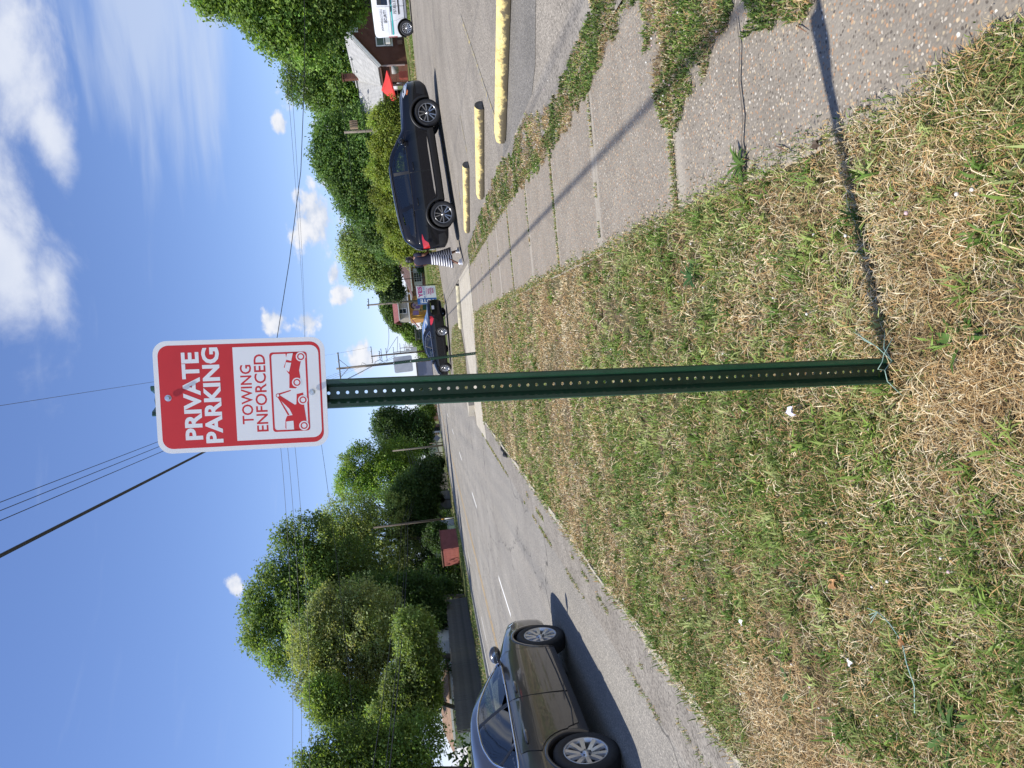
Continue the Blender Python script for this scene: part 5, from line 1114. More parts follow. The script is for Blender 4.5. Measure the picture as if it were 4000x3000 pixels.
ltree('leafy_tree', 'dark feathery evergreen over the brown roof', 108, [(836, 604, 20, 22), (842, 626, 24, 18), (836, 580, 20, 22), (856, 632, 16, 12), (850, 588, 12, 26)], GREEN_CONIFER, 71, ncl=620, per=30, leaf=.19, spread=.34, trunk=.08, limbs=False, group='trees on the right', flat=.1)
ltree('leafy_tree', 'small green tree between the mural house and the far gray building', 152, [(872, 707, 15, 10), (886, 722, 13, 14), (856, 702, 12, 9), (900, 733, 8, 14)], (.080, .135, .030), 73, ncl=300, per=26, leaf=.26, spread=.32, trunk=.25, group='trees on the right', shell=.25)
ltree('leafy_tree', 'green tree behind the upper floor of the mural house', 150, [(838, 664, 14, 24), (846, 684, 12, 14)], (.065, .115, .028), 74, ncl=240, per=26, leaf=.26, spread=.35, trunk=.25, group='trees on the right')
for i, (x, y, ru, rw, Y, lab) in enumerate(((835, 260, 36, 36, 41, 'first yellow green bush of the hedge in front of the brick house'), (838, 315, 36, 36, 41.5, 'second yellow green bush of the hedge above the dark hood'), (835, 370, 40, 36, 42, 'tallest yellow green bush of the hedge above the dark windshield'), (842, 425, 36, 36, 43, 'fourth yellow green bush of the hedge behind the dark roof'), (852, 480, 34, 36, 44.5, 'fifth yellow green bush of the hedge behind the rear pillar'), (862, 530, 28, 30, 46, 'last and lowest yellow green bush of the hedge beside the walking woman'))):
    ltree('hedge_bush', lab, Y, [(x, y, ru, rw * .8), (x + 20, y - 14, ru, rw * .8), (x + 20, y + 14, ru * .9, rw * .8), (x + 48, y, ru, rw), (x - ru * .5, y + 4, ru * .45, rw * .35)], GREEN_YELLOW if i % 2 else (.105, .150, .024), 80 + i, ncl=430, per=30, leaf=.085, spread=.15, trunk=.05, cat='bush', group='bushes of the hedge behind the dark parked vehicle', cvar=.35)
ltree('shrub', 'round green shrub under the window of the brown roofed house', 110, [(908, 568, 9, 12), (910, 580, 7, 8)], (.04, .08, .022), 95, ncl=140, per=24, leaf=.13, spread=.2, trunk=.04, cat='shrub')
# far masses at the end of the road
def far_wood(label, specs, Y, col, seed, name='treeline'):
    L = px_lobes([D(*s) for s in specs], Y); rng = np.random.default_rng(seed); cl, _ = lobes_to_clumps(L, 700, rng, .3); V, F, C = leaves(cl, 22, .45, .9, col, rng); o = link(name, npmesh(name, V, F, [MAT['leaf']], C)); tag(o, kind='stuff')
far_wood('', [(915, 740, 10, 26), (918, 780, 9, 40), (922, 700, 10, 16), (914, 850, 12, 30), (920, 890, 14, 26), (905, 905, 14, 16)], 230, (.055, .095, .030), 97)
ltree('leafy_tree', 'small round bright tree far down the road above the black sedan', 170, [(912, 758, 7, 8), (918, 760, 6, 9)], (.10, .16, .03), 98, ncl=120, per=24, leaf=.26, spread=.35, trunk=.12)
ltree('leafy_tree', 'leafy bush in front of the long far building with a pale roof', 150, [(920, 895, 12, 16), (925, 912, 10, 14), (930, 888, 8, 12)], (.085, .145, .03), 99, ncl=260, per=24, leaf=.24, spread=.4, trunk=.12)
# ------------------------------------------------------------------ buildings, fences
def m_brick(name, c1, c2, mortar, scale=1.):
    t = NT(name); v = t.coord('Object'); s = t.n('ShaderNodeSeparateXYZ'); t.l(v, s.inputs[0]); c = t.n('ShaderNodeCombineXYZ'); t.l(t.math('ADD', s.outputs[0], s.outputs[1]), c.inputs[0]); t.l(s.outputs[2], c.inputs[1])
    b = t.n('ShaderNodeTexBrick'); t.l(c.outputs[0], b.inputs['Vector']); b.inputs['Color1'].default_value = (*c1, 1); b.inputs['Color2'].default_value = (*c2, 1); b.inputs['Mortar'].default_value = (*mortar, 1)
    b.inputs['Scale'].default_value = 1.; b.inputs['Brick Width'].default_value = .215 * scale; b.inputs['Row Height'].default_value = .075 * scale; b.inputs['Mortar Size'].default_value = .009 * scale
    col = t.mix(1., b.outputs['Color'], t.ramp(t.noise(v, 1.5, 5), [(.3, .8), (.7, 1.2)]), 'MULTIPLY'); t.bsdf(col, .9, 0, .2, t.bump(b.outputs['Fac'], -.5, .01)); return t.mat
def m_shingle(name, c, c2):
    t = NT(name); v = t.coord('Object'); s = t.n('ShaderNodeSeparateXYZ'); t.l(v, s.inputs[0]); cc = t.n('ShaderNodeCombineXYZ'); t.l(t.math('ADD', s.outputs[0], t.math('MULTIPLY', s.outputs[1], .3)), cc.inputs[0]); t.l(t.math('MULTIPLY', s.outputs[2], 1.5), cc.inputs[1])
    b = t.n('ShaderNodeTexBrick'); t.l(cc.outputs[0], b.inputs['Vector']); b.inputs['Color1'].default_value = (*c, 1); b.inputs['Color2'].default_value = (*c2, 1); b.inputs['Mortar'].default_value = (*[x * .6 for x in c], 1)
    b.inputs['Scale'].default_value = 1.; b.inputs['Brick Width'].default_value = .32; b.inputs['Row Height'].default_value = .14; b.inputs['Mortar Size'].default_value = .012
    col = t.mix(1., b.outputs['Color'], t.ramp(t.noise(v, 2., 5), [(.3, .85), (.7, 1.12)]), 'MULTIPLY'); t.bsdf(col, .92, 0, .2); return t.mat
def m_siding(name, c, pitch=.2):
    t = NT(name); v = t.coord('Object'); w = t.n('ShaderNodeTexWave', wave_type='BANDS', bands_direction='Z', wave_profile='SAW'); t.l(v, w.inputs['Vector']); w.inputs['Scale'].default_value = 1 / pitch / 3.18
    t.bsdf(t.mix(1., c, t.ramp(w.outputs['Fac'], [(0, .72), (.12, 1.), (1, 1.)]), 'MULTIPLY'), .7, 0, .3, t.bump(w.outputs['Fac'], .4, .01)); return t.mat
MAT['brick'] = m_brick('red_brown_brick', (.115, .034, .022), (.150, .050, .032), (.17, .12, .095)); MAT['brick2'] = m_brick('brown_brick', (.20, .085, .058), (.25, .11, .075), (.28, .22, .18))
MAT['roof_grey'] = m_shingle('pale_grey_shingles', (.36, .36, .35), (.42, .415, .40)); MAT['roof_brown'] = m_shingle('brown_shingles', (.115, .075, .068), (.145, .098, .088)); MAT['roof_red'] = m_shingle('dull_red_shingles', (.22, .085, .082), (.27, .11, .105)); MAT['roof_tan'] = m_shingle('tan_shingles', (.26, .17, .12), (.32, .22, .155))
MAT['trim_white'] = pm('white_trim', (.74, .73, .70), .06, 6, .55); MAT['win_glass'] = pm('window_glass', (.025, .035, .038), .3, 3, .08); MAT['win_green'] = pm('window_glass_green', (.03, .075, .055), .3, 3, .1)
MAT['siding_white'] = m_siding('white_siding', (.72, .72, .70)); MAT['siding_tan'] = m_siding('tan_siding', (.36, .33, .27), .15); MAT['ochre'] = pm('ochre_wall', (.48, .24, .055), .12, 1.5, .75); MAT['white_wall'] = pm('white_painted_wall', (.72, .71, .66), .06, 1.2, .8)
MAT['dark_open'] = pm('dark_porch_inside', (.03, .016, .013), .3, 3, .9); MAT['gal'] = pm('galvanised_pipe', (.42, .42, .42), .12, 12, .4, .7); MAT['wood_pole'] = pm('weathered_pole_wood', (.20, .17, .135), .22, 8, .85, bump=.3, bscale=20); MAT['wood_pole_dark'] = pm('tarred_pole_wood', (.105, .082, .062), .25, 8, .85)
def window(parent, c, w, h, face=(0, -1), shutters=None, cols=1, rows=2, glass='win_glass', ac=False):
    """window set on a wall; c is the middle, face the outward direction"""
    n = Vector((face[0], face[1], 0)); u = Vector((-n.y, n.x, 0)); c = Vector(c); rot = Matrix((u, -n, Vector((0, 0, 1)))).transposed()
    f = MB(); t = .09
    for sx in (-1, 1): f.box(c + u * sx * (w / 2 + t / 2) + n * .03, (t, .10, h + 2 * t), rot=rot)
    for sz in (-1, 1): f.box(c + Vector((0, 0, sz * (h / 2 + t / 2))) + n * .032, (w - .004, .10, t - .004), rot=rot)
    for k in range(1, rows): f.box(c + Vector((0, 0, -h / 2 + h * k / rows)) + n * .028, (w - .004, .05, .05), rot=rot)
    for k in range(1, cols): f.box(c + u * (-w / 2 + w * k / cols) + n * .024, (.035, .05, h - .004), rot=rot)
    fo = f.build('window', MAT['trim_white'], parent); g = MB(); g.box(c + n * .006, (w + .02, .03, h + .02), rot=rot); g.build('pane', MAT[glass], fo)
    sl = MB(); sl.box(c + n * .07 - Vector((0, 0, h / 2 + t + .03)), (w + .3, .12, .05), rot=rot); sl.build('sill', MAT['trim_white'], fo)
    if shutters:
        for sx in (-1, 1): s = MB(); s.box(c + u * sx * (w / 2 + t + shutters / 2 + .01) + n * .03, (shutters, .05, h + 2 * t), rot=rot); s.build('shutter', MAT['trim_white'], parent)
    return fo
def poly_obj(name, polys, mat, parent, thick=None):
    b = MB()
    for P in polys:
        P = [Vector(p) for p in P]; n = (P[1] - P[0]).cross(P[2] - P[0]).normalized()
        if thick:
            Q = [p - n * thick for p in P]; k = len(P); b.add(P + Q, [list(range(k)), list(range(k, 2 * k))[::-1]] + [(i, k + i, k + (i + 1) % k, (i + 1) % k) for i in range(k)])
        else: b.add(P, [list(range(len(P)))])
    return b.build(name, mat, parent)
# ---- brick house at the right
def hpx(X, Y): return 1200 + X / 2.765, Y / 2.765
YG = 60.; z_g = .62
E1 = at(*hpx(752, 722), YG); PK = at(*hpx(395, 330), YG); hw = PK.x - E1.x + .15; ze = E1.z - .18; zp = PK.z
h = thing('brick_house', 'brown brick house with a pale gray shingle roof and a front gable', 'house', (PK.x, YG, z_g)); hx, hy_ = PK.x, YG
def hl(x, y, z): return (x - hx, y - hy_, z - z_g)
xl, xr = PK.x - hw + .25, PK.x + hw - .25; Yb = YG + 9.3; YE = YG + 3.2      # wing eave line
zw = ze - .05
poly_obj('wall', [[hl(xl, YG, z_g - .3), hl(xr, YG, z_g - .3), hl(xr, YG, zw), hl(PK.x, YG, zp - .35), hl(xl, YG, zw)], [hl(xr, YG, z_g - .3), hl(xr, Yb + 3, z_g - .3), hl(xr, Yb + 3, zw), hl(xr, YG, zw)], [hl(xl, YE + .6, z_g - .3), hl(xl, YG, z_g - .3), hl(xl, YG, zw), hl(xl, YE + .6, zw)]], MAT['brick'], h)
XL = at(*hpx(800, 1275), YE).x + .3
ZR = at(*hpx(590, 1280), Yb).z
poly_obj('wall', [[hl(XL, YE + .6, z_g - .3), hl(xl - 1.9, YE + .6, z_g - .3), hl(xl - 1.9, YE + .6, zw), hl(XL, YE + .6, zw)], [hl(xl - 1.9, YE + .6, z_g + 1.98), hl(xl, YE + .6, z_g + 1.98), hl(xl, YE + .6, zw), hl(xl - 1.9, YE + .6, zw)], [hl(XL, Yb + 5.4, z_g - .3), hl(XL, YE + .6, z_g - .3), hl(XL, YE + .6, zw), hl(XL, Yb, ZR - .2), hl(XL, Yb + 5.4, zw)]], MAT['brick'], h)
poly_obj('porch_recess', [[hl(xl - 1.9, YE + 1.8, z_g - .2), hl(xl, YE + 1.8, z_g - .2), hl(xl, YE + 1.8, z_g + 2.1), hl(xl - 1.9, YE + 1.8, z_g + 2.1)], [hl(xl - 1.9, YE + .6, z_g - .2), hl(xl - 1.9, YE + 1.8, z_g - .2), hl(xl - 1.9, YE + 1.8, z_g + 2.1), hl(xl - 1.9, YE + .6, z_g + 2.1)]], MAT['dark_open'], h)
# roofs: front gable and the wing behind it
zr_g = zp; XLr = XL - .35
poly_obj('roof', [[hl(PK.x, YG - .35, zr_g), hl(PK.x - hw, YG - .35, ze), hl(PK.x - hw, YE, ze), hl(PK.x, Yb, zr_g)], [hl(PK.x, YG - .35, zr_g), hl(PK.x, Yb + 2, zr_g), hl(PK.x + hw, Yb + 2, ze), hl(PK.x + hw, YG - .35, ze)],
    [hl(XLr, YE, ze), hl(PK.x - .2, YE, ze - .004), hl(PK.x + .6, Yb, ZR), hl(XLr, Yb, ZR)], [hl(XLr, Yb, ZR), hl(PK.x + .5, Yb, ZR), hl(PK.x + .5, Yb + 5.9, ze), hl(XLr, Yb + 5.9, ze)]], MAT['roof_grey'], h, .12)
b = MB(); 
for sx in (-1, 1): b.beam(hl(PK.x + sx * .02, YG - .38, zr_g - .10), hl(PK.x + sx * hw, YG - .38, ze - .10), .05, .26)
b.build('bargeboard', MAT['trim_white'], h)
b = MB(); b.beam(hl(XLr, YE - .05, ze - .10), hl(PK.x - hw, YE - .05, ze - .10), .09, .15); b.beam(hl(PK.x - hw - .05, YG - .3, ze - .1), hl(PK.x - hw - .05, YE - .1, ze - .1), .09, .13); b.build('gutter', pm('brown_gutter', (.16, .085, .07), .1, 8, .5), h)
b = MB(); b.box(hl(xl - .06, YG - .04, (z_g + zw) / 2), (.10, .08, zw - z_g)); b.box(hl(xl - .1, YE + .5, (z_g + zw) / 2), (.14, .14, zw - z_g)); b.build('corner_post', pm('faded_pink_trim', (.52, .38, .36), .08, 8, .6), h)
cp = at(*hpx(500, 832), Yb - 1.5); b = MB(); b.box(hl(cp.x, Yb - 1.5, ZR + .15), (.5, .5, 2.0)); b.box(hl(cp.x, Yb - 1.5, ZR + 1.28), (.6, .6, .12)); b.build('chimney', MAT['brick'], h)
for (X, Y_, dY) in ((480, 630, 4.), (540, 765, 6.)):
    p = at(*hpx(X, Y_), YG + dY); b = MB(); b.box(hl(p.x, p.y, p.z), (.22, .3, .22)); b.tube([hl(p.x, p.y, p.z - .4), hl(p.x, p.y, p.z + .2)], .05, 8); b.build('roof_vent', MAT['gal'], h)
p = at(*hpx(578, 1030), Yb - 2.6); b = MB(); b.box(hl(p.x, p.y, p.z), (.3, .35, .22)); b.build('roof_vent', MAT['trim_white'], h)
p = at(*hpx(828, 450), YG); f = window(h, hl(p.x, YG, p.z), .62, 1.15, rows=2, glass='win_green')
b = MB(); b.box(hl(p.x, YG - .22, p.z - .33), (.6, .42, .38)); b.build('air_conditioner', MAT['trim_white'], h)
p = at(*hpx(505, 310), YG); b = MB(); b.box(hl(p.x + .1, YG - .03, p.z), (.85, .08, .62)); b.build('gable_vent', MAT['trim_white'], h)
p = at(*hpx(905, 390), YG); b = MB(); b.box(hl(p.x, YG - .12, p.z), (.2, .25, .45)); b.build('meter_box', MAT['gal'], h)
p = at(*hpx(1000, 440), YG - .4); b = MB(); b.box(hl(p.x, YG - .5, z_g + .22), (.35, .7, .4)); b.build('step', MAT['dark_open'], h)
p = at(*hpx(740, 1215), YE - .2); b = MB(); b.lathe([(0, .0), (.18, .03), (.30, .10)], 18, 'Y'); 
ds = thing('satellite_dish', 'small dark satellite dish on the left end of the pale gray roof', 'satellite dish', (p.x, p.y, p.z)); b.build('dish', pm('dark_dish', (.05, .05, .055), .1, 8, .5), ds); b = MB(); b.tube([(0, .02, 0), (.05, .15, -.25), (.1, .3, -.45)], .025, 6); b.tube([(0, 0, -.1), (0, -.3, 0)], .012, 5); b.build('dish_arm', MAT['gal'], ds)
# porch rail and parasol on the lawn
u0 = at(*hpx(800, 975), YG - 3.); um = thing('patio_umbrella', 'open red patio umbrella tilted in front of the brick house porch', 'umbrella', (u0.x, u0.y, z_g - .25)); hz = u0.z - z_g + .25
b = MB(); n = 8; rad = 1.32; tl = Matrix.Rotation(R(-10), 3, 'Y'); tip = Vector((0, 0, hz)); rim = [tip + tl @ Vector((rad * math.cos(2 * math.pi * i / n + .3), rad * math.sin(2 * math.pi * i / n + .3), -.80)) for i in range(n)]
md = [tip + tl @ Vector((rad * .5 * math.cos(2 * math.pi * i / n + .3), rad * .5 * math.sin(2 * math.pi * i / n + .3), -.46)) for i in range(n)]; va = [p + Vector((0, 0, -.12)) for p in rim]
b.add([tip] + md + rim + va, [(0, 1 + i, 1 + (i + 1) % n) for i in range(n)] + [(1 + i, 1 + n + i, 1 + n + (i + 1) % n, 1 + (i + 1) % n) for i in range(n)] + [(1 + n + i, 1 + 2 * n + i, 1 + 2 * n + (i + 1) % n, 1 + n + (i + 1) % n) for i in range(n)])
b.build('canopy', pm('red_canvas', (.62, .035, .028), .1, 3, .8), um); b = MB(); b.tube([(0, 0, 0), (0, 0, hz - .02)], .022, 8); b.build('pole', MAT['gal'], um); b = MB(); b.lathe([(.0, 0), (.28, 0), (.28, .08), (.05, .12)], 18); b.build('base', MAT['black_plastic'], um)
rl = thing('porch_railing', 'rusty pipe railing along the brick house porch', 'railing', (xl - 4.2, YE - 1., z_g - .1)); b = MB()
for z in (.45, .95): b.tube([(0, 0, z), (4.8, 0, z)], .022, 6)
b.build('rail', pm('rusty_pipe', (.17, .085, .06), .2, 9, .7), rl)
for i in range(5): b = MB(); b.tube([(1.2 * i, 0, 0), (1.2 * i, 0, .97)], .024, 6); b.build('post', MAT['gal'], rl)
for k, (X, Y_, lab) in enumerate(((945, 755, 'round gray barrel planter hanging at the porch corner of the brick house'),)):
    p = at(*hpx(X, Y_), YG - .6); b = MB(); b.lathe([(0, -.32), (.22, -.32), (.32, 0), (.30, .26), (0, .26)], 18, c=p); tag(b.build('planter', pm('grey_barrel', (.36, .35, .33), .2, 6, .7)), lab, 'planter')
p = at(*hpx(1035, 815), YG - 1.2); b = MB(); b.box((p.x, p.y, z_g - .1 + .3), (.55, .4, .6)); b.box((p.x, p.y, z_g + .55), (.45, .3, .08)); tag(b.build('crate', pm('red_crate', (.32, .07, .05), .15, 8, .7)), 'small dull red crate under the porch railing of the brick house', 'crate')
# ---- brown-roofed house with white shutters
def r4(X, Y): return 1300 + X / 3.687, 1000 + Y / 3.687
YM = 112.; zm0 = .25
cl_, cr_ = at(*r4(1125, 465), YM), at(*r4(1105, 40), YM); ev = at(*r4(1115, 300), YM).z; pk = at(*r4(945, -20), YM + 4)
m = thing('bungalow', 'brick bungalow with a brown hip roof and a white shuttered window', 'house', (cl_.x, YM, zm0)); W_ = cr_.x - cl_.x + 6.
poly_obj('wall', [[(0, 0, -.4), (W_, 0, -.4), (W_, 0, ev - zm0), (0, 0, ev - zm0)], [(0, 9, -.4), (0, 0, -.4), (0, 0, ev - zm0), (0, 9, ev - zm0)], [(W_, 0, -.4), (W_, 9, -.4), (W_, 9, ev - zm0), (W_, 0, ev - zm0)]], MAT['brick2'], m)
e = ev - zm0; rz = pk.z - zm0 + .3
poly_obj('roof', [[(-.5, -.5, e), (W_ + .5, -.5, e), (W_ - 4.2, 4.5, rz), (4.6, 4.5, rz)], [(-.5, 9.5, e), (-.5, -.5, e), (4.6, 4.5, rz)], [(W_ + .5, -.5, e), (W_ + .5, 9.5, e), (W_ - 4.2, 4.5, rz)], [(W_ + .5, 9.5, e), (-.5, 9.5, e), (4.6, 4.5, rz), (W_ - 4.2, 4.5, rz)]], MAT['roof_brown'], m, .1)
b = MB(); b.beam((-.52, -.55, e - .08), (W_ + .5, -.55, e - .08), .08, .2); b.build('gutter', MAT['trim_white'], m); b = MB(); b.tube([(cr_.x - cl_.x - 2.0, -.1, -.3), (cr_.x - cl_.x - 2.0, -.1, e)], .06, 6); b.build('downpipe', MAT['trim_white'], m)
p = at(*r4(1222, 305), YM); window(m, (p.x - cl_.x, 0, p.z - zm0), 1.35, 1.05, shutters=.62, cols=4, rows=3)
p = at(*r4(1150, 100), YM); window(m, (p.x - cl_.x, 0, p.z - zm0), 1.0, .8, cols=1, rows=2, glass='win_green')
p = at(*r4(1015, 270), YM + 2); b = MB(); b.tube([(p.x - cl_.x, 2, p.z - zm0 - .6), (p.x - cl_.x, 2, p.z - zm0 + .25)], .07, 8); b.build('vent_pipe', MAT['gal'], m)
# ---- two storey house with painted walls
def m6(X, Y): return 1500 + X / 9.218, 1150 + Y / 9.218
YU = 132.; u_l, u_r = at(*m6(880, 860), YU), at(*m6(850, 240), YU); zt = at(*m6(870, 560), YU).z; zroof = at(*m6(520, 640), YU).z; zrt = at(*m6(330, 640), YU + 4).z
U = thing('painted_building', 'two storey ochre house painted with a large purple portrait mural', 'building', (u_l.x, YU, .2)); W_ = u_r.x - u_l.x + 3; zt -= .2; zroof -= .2; zrt -= .2
poly_obj('wall', [[(0, 0, -.4), (W_, 0, -.4), (W_, 0, zt - .2), (0, 0, zt - .2)], [(0, 10, -.4), (0, 0, -.4), (0, 0, zt - .2), (0, 10, zt - .2)], [(W_, 0, -.4), (W_, 10, -.4), (W_, 10, zt - .2), (W_, 0, zt - .2)]], MAT['ochre'], U)
poly_obj('upper_wall', [[(.1, .12, zt - .2), (W_ - 1., .12, zt - .2), (W_ - 1., .12, zroof), (.1, .12, zroof)], [(.1, 8, zt - .2), (.1, .12, zt - .2), (.1, .12, zroof), (.1, 8, zroof)], [(W_ - 1, .12, zt - .2), (W_ - 1, 8, zt - .2), (W_ - 1, 8, zroof), (W_ - 1, .12, zroof)]], MAT['siding_tan'], U)
poly_obj('roof', [[(-.3, -.4, zroof), (W_ - .5, -.4, zroof), (W_ - .5, 4.2, zrt), (-.3, 4.2, zrt)], [(W_ - .5, 8.6, zroof), (-.3, 8.6, zroof), (-.3, 4.2, zrt), (W_ - .5, 4.2, zrt)]], MAT['roof_red'], U, .12)
b = MB(); b.beam((-.35, -.35, zt - .1), (W_ + .2, -.35, zt - .1), .5, .22); b.beam((-.35, -.45, zroof - .06), (W_ - .5, -.45, zroof - .06), .1, .16); b.build('gutter', MAT['trim_white'], U)
p = at(*m6(675, 605), YU + .12); window(U, (p.x - u_l.x, .12, p.z - .2), .78, 1.25, cols=1, rows=2)
b = MB(); b.tube([(.35, -.08, 0), (.35, -.08, zt - .3)], .09, 8); b.tube([(-.12, -.05, 0), (-.12, -.05, zt - .3)], .08, 8); b.build('downpipe', pm('yellow_downpipe', (.62, .36, .06), .08, 6, .5), U)
poly_obj('porch_roof', [[(-.3, 0, zt - .5), (-.3, 2.6, zt - .5), (-1.7, 2.6, zt - 1.5), (-1.7, 0, zt - 1.5)]], MAT['roof_red'], U, .1)
# mural: an invented face, plain flat shapes of paint
def mural(name, pts, mat, off): 
    P = [at(*m6(X, Y), YU) for X, Y in pts]; b = MB(); Mx = Matrix(((1, 0, 0, 0), (0, 0, -1, -off), (0, 1, 0, 0), (0, 0, 0, 1))); b.prism([(q.x - u_l.x, q.z - .2) for q in P], .004, Mx); return b.build(name, mat, U)
def ell(cx, cy, ax, ay, n=22, a0=0): return [(cx + ax * math.cos(2 * math.pi * i / n + a0), cy + ay * math.sin(2 * math.pi * i / n + a0)) for i in range(n)]
mp = {k: pm('mural_' + k, c, .18, 2.5, .8) for k, c in dict(purple=(.22, .13, .33), skin=(.42, .26, .20), dark=(.025, .02, .035), pale=(.62, .50, .38), violet=(.36, .24, .46), straw=(.50, .36, .16), green=(.03, .10, .06)).items()}
mural('mural_hair', ell(1130, 400, 180, 140), mp['dark'], .004); mural('mural_face', ell(1160, 395, 160, 118), mp['skin'], .010); mural('mural_face', ell(1190, 430, 120, 88), mp['purple'], .016); mural('mural_face', ell(1080, 380, 46, 70), mp['violet'], .016)
for y in (320, 450): mural('mural_eye', ell(1110, y, 26, 34), mp['pale'], .022); mural('mural_eye', ell(1112, y, 12, 13), mp['dark'], .028)
mural('mural_mouth', ell(1255, 390, 18, 52), mp['dark'], .022); mural('mural_nose', ell(1180, 385, 40, 22), mp['pale'], .022); mural('mural_collar', [(1080, 520), (1080, 570), (1290, 560), (1300, 480)], mp['pale'], .012)
mural('mural_block', [(1040, 590), (1040, 770), (1260, 750), (1240, 575)], mp['violet'], .008)
for k in range(4): mural('mural_stroke', [(1075 + 45 * k, 590), (1075 + 45 * k, 755), (1085 + 45 * k, 755), (1085 + 45 * k, 590)], mp['purple'], .014)
for k in range(9):
    a = k * .7; mural('mural_stroke', [(1330 + 20 * math.cos(a + 1.5), 560 + 20 * math.sin(a + 1.5)), (1330 + 95 * math.cos(a), 560 + 95 * math.sin(a)), (1330 - 20 * math.cos(a + 1.5), 560 - 20 * math.sin(a + 1.5))], mp['straw'], .010)
mural('mural_block', [(1390, 330), (1390, 560), (1560, 560), (1560, 330)], mp['green'], .006)
# low ochre wing to the right of it, with white brackets
g = at(*m6(1010, 205), YU - 4); W2 = at(*m6(1010, -250), YU - 4).x - g.x - 2.6; wl = thing('low_ochre_building', 'low ochre building wing with a white fascia behind the vote banner', 'building', (g.x, YU - 4, .2)); zz = g.z - .2
poly_obj('wall', [[(0, 0, -.4), (W2 + 2.6, 0, -.4), (W2 + 2.6, 0, zz), (0, 0, zz)], [(0, 2.5, -.4), (0, 0, -.4), (0, 0, zz), (0, 2.5, zz)]], MAT['ochre'], wl); b = MB(); b.box(((W2 + 2.6) / 2, -.15, zz + .12), (W2 + 3, .5, .26)); b.build('fascia', MAT['trim_white'], wl); b = MB()
for k in range(4): b.box((1.2 + 1.9 * k, -.3, zz + .4), (.25, .25, .35)); b.box((1.2 + 1.9 * k, -.3, zz + .66), (.5, .3, .12))
b.build('bracket', MAT['trim_white'], wl)
# ---- far buildings down the road
def block(name, label, pts_l, pts_r, Y, mat, roofmat, depth=10, roofz=.4, z0=0., cat='building'):
    """box building between two photo points along its wall top, at distance Y"""
    a, c = at(*pts_l, Y), at(*pts_r, Y); t = thing(name, label, cat, (a.x, Y, z0)); w = c.x - a.x; hh = (a.z + c.z) / 2 - z0; b = MB(); b.box((w / 2, depth / 2, hh / 2 - .2), (w, depth, hh + .4)); b.build('wall', mat, t); b = MB(); b.box((w / 2, depth / 2 - .05, hh + roofz / 2), (w + .5, depth + .6, roofz)); b.build('roof', roofmat, t); return t, w, hh
def z1(X, Y): return 1600 + X / 3.687, 1500 + Y / 3.687
def z5(X, Y): return 1550 + X / 11.06, 1500 + Y / 11.06
t, w, hh = block('brick_building', 'brown brick building with two narrow windows beside a white wall far down the road', z1(200, 715), z1(205, 620), 160, MAT['brick2'], MAT['trim_white'], 9, .12)
for X in (645, 685): p = at(*z1(345, X), 160); b = MB(); b.box((p.x - t.location.x, -.03, p.z), (.55, .12, 3.1)); b.build('window', MAT['win_glass'], t)
p = at(*z1(262, 632), 160); b = MB(); b.box((p.x - t.location.x, -.06, p.z), (.9, .14, .9)); b.build('wall_box', MAT['trim_white'], t)
t, w, hh = block('white_building', 'long white walled building behind the dark tree across the road', z1(250, 1060), z1(240, 722), 152, MAT['white_wall'], MAT['white_wall'], 9, .15)
b = MB()
for k in range(7): b.box((w - .12, -.06, .5 + k * hh / 7.3), (.5, .14, hh / 15))
b.build('brick_quoin', MAT['brick2'], t)
t, w, hh = block('shop_building', 'long brown shop with a pale flat roof canopy far down the road', z5(1230, 1659), z5(1160, 970), 176, pm('brown_shop_wall', (.30, .19, .10), .15, 1., .8), MAT['white_wall'], 12, .5)
p0 = at(*z5(1000, 1600), 178); b = MB(); b.box((w / 2, 5, hh + 1.3), (w * .98, 8, 1.6)); b.build('roof', pm('pale_green_metal', (.45, .52, .50), .1, .6, .5), t); b = MB(); b.box((w * .62, .93, hh + 1.3), (w * .28, .12, 1.0)); b.build('window', pm('blue_skylight', (.30, .42, .52), .1, .6, .3), t)
b = MB(); b.box((w * .32, -.4, 1.3), (1.6, .6, 2.6)); b.build('entrance', MAT['brick2'], t)
t, w, hh = block('grey_shed_building', 'gray metal clad building seen above the roof of the black sedan', m6(1150, 1620), m6(1130, 1290), 150, pm('grey_cladding', (.19, .185, .175), .1, .8, .7), pm('grey_roof', (.24, .24, .23), .1, .8, .7), 10, .12)
for X, Y_ in ((1215, 1430), (1310, 1490)): p = at(*m6(X, Y_), 150); b = MB(); b.box((p.x - t.location.x, -.04, p.z), (1.6, .1, .28)); b.build('window', MAT['win_green'], t)
p = at(*m6(1085, 1290), 160); b = MB(); b.box((p.x, p.y, p.z / 2), (.14, .14, p.z)); b.box((p.x, p.y - .12, p.z - .2), (2.3, .12, .75)); 
tag(b.build('far_sign', pm('pale_teal_sign', (.40, .58, .54), .05, 3, .5)), 'pale teal sign board rising behind the gray metal building', 'sign')
# shop with a lattice sign, behind the near utility pole
def z6(X, Y): return 1500 + X / 5.53, 1200 + Y / 5.53
t, w, hh = block('corner_shop', 'blue gray corner shop with orange lettered fascia between the pole and the sign post', z6(720, 1520), z6(715, 1190), 190, pm('blue_grey_wall', (.20, .22, .29), .1, .6, .6), pm('shop_roof', (.10, .09, .085), .1, 1, .7), 12, .2)
b = MB(); b.box((w / 2, -.05, hh - 6.6), (w, .1, 5.2)); b.build('shopfront', pm('dark_shopfront', (.03, .028, .028), .3, .8, .4), t); b = MB()
for k in range(9): x = w * (.12 + .075 * k); b.beam((x, -.15, hh - 4.1), (x + .5, -.15, hh - 5.9), .16, .12); b.beam((x + .5, -.28, hh - 4.1), (x, -.28, hh - 5.9), .16, .12)
b.build('lattice_sign', pm('orange_lattice', (.50, .27, .06), .15, 2, .6), t)
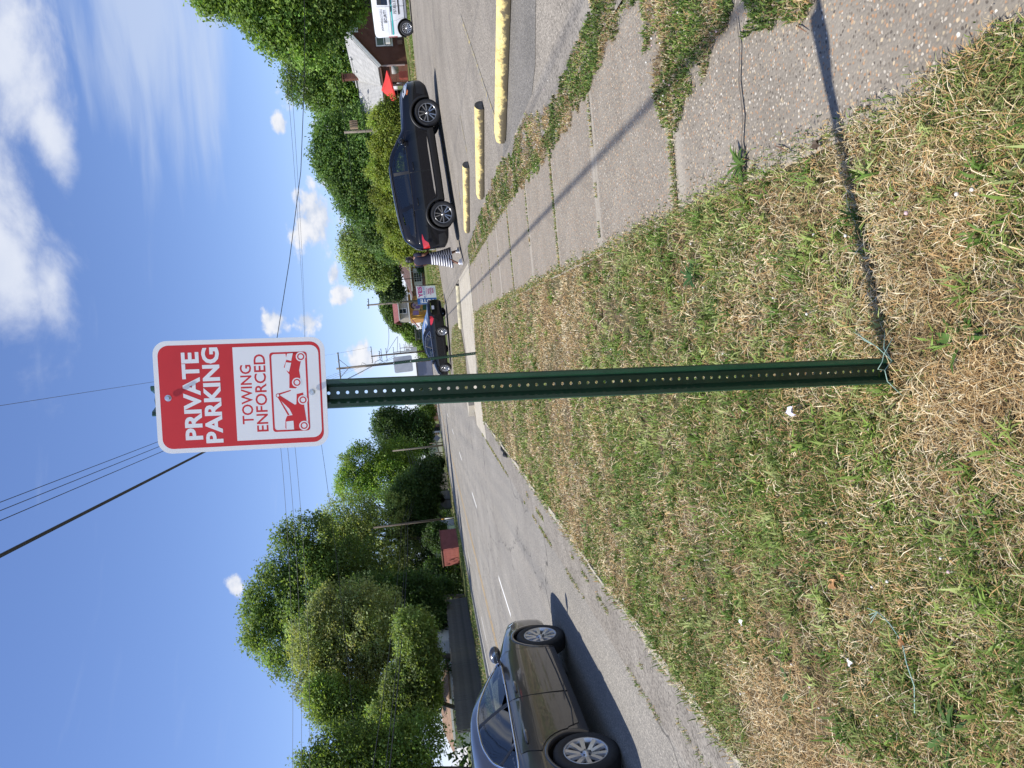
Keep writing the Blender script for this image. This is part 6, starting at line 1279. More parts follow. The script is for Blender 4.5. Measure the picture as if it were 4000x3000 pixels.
# ---- left side: board fences, shed, house behind
MAT['board'] = pm('weathered_dark_board', (.085, .080, .072), .35, 2.2, .9, bump=.3, bscale=12, c2=(.155, .146, .132)); MAT['board_grey'] = pm('weathered_grey_board', (.155, .145, .132), .3, 2.0, .9, bump=.3, bscale=12)
def board_mesh(hh, w, mat):
    b = MB(); hw_ = w / 2; P = [(-hw_, 0), (hw_, 0), (hw_, hh - .07), (hw_ * .45, hh), (-hw_ * .45, hh), (-hw_, hh - .07)]; return b.prism(P, .02, Matrix(((1, 0, 0, 0), (0, 0, -1, .01), (0, 1, 0, 0), (0, 0, 0, 1)))).mesh('board', mat)
def board_fence(label, p, q, hh, mat, w=.15):
    p, q = Vector(p), Vector(q); d = q - p; L = d.length; a = math.atan2(d.y, d.x); t = thing('board_fence', label, 'fence', p, a); ms = [board_mesh(hh + e, w - .008, mat) for e in (-.02, 0, .025)]; n = int(L / w)
    for i in range(n): o = link('board', random.choice(ms), t); o.location = (w * (i + .5), random.uniform(-.006, .006), random.uniform(-.02, .02)); o.rotation_euler = (0, R(random.uniform(-.8, .8)), 0)
    for z in (.35, hh * .5, hh - .3): b = MB(); b.box((L / 2, .055, z), (L, .05, .09)); b.build('rail', mat, t)
    for i in range(int(L / 2.4) + 1): b = MB(); b.box((min(i * 2.4 + .05, L), .13, hh / 2 - .1), (.1, .1, hh + .1)); b.build('post', mat, t)
    return t
FA = rs(-23.0, 40.5); FB = rs(-24.6, 66.0)
board_fence('long dark weathered board fence in tree shade across the road from the gray car', FA, FB, 1.93, MAT['board'])
board_fence('gray board fence standing beyond the utility pole across the road', rs(-23.9, 99.5), rs(-22.9, 106.5), 1.75, MAT['board_grey'])
board_fence('farthest short gray board fence near the dark bush across the road', rs(-23.4, 109.9), rs(-20.6, 109.4), 1.75, MAT['board_grey'])
def z2(X, Y): return 1600 + X / 2.765, 1900 + Y / 2.765
p, q = rs(-26.4, 81.6), rs(-23.5, 78.6); d = q - p; sh = thing('shed', 'dull red wooden shed wall in the shade of the trees across the road', 'shed', p, math.atan2(d.y, d.x)); L = d.length; b = MB(); b.box((L / 2, 1.2, .95), (L, 2.4, 1.95)); b.build('wall', pm('dull_red_boards', (.34, .105, .095), .15, 2., .8), sh); b = MB(); b.box((L / 2, 1.2, 1.96), (L + .2, 2.6, .08)); b.build('roof', MAT['roof_tan'], sh)
n = int(L / .3)
bm_ = MB(); bm_.box((0, 0, 0), (.27, .02, 1.86)); me_ = bm_.mesh('board', pm('dull_red_board', (.36, .115, .10), .18, 2.5, .8))
for i in range(n): o = link('board', me_, sh); o.location = (.16 + i * .3, -.012 - .004 * (i % 2), .95)
# white house behind the dark fence
def z3(X, Y): return 900 + X / 2.212, 2250 + Y / 2.212
YW = 62.; a, c = at(*z3(1900, 960), YW), at(*z3(1850, 560), YW); wt = thing('white_house', 'white sided house showing over the dark board fence through the trees', 'house', (a.x, YW, 0)); w = c.x - a.x; pk = at(*z3(1760, 760), YW).z + .4; hh = 3.3
poly_obj('wall', [[(0, 0, 0), (w, 0, 0), (w, 0, hh), (w * .5, 0, pk), (0, 0, hh)], [(0, 9, 0), (0, 0, 0), (0, 0, hh), (0, 9, hh)], [(w, 0, 0), (w, 9, 0), (w, 9, hh), (w, 0, hh)]], MAT['siding_white'], wt); poly_obj('roof', [[(-.3, -.3, hh - .1), (w * .5, -.3, pk + .05), (w * .5, 9, pk + .05), (-.3, 9, hh - .1)], [(w * .5, -.3, pk + .05), (w + .3, -.3, hh - .1), (w + .3, 9, hh - .1), (w * .5, 9, pk + .05)]], MAT['roof_grey'], wt, .1)
YW = 54.; a, c = at(*z3(1900, 1500), YW), at(*z3(1895, 1085), YW); h2 = thing('tan_roofed_house', 'white house with a tan shingle roof partly hidden by leaves at the far left', 'house', (a.x, YW, 0)); w = c.x - a.x; hh = c.z; rz = at(*z3(1845, 1090), YW + 3).z + .3
poly_obj('wall', [[(0, 0, 0), (w, 0, 0), (w, 0, hh), (0, 0, hh)], [(w, 0, 0), (w, 8, 0), (w, 8, hh), (w, 0, hh)]], MAT['siding_white'], h2); poly_obj('roof', [[(-.4, -.5, hh), (w + .4, -.5, hh), (w - .8, 4, rz), (-.4, 4, rz)], [(w + .4, -.5, hh), (w + .4, 8, hh), (w - .8, 4, rz)]], MAT['roof_tan'], h2, .12); b = MB(); b.beam((-.4, -.55, hh - .08), (w + .4, -.55, hh - .08), .1, .16); b.build('gutter', MAT['trim_white'], h2)
p = at(*z2(290, 590), 96); b = MB(); b.box((p.x, 97, 1.4), (5, 1, 2.9)); tag(b.build('garage', MAT['siding_white']), 'pale sided garage glimpsed through the trees behind the utility pole', 'garage')
# ------------------------------------------------------------------ wheel stops, poles, wires, signs, person
def m_yellow_log():
    t = NT('chipped_yellow_paint'); v = t.coord('Object'); n = t.noise(v, 5., 6, .7); g = t.noise(v, 2., 5, .65); s = t.n('ShaderNodeSeparateXYZ'); t.l(v, s.inputs[0])
    c = t.ramp(n, [(.3, (.66, .50, .17)), (.6, (.74, .60, .26))])
    ck = t.n('ShaderNodeTexVoronoi', feature='DISTANCE_TO_EDGE'); wv = t.n('ShaderNodeVectorMath', operation='ADD'); nz = t.n('ShaderNodeTexNoise'); nz.inputs['Scale'].default_value = 6.; t.l(v, nz.inputs['Vector']); sc = t.n('ShaderNodeVectorMath', operation='SCALE'); sc.inputs['Scale'].default_value = .16; t.l(nz.outputs['Color'], sc.inputs[0]); t.l(v, wv.inputs[0]); t.l(sc.outputs[0], wv.inputs[1]); t.l(wv.outputs[0], ck.inputs['Vector']); ck.inputs['Scale'].default_value = 9.
    c = t.mix(t.math('MULTIPLY', t.ramp(ck.outputs['Distance'], [(0, 1.), (.05, 0.)]), t.ramp(g, [(.4, 0.), (.6, .8)])), c, (.25, .19, .09))
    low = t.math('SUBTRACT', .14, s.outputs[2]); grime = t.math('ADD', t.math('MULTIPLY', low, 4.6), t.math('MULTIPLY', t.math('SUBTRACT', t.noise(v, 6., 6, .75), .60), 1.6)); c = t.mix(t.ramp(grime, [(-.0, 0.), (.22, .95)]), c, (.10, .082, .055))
    t.bsdf(c, .75, 0, .35, t.bump(n, .4, .01)); return t.mat
MAT['log'] = m_yellow_log(); MAT['old_concrete_yellow'] = pm('weathered_yellow_concrete', (.36, .33, .25), .25, 7, .9, c2=(.58, .52, .34)); MAT['log_end'] = pm('dark_stop_end', (.13, .125, .11), .35, 14, .9)
def wheel_stop(label, pL, pR, rad=.10, ext=0., mat='log'):
    p, q = Vector(pL), Vector(pR); d = (q - p); d.z = 0; L = d.length + ext; d.normalize(); nrm = Vector((-d.y, d.x, 0)); t = thing('wheel_stop', label, 'wheel stop', p + nrm * rad * .8, math.atan2(d.y, d.x), 'yellow wheel stops along the parking lot edge'); sl = math.atan2(q.z - p.z, (q - p).length); t.rotation_euler[1] = -sl
    b = MB(); n = 14; m = 22; V = []
    for i in range(m + 1):
        x = L * i / m; e = 1. - .22 * max(0, 1 - x / .06) ** 2
        for j in range(n + 1):
            a = R(-24) + R(228) * j / n; w = 1 + .03 * (vnoise([x * 3], [j * .7], .6, 5)[0] - .5); V.append((x, rad * .92 * math.cos(a) * e * w, rad * .52 + rad * e * w * math.sin(a) * .98))
    F = [(i * (n + 1) + j, (i + 1) * (n + 1) + j, (i + 1) * (n + 1) + j + 1, i * (n + 1) + j + 1) for i in range(m) for j in range(n)]
    b.add(V, F, 0, True); b.add(V[:n + 1], [list(range(n + 1))], 0); b.build('body', MAT[mat], t); b = MB(); pts = [(L + .001, rad * .90 * math.cos(R(-24) + R(228) * j / n), rad * .52 + rad * .97 * math.sin(R(-24) + R(228) * j / n)) for j in range(n + 1)]; pts2 = [(L - .012, y * .78, rad * .45 + (z - rad * .45) * .78) for _, y, z in pts]
    b.add(pts + pts2, [(j, j + 1, n + 2 + j, n + 1 + j) for j in range(n)] + [list(range(n + 1, 2 * n + 2))]); b.build('end_face', MAT['log_end'], t)
def gz(xi, yi):
    z = .05
    for _ in range(6): z = float(zlot(to_rs(gr(xi, yi, z))[0]))
    return gr(xi, yi, z)
wheel_stop('nearest and longest yellow wheel stop, cut off by the right side of the view', gz(1978, 562), gz(1999, 5), .105, 1.2)
wheel_stop('second yellow wheel stop with a dark round end, behind the nearest one', gz(1893, 780), gz(1892, 425), .10)
wheel_stop('third yellow wheel stop, the one closest to the dark parked vehicle', gz(1836, 912), gz(1834, 655), .095)
wheel_stop('farthest yellow wheel stop, weathered gray, lying past the driveway crossing', gr(1806, 1286, 0), gr(1795, 1116, .0), .09, 0, 'old_concrete_yellow')
# second private parking sign, seen from the back
sb = rs(-.52, 20.25); s2 = thing('parking_sign', 'blank back of a second sign on a green perforated post near the driveway', 'sign', (sb.x, sb.y, 0), R(186)); s2.rotation_euler[1] = R(1.2)
link('post', post_mesh(2.36, .0508, holes=True, hr=.007), s2); b = MB(); b.prism(rrect(.46, .52, .05, 5, .06, 2.08), .004, Matrix(((1, 0, 0, 0), (0, 0, -1, -.004), (0, 1, 0, 0), (0, 0, 0, 1)))); b.build('sign_panel', MAT['alu_back'], s2)
for z in (1.86, 2.33): b = MB(); b.lathe([(.016, .036), (.012, .046), (0, .048)], 8, 'Y', (0, 0, z)); b.build('bolt', MAT['zinc'], s2)
# vote banner
def mc(X, Y): return 1500 + X / 4.76, 1080 + Y / 4.76
YV = 47.; TR, BR, TL = at(*mc(590, 185), YV), at(*mc(948, 168), YV), at(*mc(632, 522), YV); BL = TL + (BR - TR); vt = thing('vote_sign', 'vote yes banner with a blue strip standing in the grass behind the black sedan', 'sign', (TR.x, YV, .12)); vo = vt.location
M_V = {k: pm('vote_' + k, c, .03, 6, .55) for k, c in dict(white=(.80, .80, .80), blue=(.025, .12, .36), pink=(.50, .035, .22)).items()}
def vq(p): return Vector(p) - vo
def quad(name, pts, off, mat, par, t=.01): b = MB(); P = [vq(p) + Vector((0, off, 0)) for p in pts]; Q = [p + Vector((0, t, 0)) for p in P]; b.add(P + Q, [(0, 1, 2, 3), (4, 7, 6, 5), (0, 4, 5, 1), (1, 5, 6, 2), (2, 6, 7, 3), (3, 7, 4, 0)]); return b.build(name, mat, par)
vp = quad('banner', (TL, TR, BR, BL), 0, M_V['white'], vt, .02); ux = (TR - TL); uz = (TL - BL)
def vuv(u, v): return BL + ux * u + uz * v
quad('blue_strip', (vuv(0, 1), vuv(.33, 1), vuv(.33, 0), vuv(0, 0)), -.006, M_V['blue'], vp, .004)
def vtext(txt, u0, u1, v0, v1, mat, bold, rot=False):
    o = font_mesh('lettering', txt, 1., mat, 0, bold); me = o.data; co = np.array([v.co[:] for v in me.vertices]); lo, hi = co.min(0), co.max(0)
    for v in me.vertices:
        a, c = (v.co.x - lo[0]) / (hi[0] - lo[0]), (v.co.y - lo[1]) / (hi[1] - lo[1])
        if rot: a, c = 1 - c, a
        v.co = vq(vuv(u0 + (u1 - u0) * a, v0 + (v1 - v0) * c)) + Vector((0, -.014, 0))
    me.update(); o.parent = vp
vtext('VOTE', .06, .27, .08, .86, M_V['white'], .03, True); vtext('YES', .36, .98, .70, .93, M_V['pink'], .04); vtext('BY APRIL 21ST', .36, .98, .555, .645, M_V['blue'], .02); vtext('TO STOP THE', .50, .90, .44, .50, M_V['pink'], .01); vtext('MAGA', .56, .86, .335, .42, M_V['pink'], .03); vtext('POWER', .52, .90, .225, .31, M_V['pink'], .03); vtext('GRAB', .58, .86, .115, .20, M_V['pink'], .03)
b = MB(); b.tube([vq(TR) + Vector((.03, .02, .05)), Vector((.03, .02, -.15))], .03, 6); b.tube([vq(TL) + Vector((-.02, .03, .0)), Vector((vq(TL).x, .03, -.15))], .03, 6); b.build('stake', MAT['black_plastic'], vt)
# ---- utility poles
def pole(label, base, H, rad=.15, mat='wood_pole', arms=(), lean=(0, 0), extra=None):
    t = thing('utility_pole', label, 'utility pole', base, 0, 'utility poles'); t.rotation_euler = (R(lean[0]), R(lean[1]), 0); b = MB(); b.tube([(0, 0, -.3), (0, 0, H * .5), (0, 0, H)], [rad, rad * .85, rad * .66], 10); b.build('shaft', MAT[mat], t)
    for (z, x0, x1, brace, rz) in arms:
        rt = Matrix.Rotation(R(rz), 3, 'Z'); b = MB(); b.beam(rt @ Vector((x0, -.14, z)), rt @ Vector((x1, -.14, z)), .10, .12)
        if brace: b.beam(rt @ Vector((x1 * .55, -.14, z - .05)), rt @ Vector((.02, -.12, z - 1.0)), .04, .05); b.beam(rt @ Vector((x0 * .55, -.14, z - .05)), rt @ Vector((-.02, -.12, z - 1.0)), .04, .05)
        b.build('crossarm', MAT[mat], t); b = MB()
        for f in (.0, .28, .72, 1.): p = rt @ Vector((x0 + (x1 - x0) * (.03 + .94 * f), -.14, z + .06)); b.tube([p, p + Vector((0, 0, .16))], [.03, .045], 6)
        b.build('insulator', MAT['trim_white'] if brace else MAT['black_plastic'], t)
    if extra: extra(t)
    return t
def drops(t):
    b = MB(); b.tube([(.05, -.1, 7.0), (.35, -.1, 6.9), (.5, -.1, 6.4), (.3, -.1, 6.1)], .03, 6); b.tube([(.15, -.1, 8.4), (.4, -.1, 8.3), (.15, -.1, 7.9)], .02, 5); b.tube([(-.1, -.15, 2.2), (-.12, -.15, 8)], .03, 6); b.build('cable_loop', MAT['black_plastic'], t)
P1 = rs(-2.2, 78.5); P2 = rs(-2.2, 140)
pole('nearest wooden utility pole with a long crossarm rising behind the green sign posts', P1, 11.1, .17, arms=((10.75, -1.7, 1.75, True, 0),), extra=drops)
def tsign(t):
    b = MB(); b.box((.55, -.2, 3.6), (.9, .03, 1.2)); b.box((.45, -.21, 4.75), (.75, .03, .75)); b.build('road_sign', MAT['alu_back'], t)
pole('second wooden pole up the road with pale road signs mounted on it', P2, 11.9, .18, 'wood_pole_dark', arms=((11.7, -1.3, 1.9, False, 0), (10.2, -.9, .9, False, 0)), extra=tsign)
pole('third pole of the row, with two crossarms, just left of the second one', rs(-2.6, 172), 12.0, .17, 'wood_pole_dark', arms=((11.8, -1.5, 1.5, False, 0), (10.6, -1.5, 1.5, False, 0)))
def far_pole(label, top, Y, arm=1.5, two=False): p = at(*top, Y); pole(label, (p.x, p.y, 0), p.z, .15, 'wood_pole_dark', arms=((p.z - .2, -arm, arm, False, 15),) + (((p.z - 1.6, -arm * .7, arm * .7, False, 15),) if two else ()))
far_pole('slim far pole above the hood of the black sedan', r4(868, 1388), 205); far_pole('far pole in line with the black sedan windshield', r4(962, 1328), 240, 1.6, True); far_pole('farthest small pole over the roof of the black sedan', r4(1045, 1300), 270, 1.6, True)
p3 = at(*r4(490, 710), 113); pole('gray wooden pole standing in front of the mural house', (p3.x, p3.y, .2), p3.z - .2, .19, arms=((p3.z - .5, -.9, 1.3, False, 40),))
def transformer(t):
    z = at(*hpx(510, 1405), 58).z - .5; b = MB(); b.box((.5, -.1, z), (.62, .5, .62)); 
    for k in range(4): b.box((.5 - .24 + .16 * k, -.37, z), (.06, .06, .6))
    b.build('transformer', pm('tan_transformer', (.34, .25, .17), .15, 5, .6), t)
p4 = at(*hpx(400, 1430), 58); pole('gray pole with a tan transformer behind the yellow green hedge', (p4.x, p4.y, .5), p4.z - .5, .14, extra=transformer)
PA = rs(-22.2, 87); pb_ = at(1722, 1740, 121); PBp = Vector((pb_.x, pb_.y, 0)); pole('dark wooden pole in the trees across the road beside the utility box', PA, 9.9, .16, 'wood_pole_dark'); pole('tall wooden pole before the white walled building across the road', PBp, at(900 + 1400 / 2.212, 1700 + 115 / 2.212, 121).z, .17, arms=())
lp = at(*z5(345, 920), 205); lt = thing('street_light', 'thin street light pole with a short mast arm far down the left side', 'street light', (lp.x, lp.y, 0)); b = MB(); b.tube([(0, 0, 0), (0, 0, lp.z)], [.16, .09], 8); b.tube([(0, 0, lp.z - .5), (.9, 0, lp.z - .25), (1.8, 0, lp.z - .2)], .06, 6); b.build('mast', MAT['gal'], lt); b = MB(); b.box((2.0, 0, lp.z - .25), (.7, .3, .16)); b.build('lamp_head', MAT['gal'], lt)
# ---- wires, each strung between two points
MAT['wire'] = pm('black_wire', (.012, .012, .013), .1, 5, .6); MAT['wire_grey'] = pm('weathered_wire', (.10, .10, .105), .1, 5, .6)
def wire(label, p, q, rad=.012, sag=0., mat='wire', n=14):
    p, q = Vector(p), Vector(q); pts = [p.lerp(q, i / n) - Vector((0, 0, 4 * sag * (i / n) * (1 - i / n))) for i in range(n + 1)]; b = MB(); b.tube(pts, rad, 5); tag(b.build('overhead_wire', MAT[mat]), label, 'wire', 'overhead wires')
wire('thick black telephone cable crossing the upper left sky to the near pole', rs(-2.2, -22, 7.03), rs(-2.2, 78.4, 7.03), .019)
wire('thin lashed cable running right beside the thick telephone cable', rs(-2.25, -22, 7.09), rs(-2.25, 78.4, 7.09), .009)
for z, lab in ((9.37, 'highest of the three parallel wires meeting the sign edge at upper left'), (8.87, 'middle of the three parallel wires meeting the sign edge at upper left'), (8.36, 'lowest of the three parallel wires meeting the sign edge at upper left')): wire(lab, rs(-2.2, -25, z), rs(-2.2, 78.4, z), .0075)
wire('faint single wire reaching the top edge of the sign', rs(-.55, -25, 10.9), rs(-.55, 78.4, 10.85), .006, mat='wire_grey')
for k, (rr, z) in enumerate(((-.55, 10.9), (-3.8, 10.9))): wire(('wire from the near crossarm to the second pole, right side', 'wire from the near crossarm to the second pole, left side')[k], rs(rr, 78.5, z), rs(rr + .2, 140, 11.8), .012, .6)
for k, z in enumerate((7.0, 6.5)): wire(('upper cable between the near pole and the second pole', 'lower cable between the near pole and the second pole')[k], rs(-2.2, 78.5, z), rs(-2.2, 140, z + .3), .02, .5)
for k, ((a, c), lab) in enumerate((((( 1071, 1752), (1099, 3000)), 'top wire of three thin wires over the left trees'), (((1098, 1752), (1134, 3000)), 'middle wire of three thin wires over the left trees'), (((1127, 1750), (1167, 3000)), 'bottom wire of three thin wires over the left trees'))):
    p, q = at(*a, 42), at(*c, 42); d = q - p; wire(lab, p - d * .25, q + d * .5, .011, .75, 'wire_grey', 24)
p, q = at(1248, 1745, 64), at(1330, 2450, 50); wire('dark wire slanting from the sign down into the left trees', p - (q - p) * .4, q + (q - p) * .6, .016, .3)
for k, (a, c) in enumerate((((1094, 135), (1184, 1320)), ((1118, 215), (1186, 1320)))): p, q = at(*a, 48), at(*c, 95); wire(('upper of two long wires under the clouds right of the sign', 'lower of two long wires under the clouds right of the sign')[k], p - (q - p) * .3, q + (q - p) * .25, .012, .35)
P_ = [at(x, y, Y) for x, y, Y in ((1185, -260, 33), (1190, 100, 33), (1190, 289, 33), (1175, 669, 33), (1130, 1022, 33), (1081, 1327, 33), (1040, 1560, 33))]; b = MB(); b.tube(P_, .0165, 5); tag(b.build('overhead_wire', MAT['wire']), 'twisted black service wire climbing across the clouds to the sign', 'wire', 'overhead wires')
def zon(xi, yi, r):
    q = ray(xi, yi); n = np.array([DY, -DX, 0]); t_ = r / (q @ n); return Vector(CAM + q * t_)
for k, ((x, y), lab) in enumerate((((900 + 1255 / 2.212, 2985), 'top cable of the dark bundle sweeping through the left trees'), ((900 + 1370 / 2.212, 2985), 'middle cable of the dark bundle sweeping through the left trees'), ((900 + 1400 / 2.212, 2985), 'lowest cable of the dark bundle sweeping through the left trees'))):
    p = zon(x, y, -19.0); q = Vector((PA.x, PA.y, (6.5, 6.0, 5.75)[k])); d = p - q; wire(lab, p + Vector((d.x, d.y, 0)) * .4 + Vector((0, 0, .3)), q, (.022, .02, .028)[k], .45)
    wire(('upper', 'middle', 'lower')[k] + ' sagging cable between the two poles across the road', q, Vector((PBp.x, PBp.y, (6.4, 6.0, 5.6)[k])), .026, 1.1, n=20)
for k, (a, c) in enumerate((((hpx(385, 1430)), hpx(470, 2000)), (hpx(600, 1430), hpx(720, 2190)))): p, q = at(*a, 57), at(*c, 66); wire(('upper wire from the transformer pole across the dark tree', 'lower wire from the transformer pole across the dark tree')[k], p - (q - p) * .8, q + (q - p) * .2, .014, .25)
for k, (a, c) in enumerate(((r4(735, 760), r4(775, 1400)), (r4(935, 1160), r4(930, 1380)), (r4(925, 1165), r4(775, 1400)))): wire(('sagging wire from the mural house pole to the second road pole', 'short black wire beside the far poles', 'slanting wire from the far tree to the second road pole')[k], at(*a, 113), at(*c, 138), .035, .6 if k == 0 else 0)
# ---- small things across the road
b = MB(); mp_ = rs(-21.6, 84.6); tg = thing('marker_post', 'white marker post with an orange top beside the pole across the road', 'marker post', mp_); b.tube([(0, 0, -.1), (0, 0, 1.2)], .06, 8); b.build('shaft', MAT['trim_white'], tg); b = MB(); b.tube([(0, 0, 1.2), (0, 0, 1.56), (0, 0, 1.6)], [.062, .062, .02], 8); b.build('cap', pm('orange_cap', (.72, .34, .04), .1, 8, .5), tg)
ub = thing('utility_box', 'pale green utility pedestal box by the far verge shrubs', 'utility box', rs(-22.3, 83.2)); b = MB(); b.box((0, 0, .45), (.34, .3, .95)); b.box((0, -.01, .95), (.37, .34, .07)); b.build('cabinet', pm('pale_green_box', (.20, .30, .24), .1, 4, .6), ub); b = MB(); b.box((0, -.16, .5), (.26, .02, .7)); b.build('door', pm('pale_green_door', (.22, .33, .26), .08, 4, .6), ub)
dp = at(*z1(395, 780), 128); dg_ = thing('road_sign', 'diamond shaped road sign seen from behind against the white building', 'sign', (dp.x, dp.y, 0)); b = MB(); k = .62; b.prism([(0, -k), (k, 0), (0, k), (-k, 0)], .02, Matrix(((1, 0, 0, 0), (0, 0, -1, 0), (0, 1, 0, dp.z), (0, 0, 0, 1)))); b.build('sign_panel', pm('dull_sign_back', (.30, .29, .30), .1, 4, .5, .3), dg_); b = MB(); b.tube([(0, .05, 0), (0, .05, dp.z + .4)], .05, 6); b.build('post', MAT['gal'], dg_)
for (X, Y_, X0, lab) in ((470, 985, 345, 'short black post in front of the white building'), (450, 845, 285, 'leaning dark post between the diamond sign and the tall pole')):
    p = at(*z1(X, Y_), 122); q = at(*z1(X0, Y_ + (8 if X0 > 300 else 12)), 122); b = MB(); b.tube([(p.x, p.y, -.1), q], .075, 7); tag(b.build('dark_post', MAT['wood_pole_dark']), lab, 'post')
b = MB(); pts = [gr(*z1(X, Y_), -.03) + Vector((0, 0, h_)) for X, Y_, h_ in ((1330, 890, .02), (1355, 935, .04), (1375, 985, .02), (1400, 1020, .05), (1418, 1050, .02))]; b.tube(pts, [.015, .035, .02, .045, .015], 6); tag(b.build('tyre_scrap', MAT['tyre']), 'black shredded tyre scrap lying on the gravelly shoulder edge', 'debris')
cs = gr(1845, 1577, .0); b = MB(); b.box((cs.x, cs.y, .05), (.55, .8, .22), rz=.5); tag(b.build('kerb_stone', MAT['pale_concrete']), 'broken pale kerb end stone by the driveway corner behind the post', 'stone')
for k, (dx, lab) in enumerate(((0, 'plain square road sign beside the street light far down the road'), (1, 'second square road sign leaning beside the first one'))):
    p = at(*z5(1280 + 85 * k, 970 + 20 * k), 190); b = MB(); b.box((p.x, p.y, p.z), (1.3, .05, 1.5 - .3 * k)); b.tube([(p.x + .3, p.y + .06, 0), (p.x, p.y + .06, p.z)], .06, 6); tag(b.build('far_sign', MAT['alu_back']), lab, 'sign')
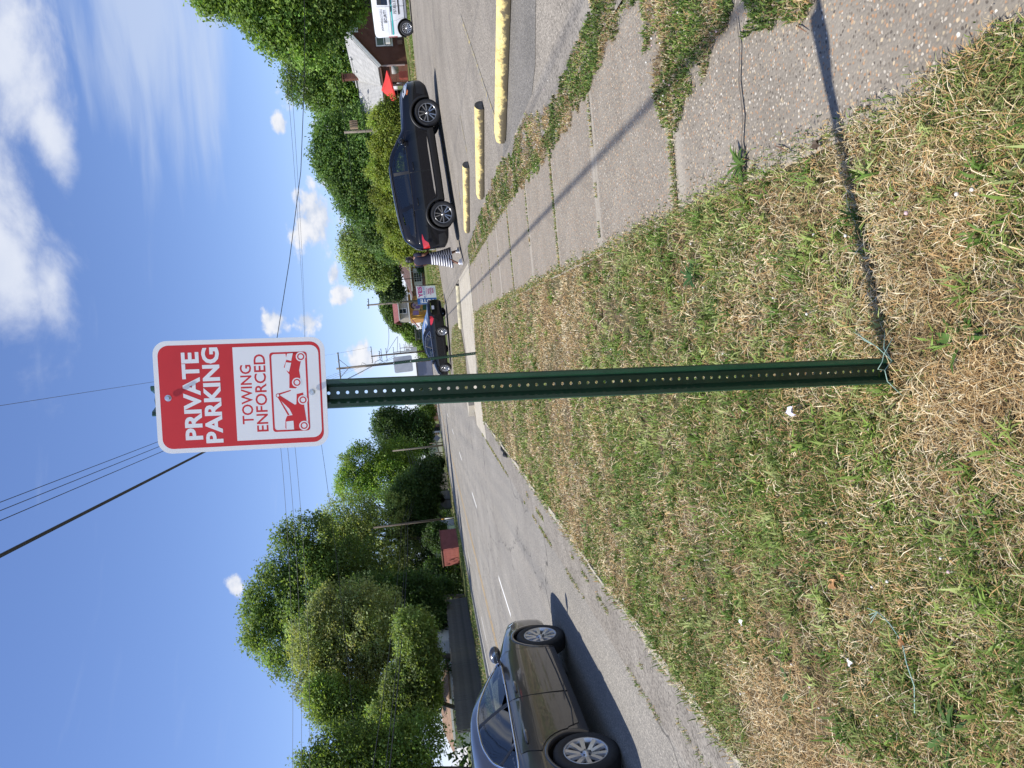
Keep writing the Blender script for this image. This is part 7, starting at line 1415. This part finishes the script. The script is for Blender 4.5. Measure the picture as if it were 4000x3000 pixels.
# ---- the woman walking past the parked car
def person():
    f0, f1 = gr(1793, 968, .075), gr(1806, 1036, .075); c = (f0 + f1) / 2; d = f0 - f1; hd = math.atan2(d.y, d.x); t = thing('person', 'woman in navy top and striped navy and white skirt walking with white shoes', 'person', (c.x, c.y, .07), hd)
    SK = pm('brown_skin', (.19, .085, .05), .08, 12, .55); NV = pm('navy_cloth', (.008, .0075, .026), .15, 14, .85); WH = pm('white_cloth', (.72, .72, .74), .05, 14, .85); HR = pm('black_hair', (.010, .008, .008), .3, 40, .5); SH = pm('white_shoe', (.80, .80, .82), .04, 20, .5)
    st = (f0 - f1).length / 2
    V = []; E = []; RD = []
    def ch(pts, start=None):
        pr_ = start
        for (p, r) in pts:
            V.append(p); RD.append(r); k = len(V) - 1
            if pr_ is not None: E.append((pr_, k))
            pr_ = k
        return pr_
    pel = ch([((0, 0, .88), .135)]); sp_ = ch([((.0, 0, 1.05), .12), ((.01, 0, 1.22), .125), ((.02, 0, 1.34), .10), ((.035, 0, 1.41), .05), ((.05, 0, 1.455), .05)], pel)
    nk = sp_; ch([((.065, 0, 1.52), .085), ((.06, 0, 1.58), .075)], nk); chest = sp_ - 2
    for s in (-1, 1):
        k = ch([((.0, s * .085, .84), .10), ((st * .55, s * .09, .47) if s > 0 else (-st * .35, s * .09, .47), .062), ((st * .92, s * .085, .12) if s > 0 else (-st * 1.0, s * .085, .14), .034), ((st * .95, s * .085, .06) if s > 0 else (-st * .98, s * .085, .06), .034), ((st * .95 + .13, s * .095, .03) if s > 0 else (-st * .98 + .12, s * .095, .025), .028)], pel)
        if s < 0: e = ch([((.0, -.17, 1.35), .062), ((-.09, -.215, 1.08), .046), ((.07, -.205, .985), .036), ((.155, -.185, .965), .026)], chest); w = Vector((.155, -.185, .965))
        else: e = ch([((.0, .17, 1.35), .062), ((.03, .215, 1.08), .046), ((.16, .18, .97), .036), ((.235, .14, .955), .026)], chest); w = Vector((.235, .14, .955))
        pm_ = ch([(tuple(w + Vector((.045, .005 * -s, -.005))), .024)], e)
        for q in range(4): o = Vector((.045, .008 * -s, .018 - .013 * q)); ch([(tuple(w + o + Vector((.035, -.004 * s, 0))), .009), (tuple(w + o + Vector((.056 - .004 * abs(q - 1), -.02 * s, -.008))), .008)], pm_)
        ch([(tuple(w + Vector((.03, -.022 * s, .028))), .010), (tuple(w + Vector((.058, -.032 * s, .034))), .009)], e)
    me = bpy.data.meshes.new('body'); me.from_pydata(V, E, []); o = link('body', me, t); md = o.modifiers.new('skin', 'SKIN'); md.use_smooth_shade = True
    for i, sv in enumerate(me.skin_vertices[0].data): sv.radius = (RD[i], RD[i] * (.8 if i in (1, 2) else 1)); sv.use_root = i == 0
    o.modifiers.new('sub', 'SUBSURF').levels = 1; o.modifiers['sub'].render_levels = 2; me.materials.append(SK)
    # face, ear, hair
    hc = Vector((.065, 0, 1.535)); b = MB(); b.ellipsoid(hc + Vector((.006, 0, 0)), (.094, .076, .115), 16, 12); b.ellipsoid(hc + Vector((.098, 0, -.015)), (.016, .014, .022), 8, 6); b.ellipsoid(hc + Vector((.07, 0, -.075)), (.035, .04, .03), 10, 6)
    for s in (-1, 1): b.ellipsoid(hc + Vector((-.005, s * .077, -.01)), (.02, .01, .03), 8, 6)
    b.build('head', SK, t); b = MB()
    for s in (-1, 1): b.ellipsoid(hc + Vector((.088, s * .032, .012)), (.008, .013, .006), 8, 5, 0); b.ellipsoid(hc + Vector((.086, s * .033, .032)), (.008, .018, .004), 8, 4, 0)
    b.ellipsoid(hc + Vector((.090, 0, -.055)), (.008, .022, .006), 8, 4, 1); b.build('face', [HR, pm('lips', (.22, .06, .055), .05, 10, .5)], t)
    b = MB(); b.ellipsoid(hc + Vector((-.038, 0, .034)), (.084, .084, .10), 16, 10); b.ellipsoid(hc + Vector((-.075, 0, -.03)), (.06, .07, .085), 12, 8); b.ellipsoid(hc + Vector((.02, 0, .085)), (.072, .07, .042), 12, 6); b.build('hair', HR, t)
    def loft(name, rings, mats, par=None, n=24, mi=None):
        b = MB(); VV = []
        for (cx, cy, z, rx, ry) in rings: VV += [(cx + rx * math.cos(2 * math.pi * j / n), cy + ry * math.sin(2 * math.pi * j / n), z) for j in range(n)]
        for i in range(len(rings) - 1):
            for j in range(n): b.f.append([i * n + j, i * n + (j + 1) % n, (i + 1) * n + (j + 1) % n, (i + 1) * n + j]); b.m.append(mi(i, j) if mi else 0); b.sm.append(True)
        b.v = VV; return b.build(name, mats, par or t)
    sh_ = loft('shirt', [(.01, 0, .87, .165, .175), (.02, 0, .95, .160, .172), (.025, 0, 1.05, .158, .165), (.03, 0, 1.16, .165, .172), (.03, 0, 1.26, .158, .185), (.02, 0, 1.35, .128, .185), (.025, 0, 1.395, .095, .13), (.035, 0, 1.42, .068, .078)], [NV])
    b = MB(); b.tube([(.0, -.15, 1.375), (-.02, -.20, 1.30), (-.065, -.222, 1.16)], [.062, .064, .060], 12); b.tube([(.0, .15, 1.375), (.01, .20, 1.30), (.022, .215, 1.16)], [.062, .064, .060], 12); b.build('sleeve', NV, sh_)
    rings = []; nz = 19
    for i in range(nz + 1):
        f = i / nz; z = .93 - .66 * f; rings.append((.01 - .02 * f, 0, z, .168 + (st * .92 + .075 - .168) * f ** 1.15 + .008 * math.sin(i * 1.9), .178 - .01 * f))
    loft('skirt', rings, [WH, NV], mi=lambda i, j: (i + (1 if 7 < j < 17 else 0)) % 2)
    for s in (-1, 1):
        x = st * .95 if s > 0 else -st * .98; b = MB(); b.ellipsoid((x + .05, s * .09, .045), (.135, .048, .045), 14, 8); b.ellipsoid((x - .02, s * .09, .075), (.06, .044, .05), 12, 6); b.box((x + .045, s * .09, .012), (.25, .085, .024)); b.build('shoe', SH, t)
    ph = MB(); ph.box((.225, -.20, .985), (.10, .018, .055), rz=.2); o = ph.build('phone', MAT['zinc']); o.matrix_world = Matrix.Translation(t.location) @ Matrix.Rotation(hd, 4, 'Z'); tag(o, 'small silver phone held in the walking woman\'s hand', 'phone')
person()
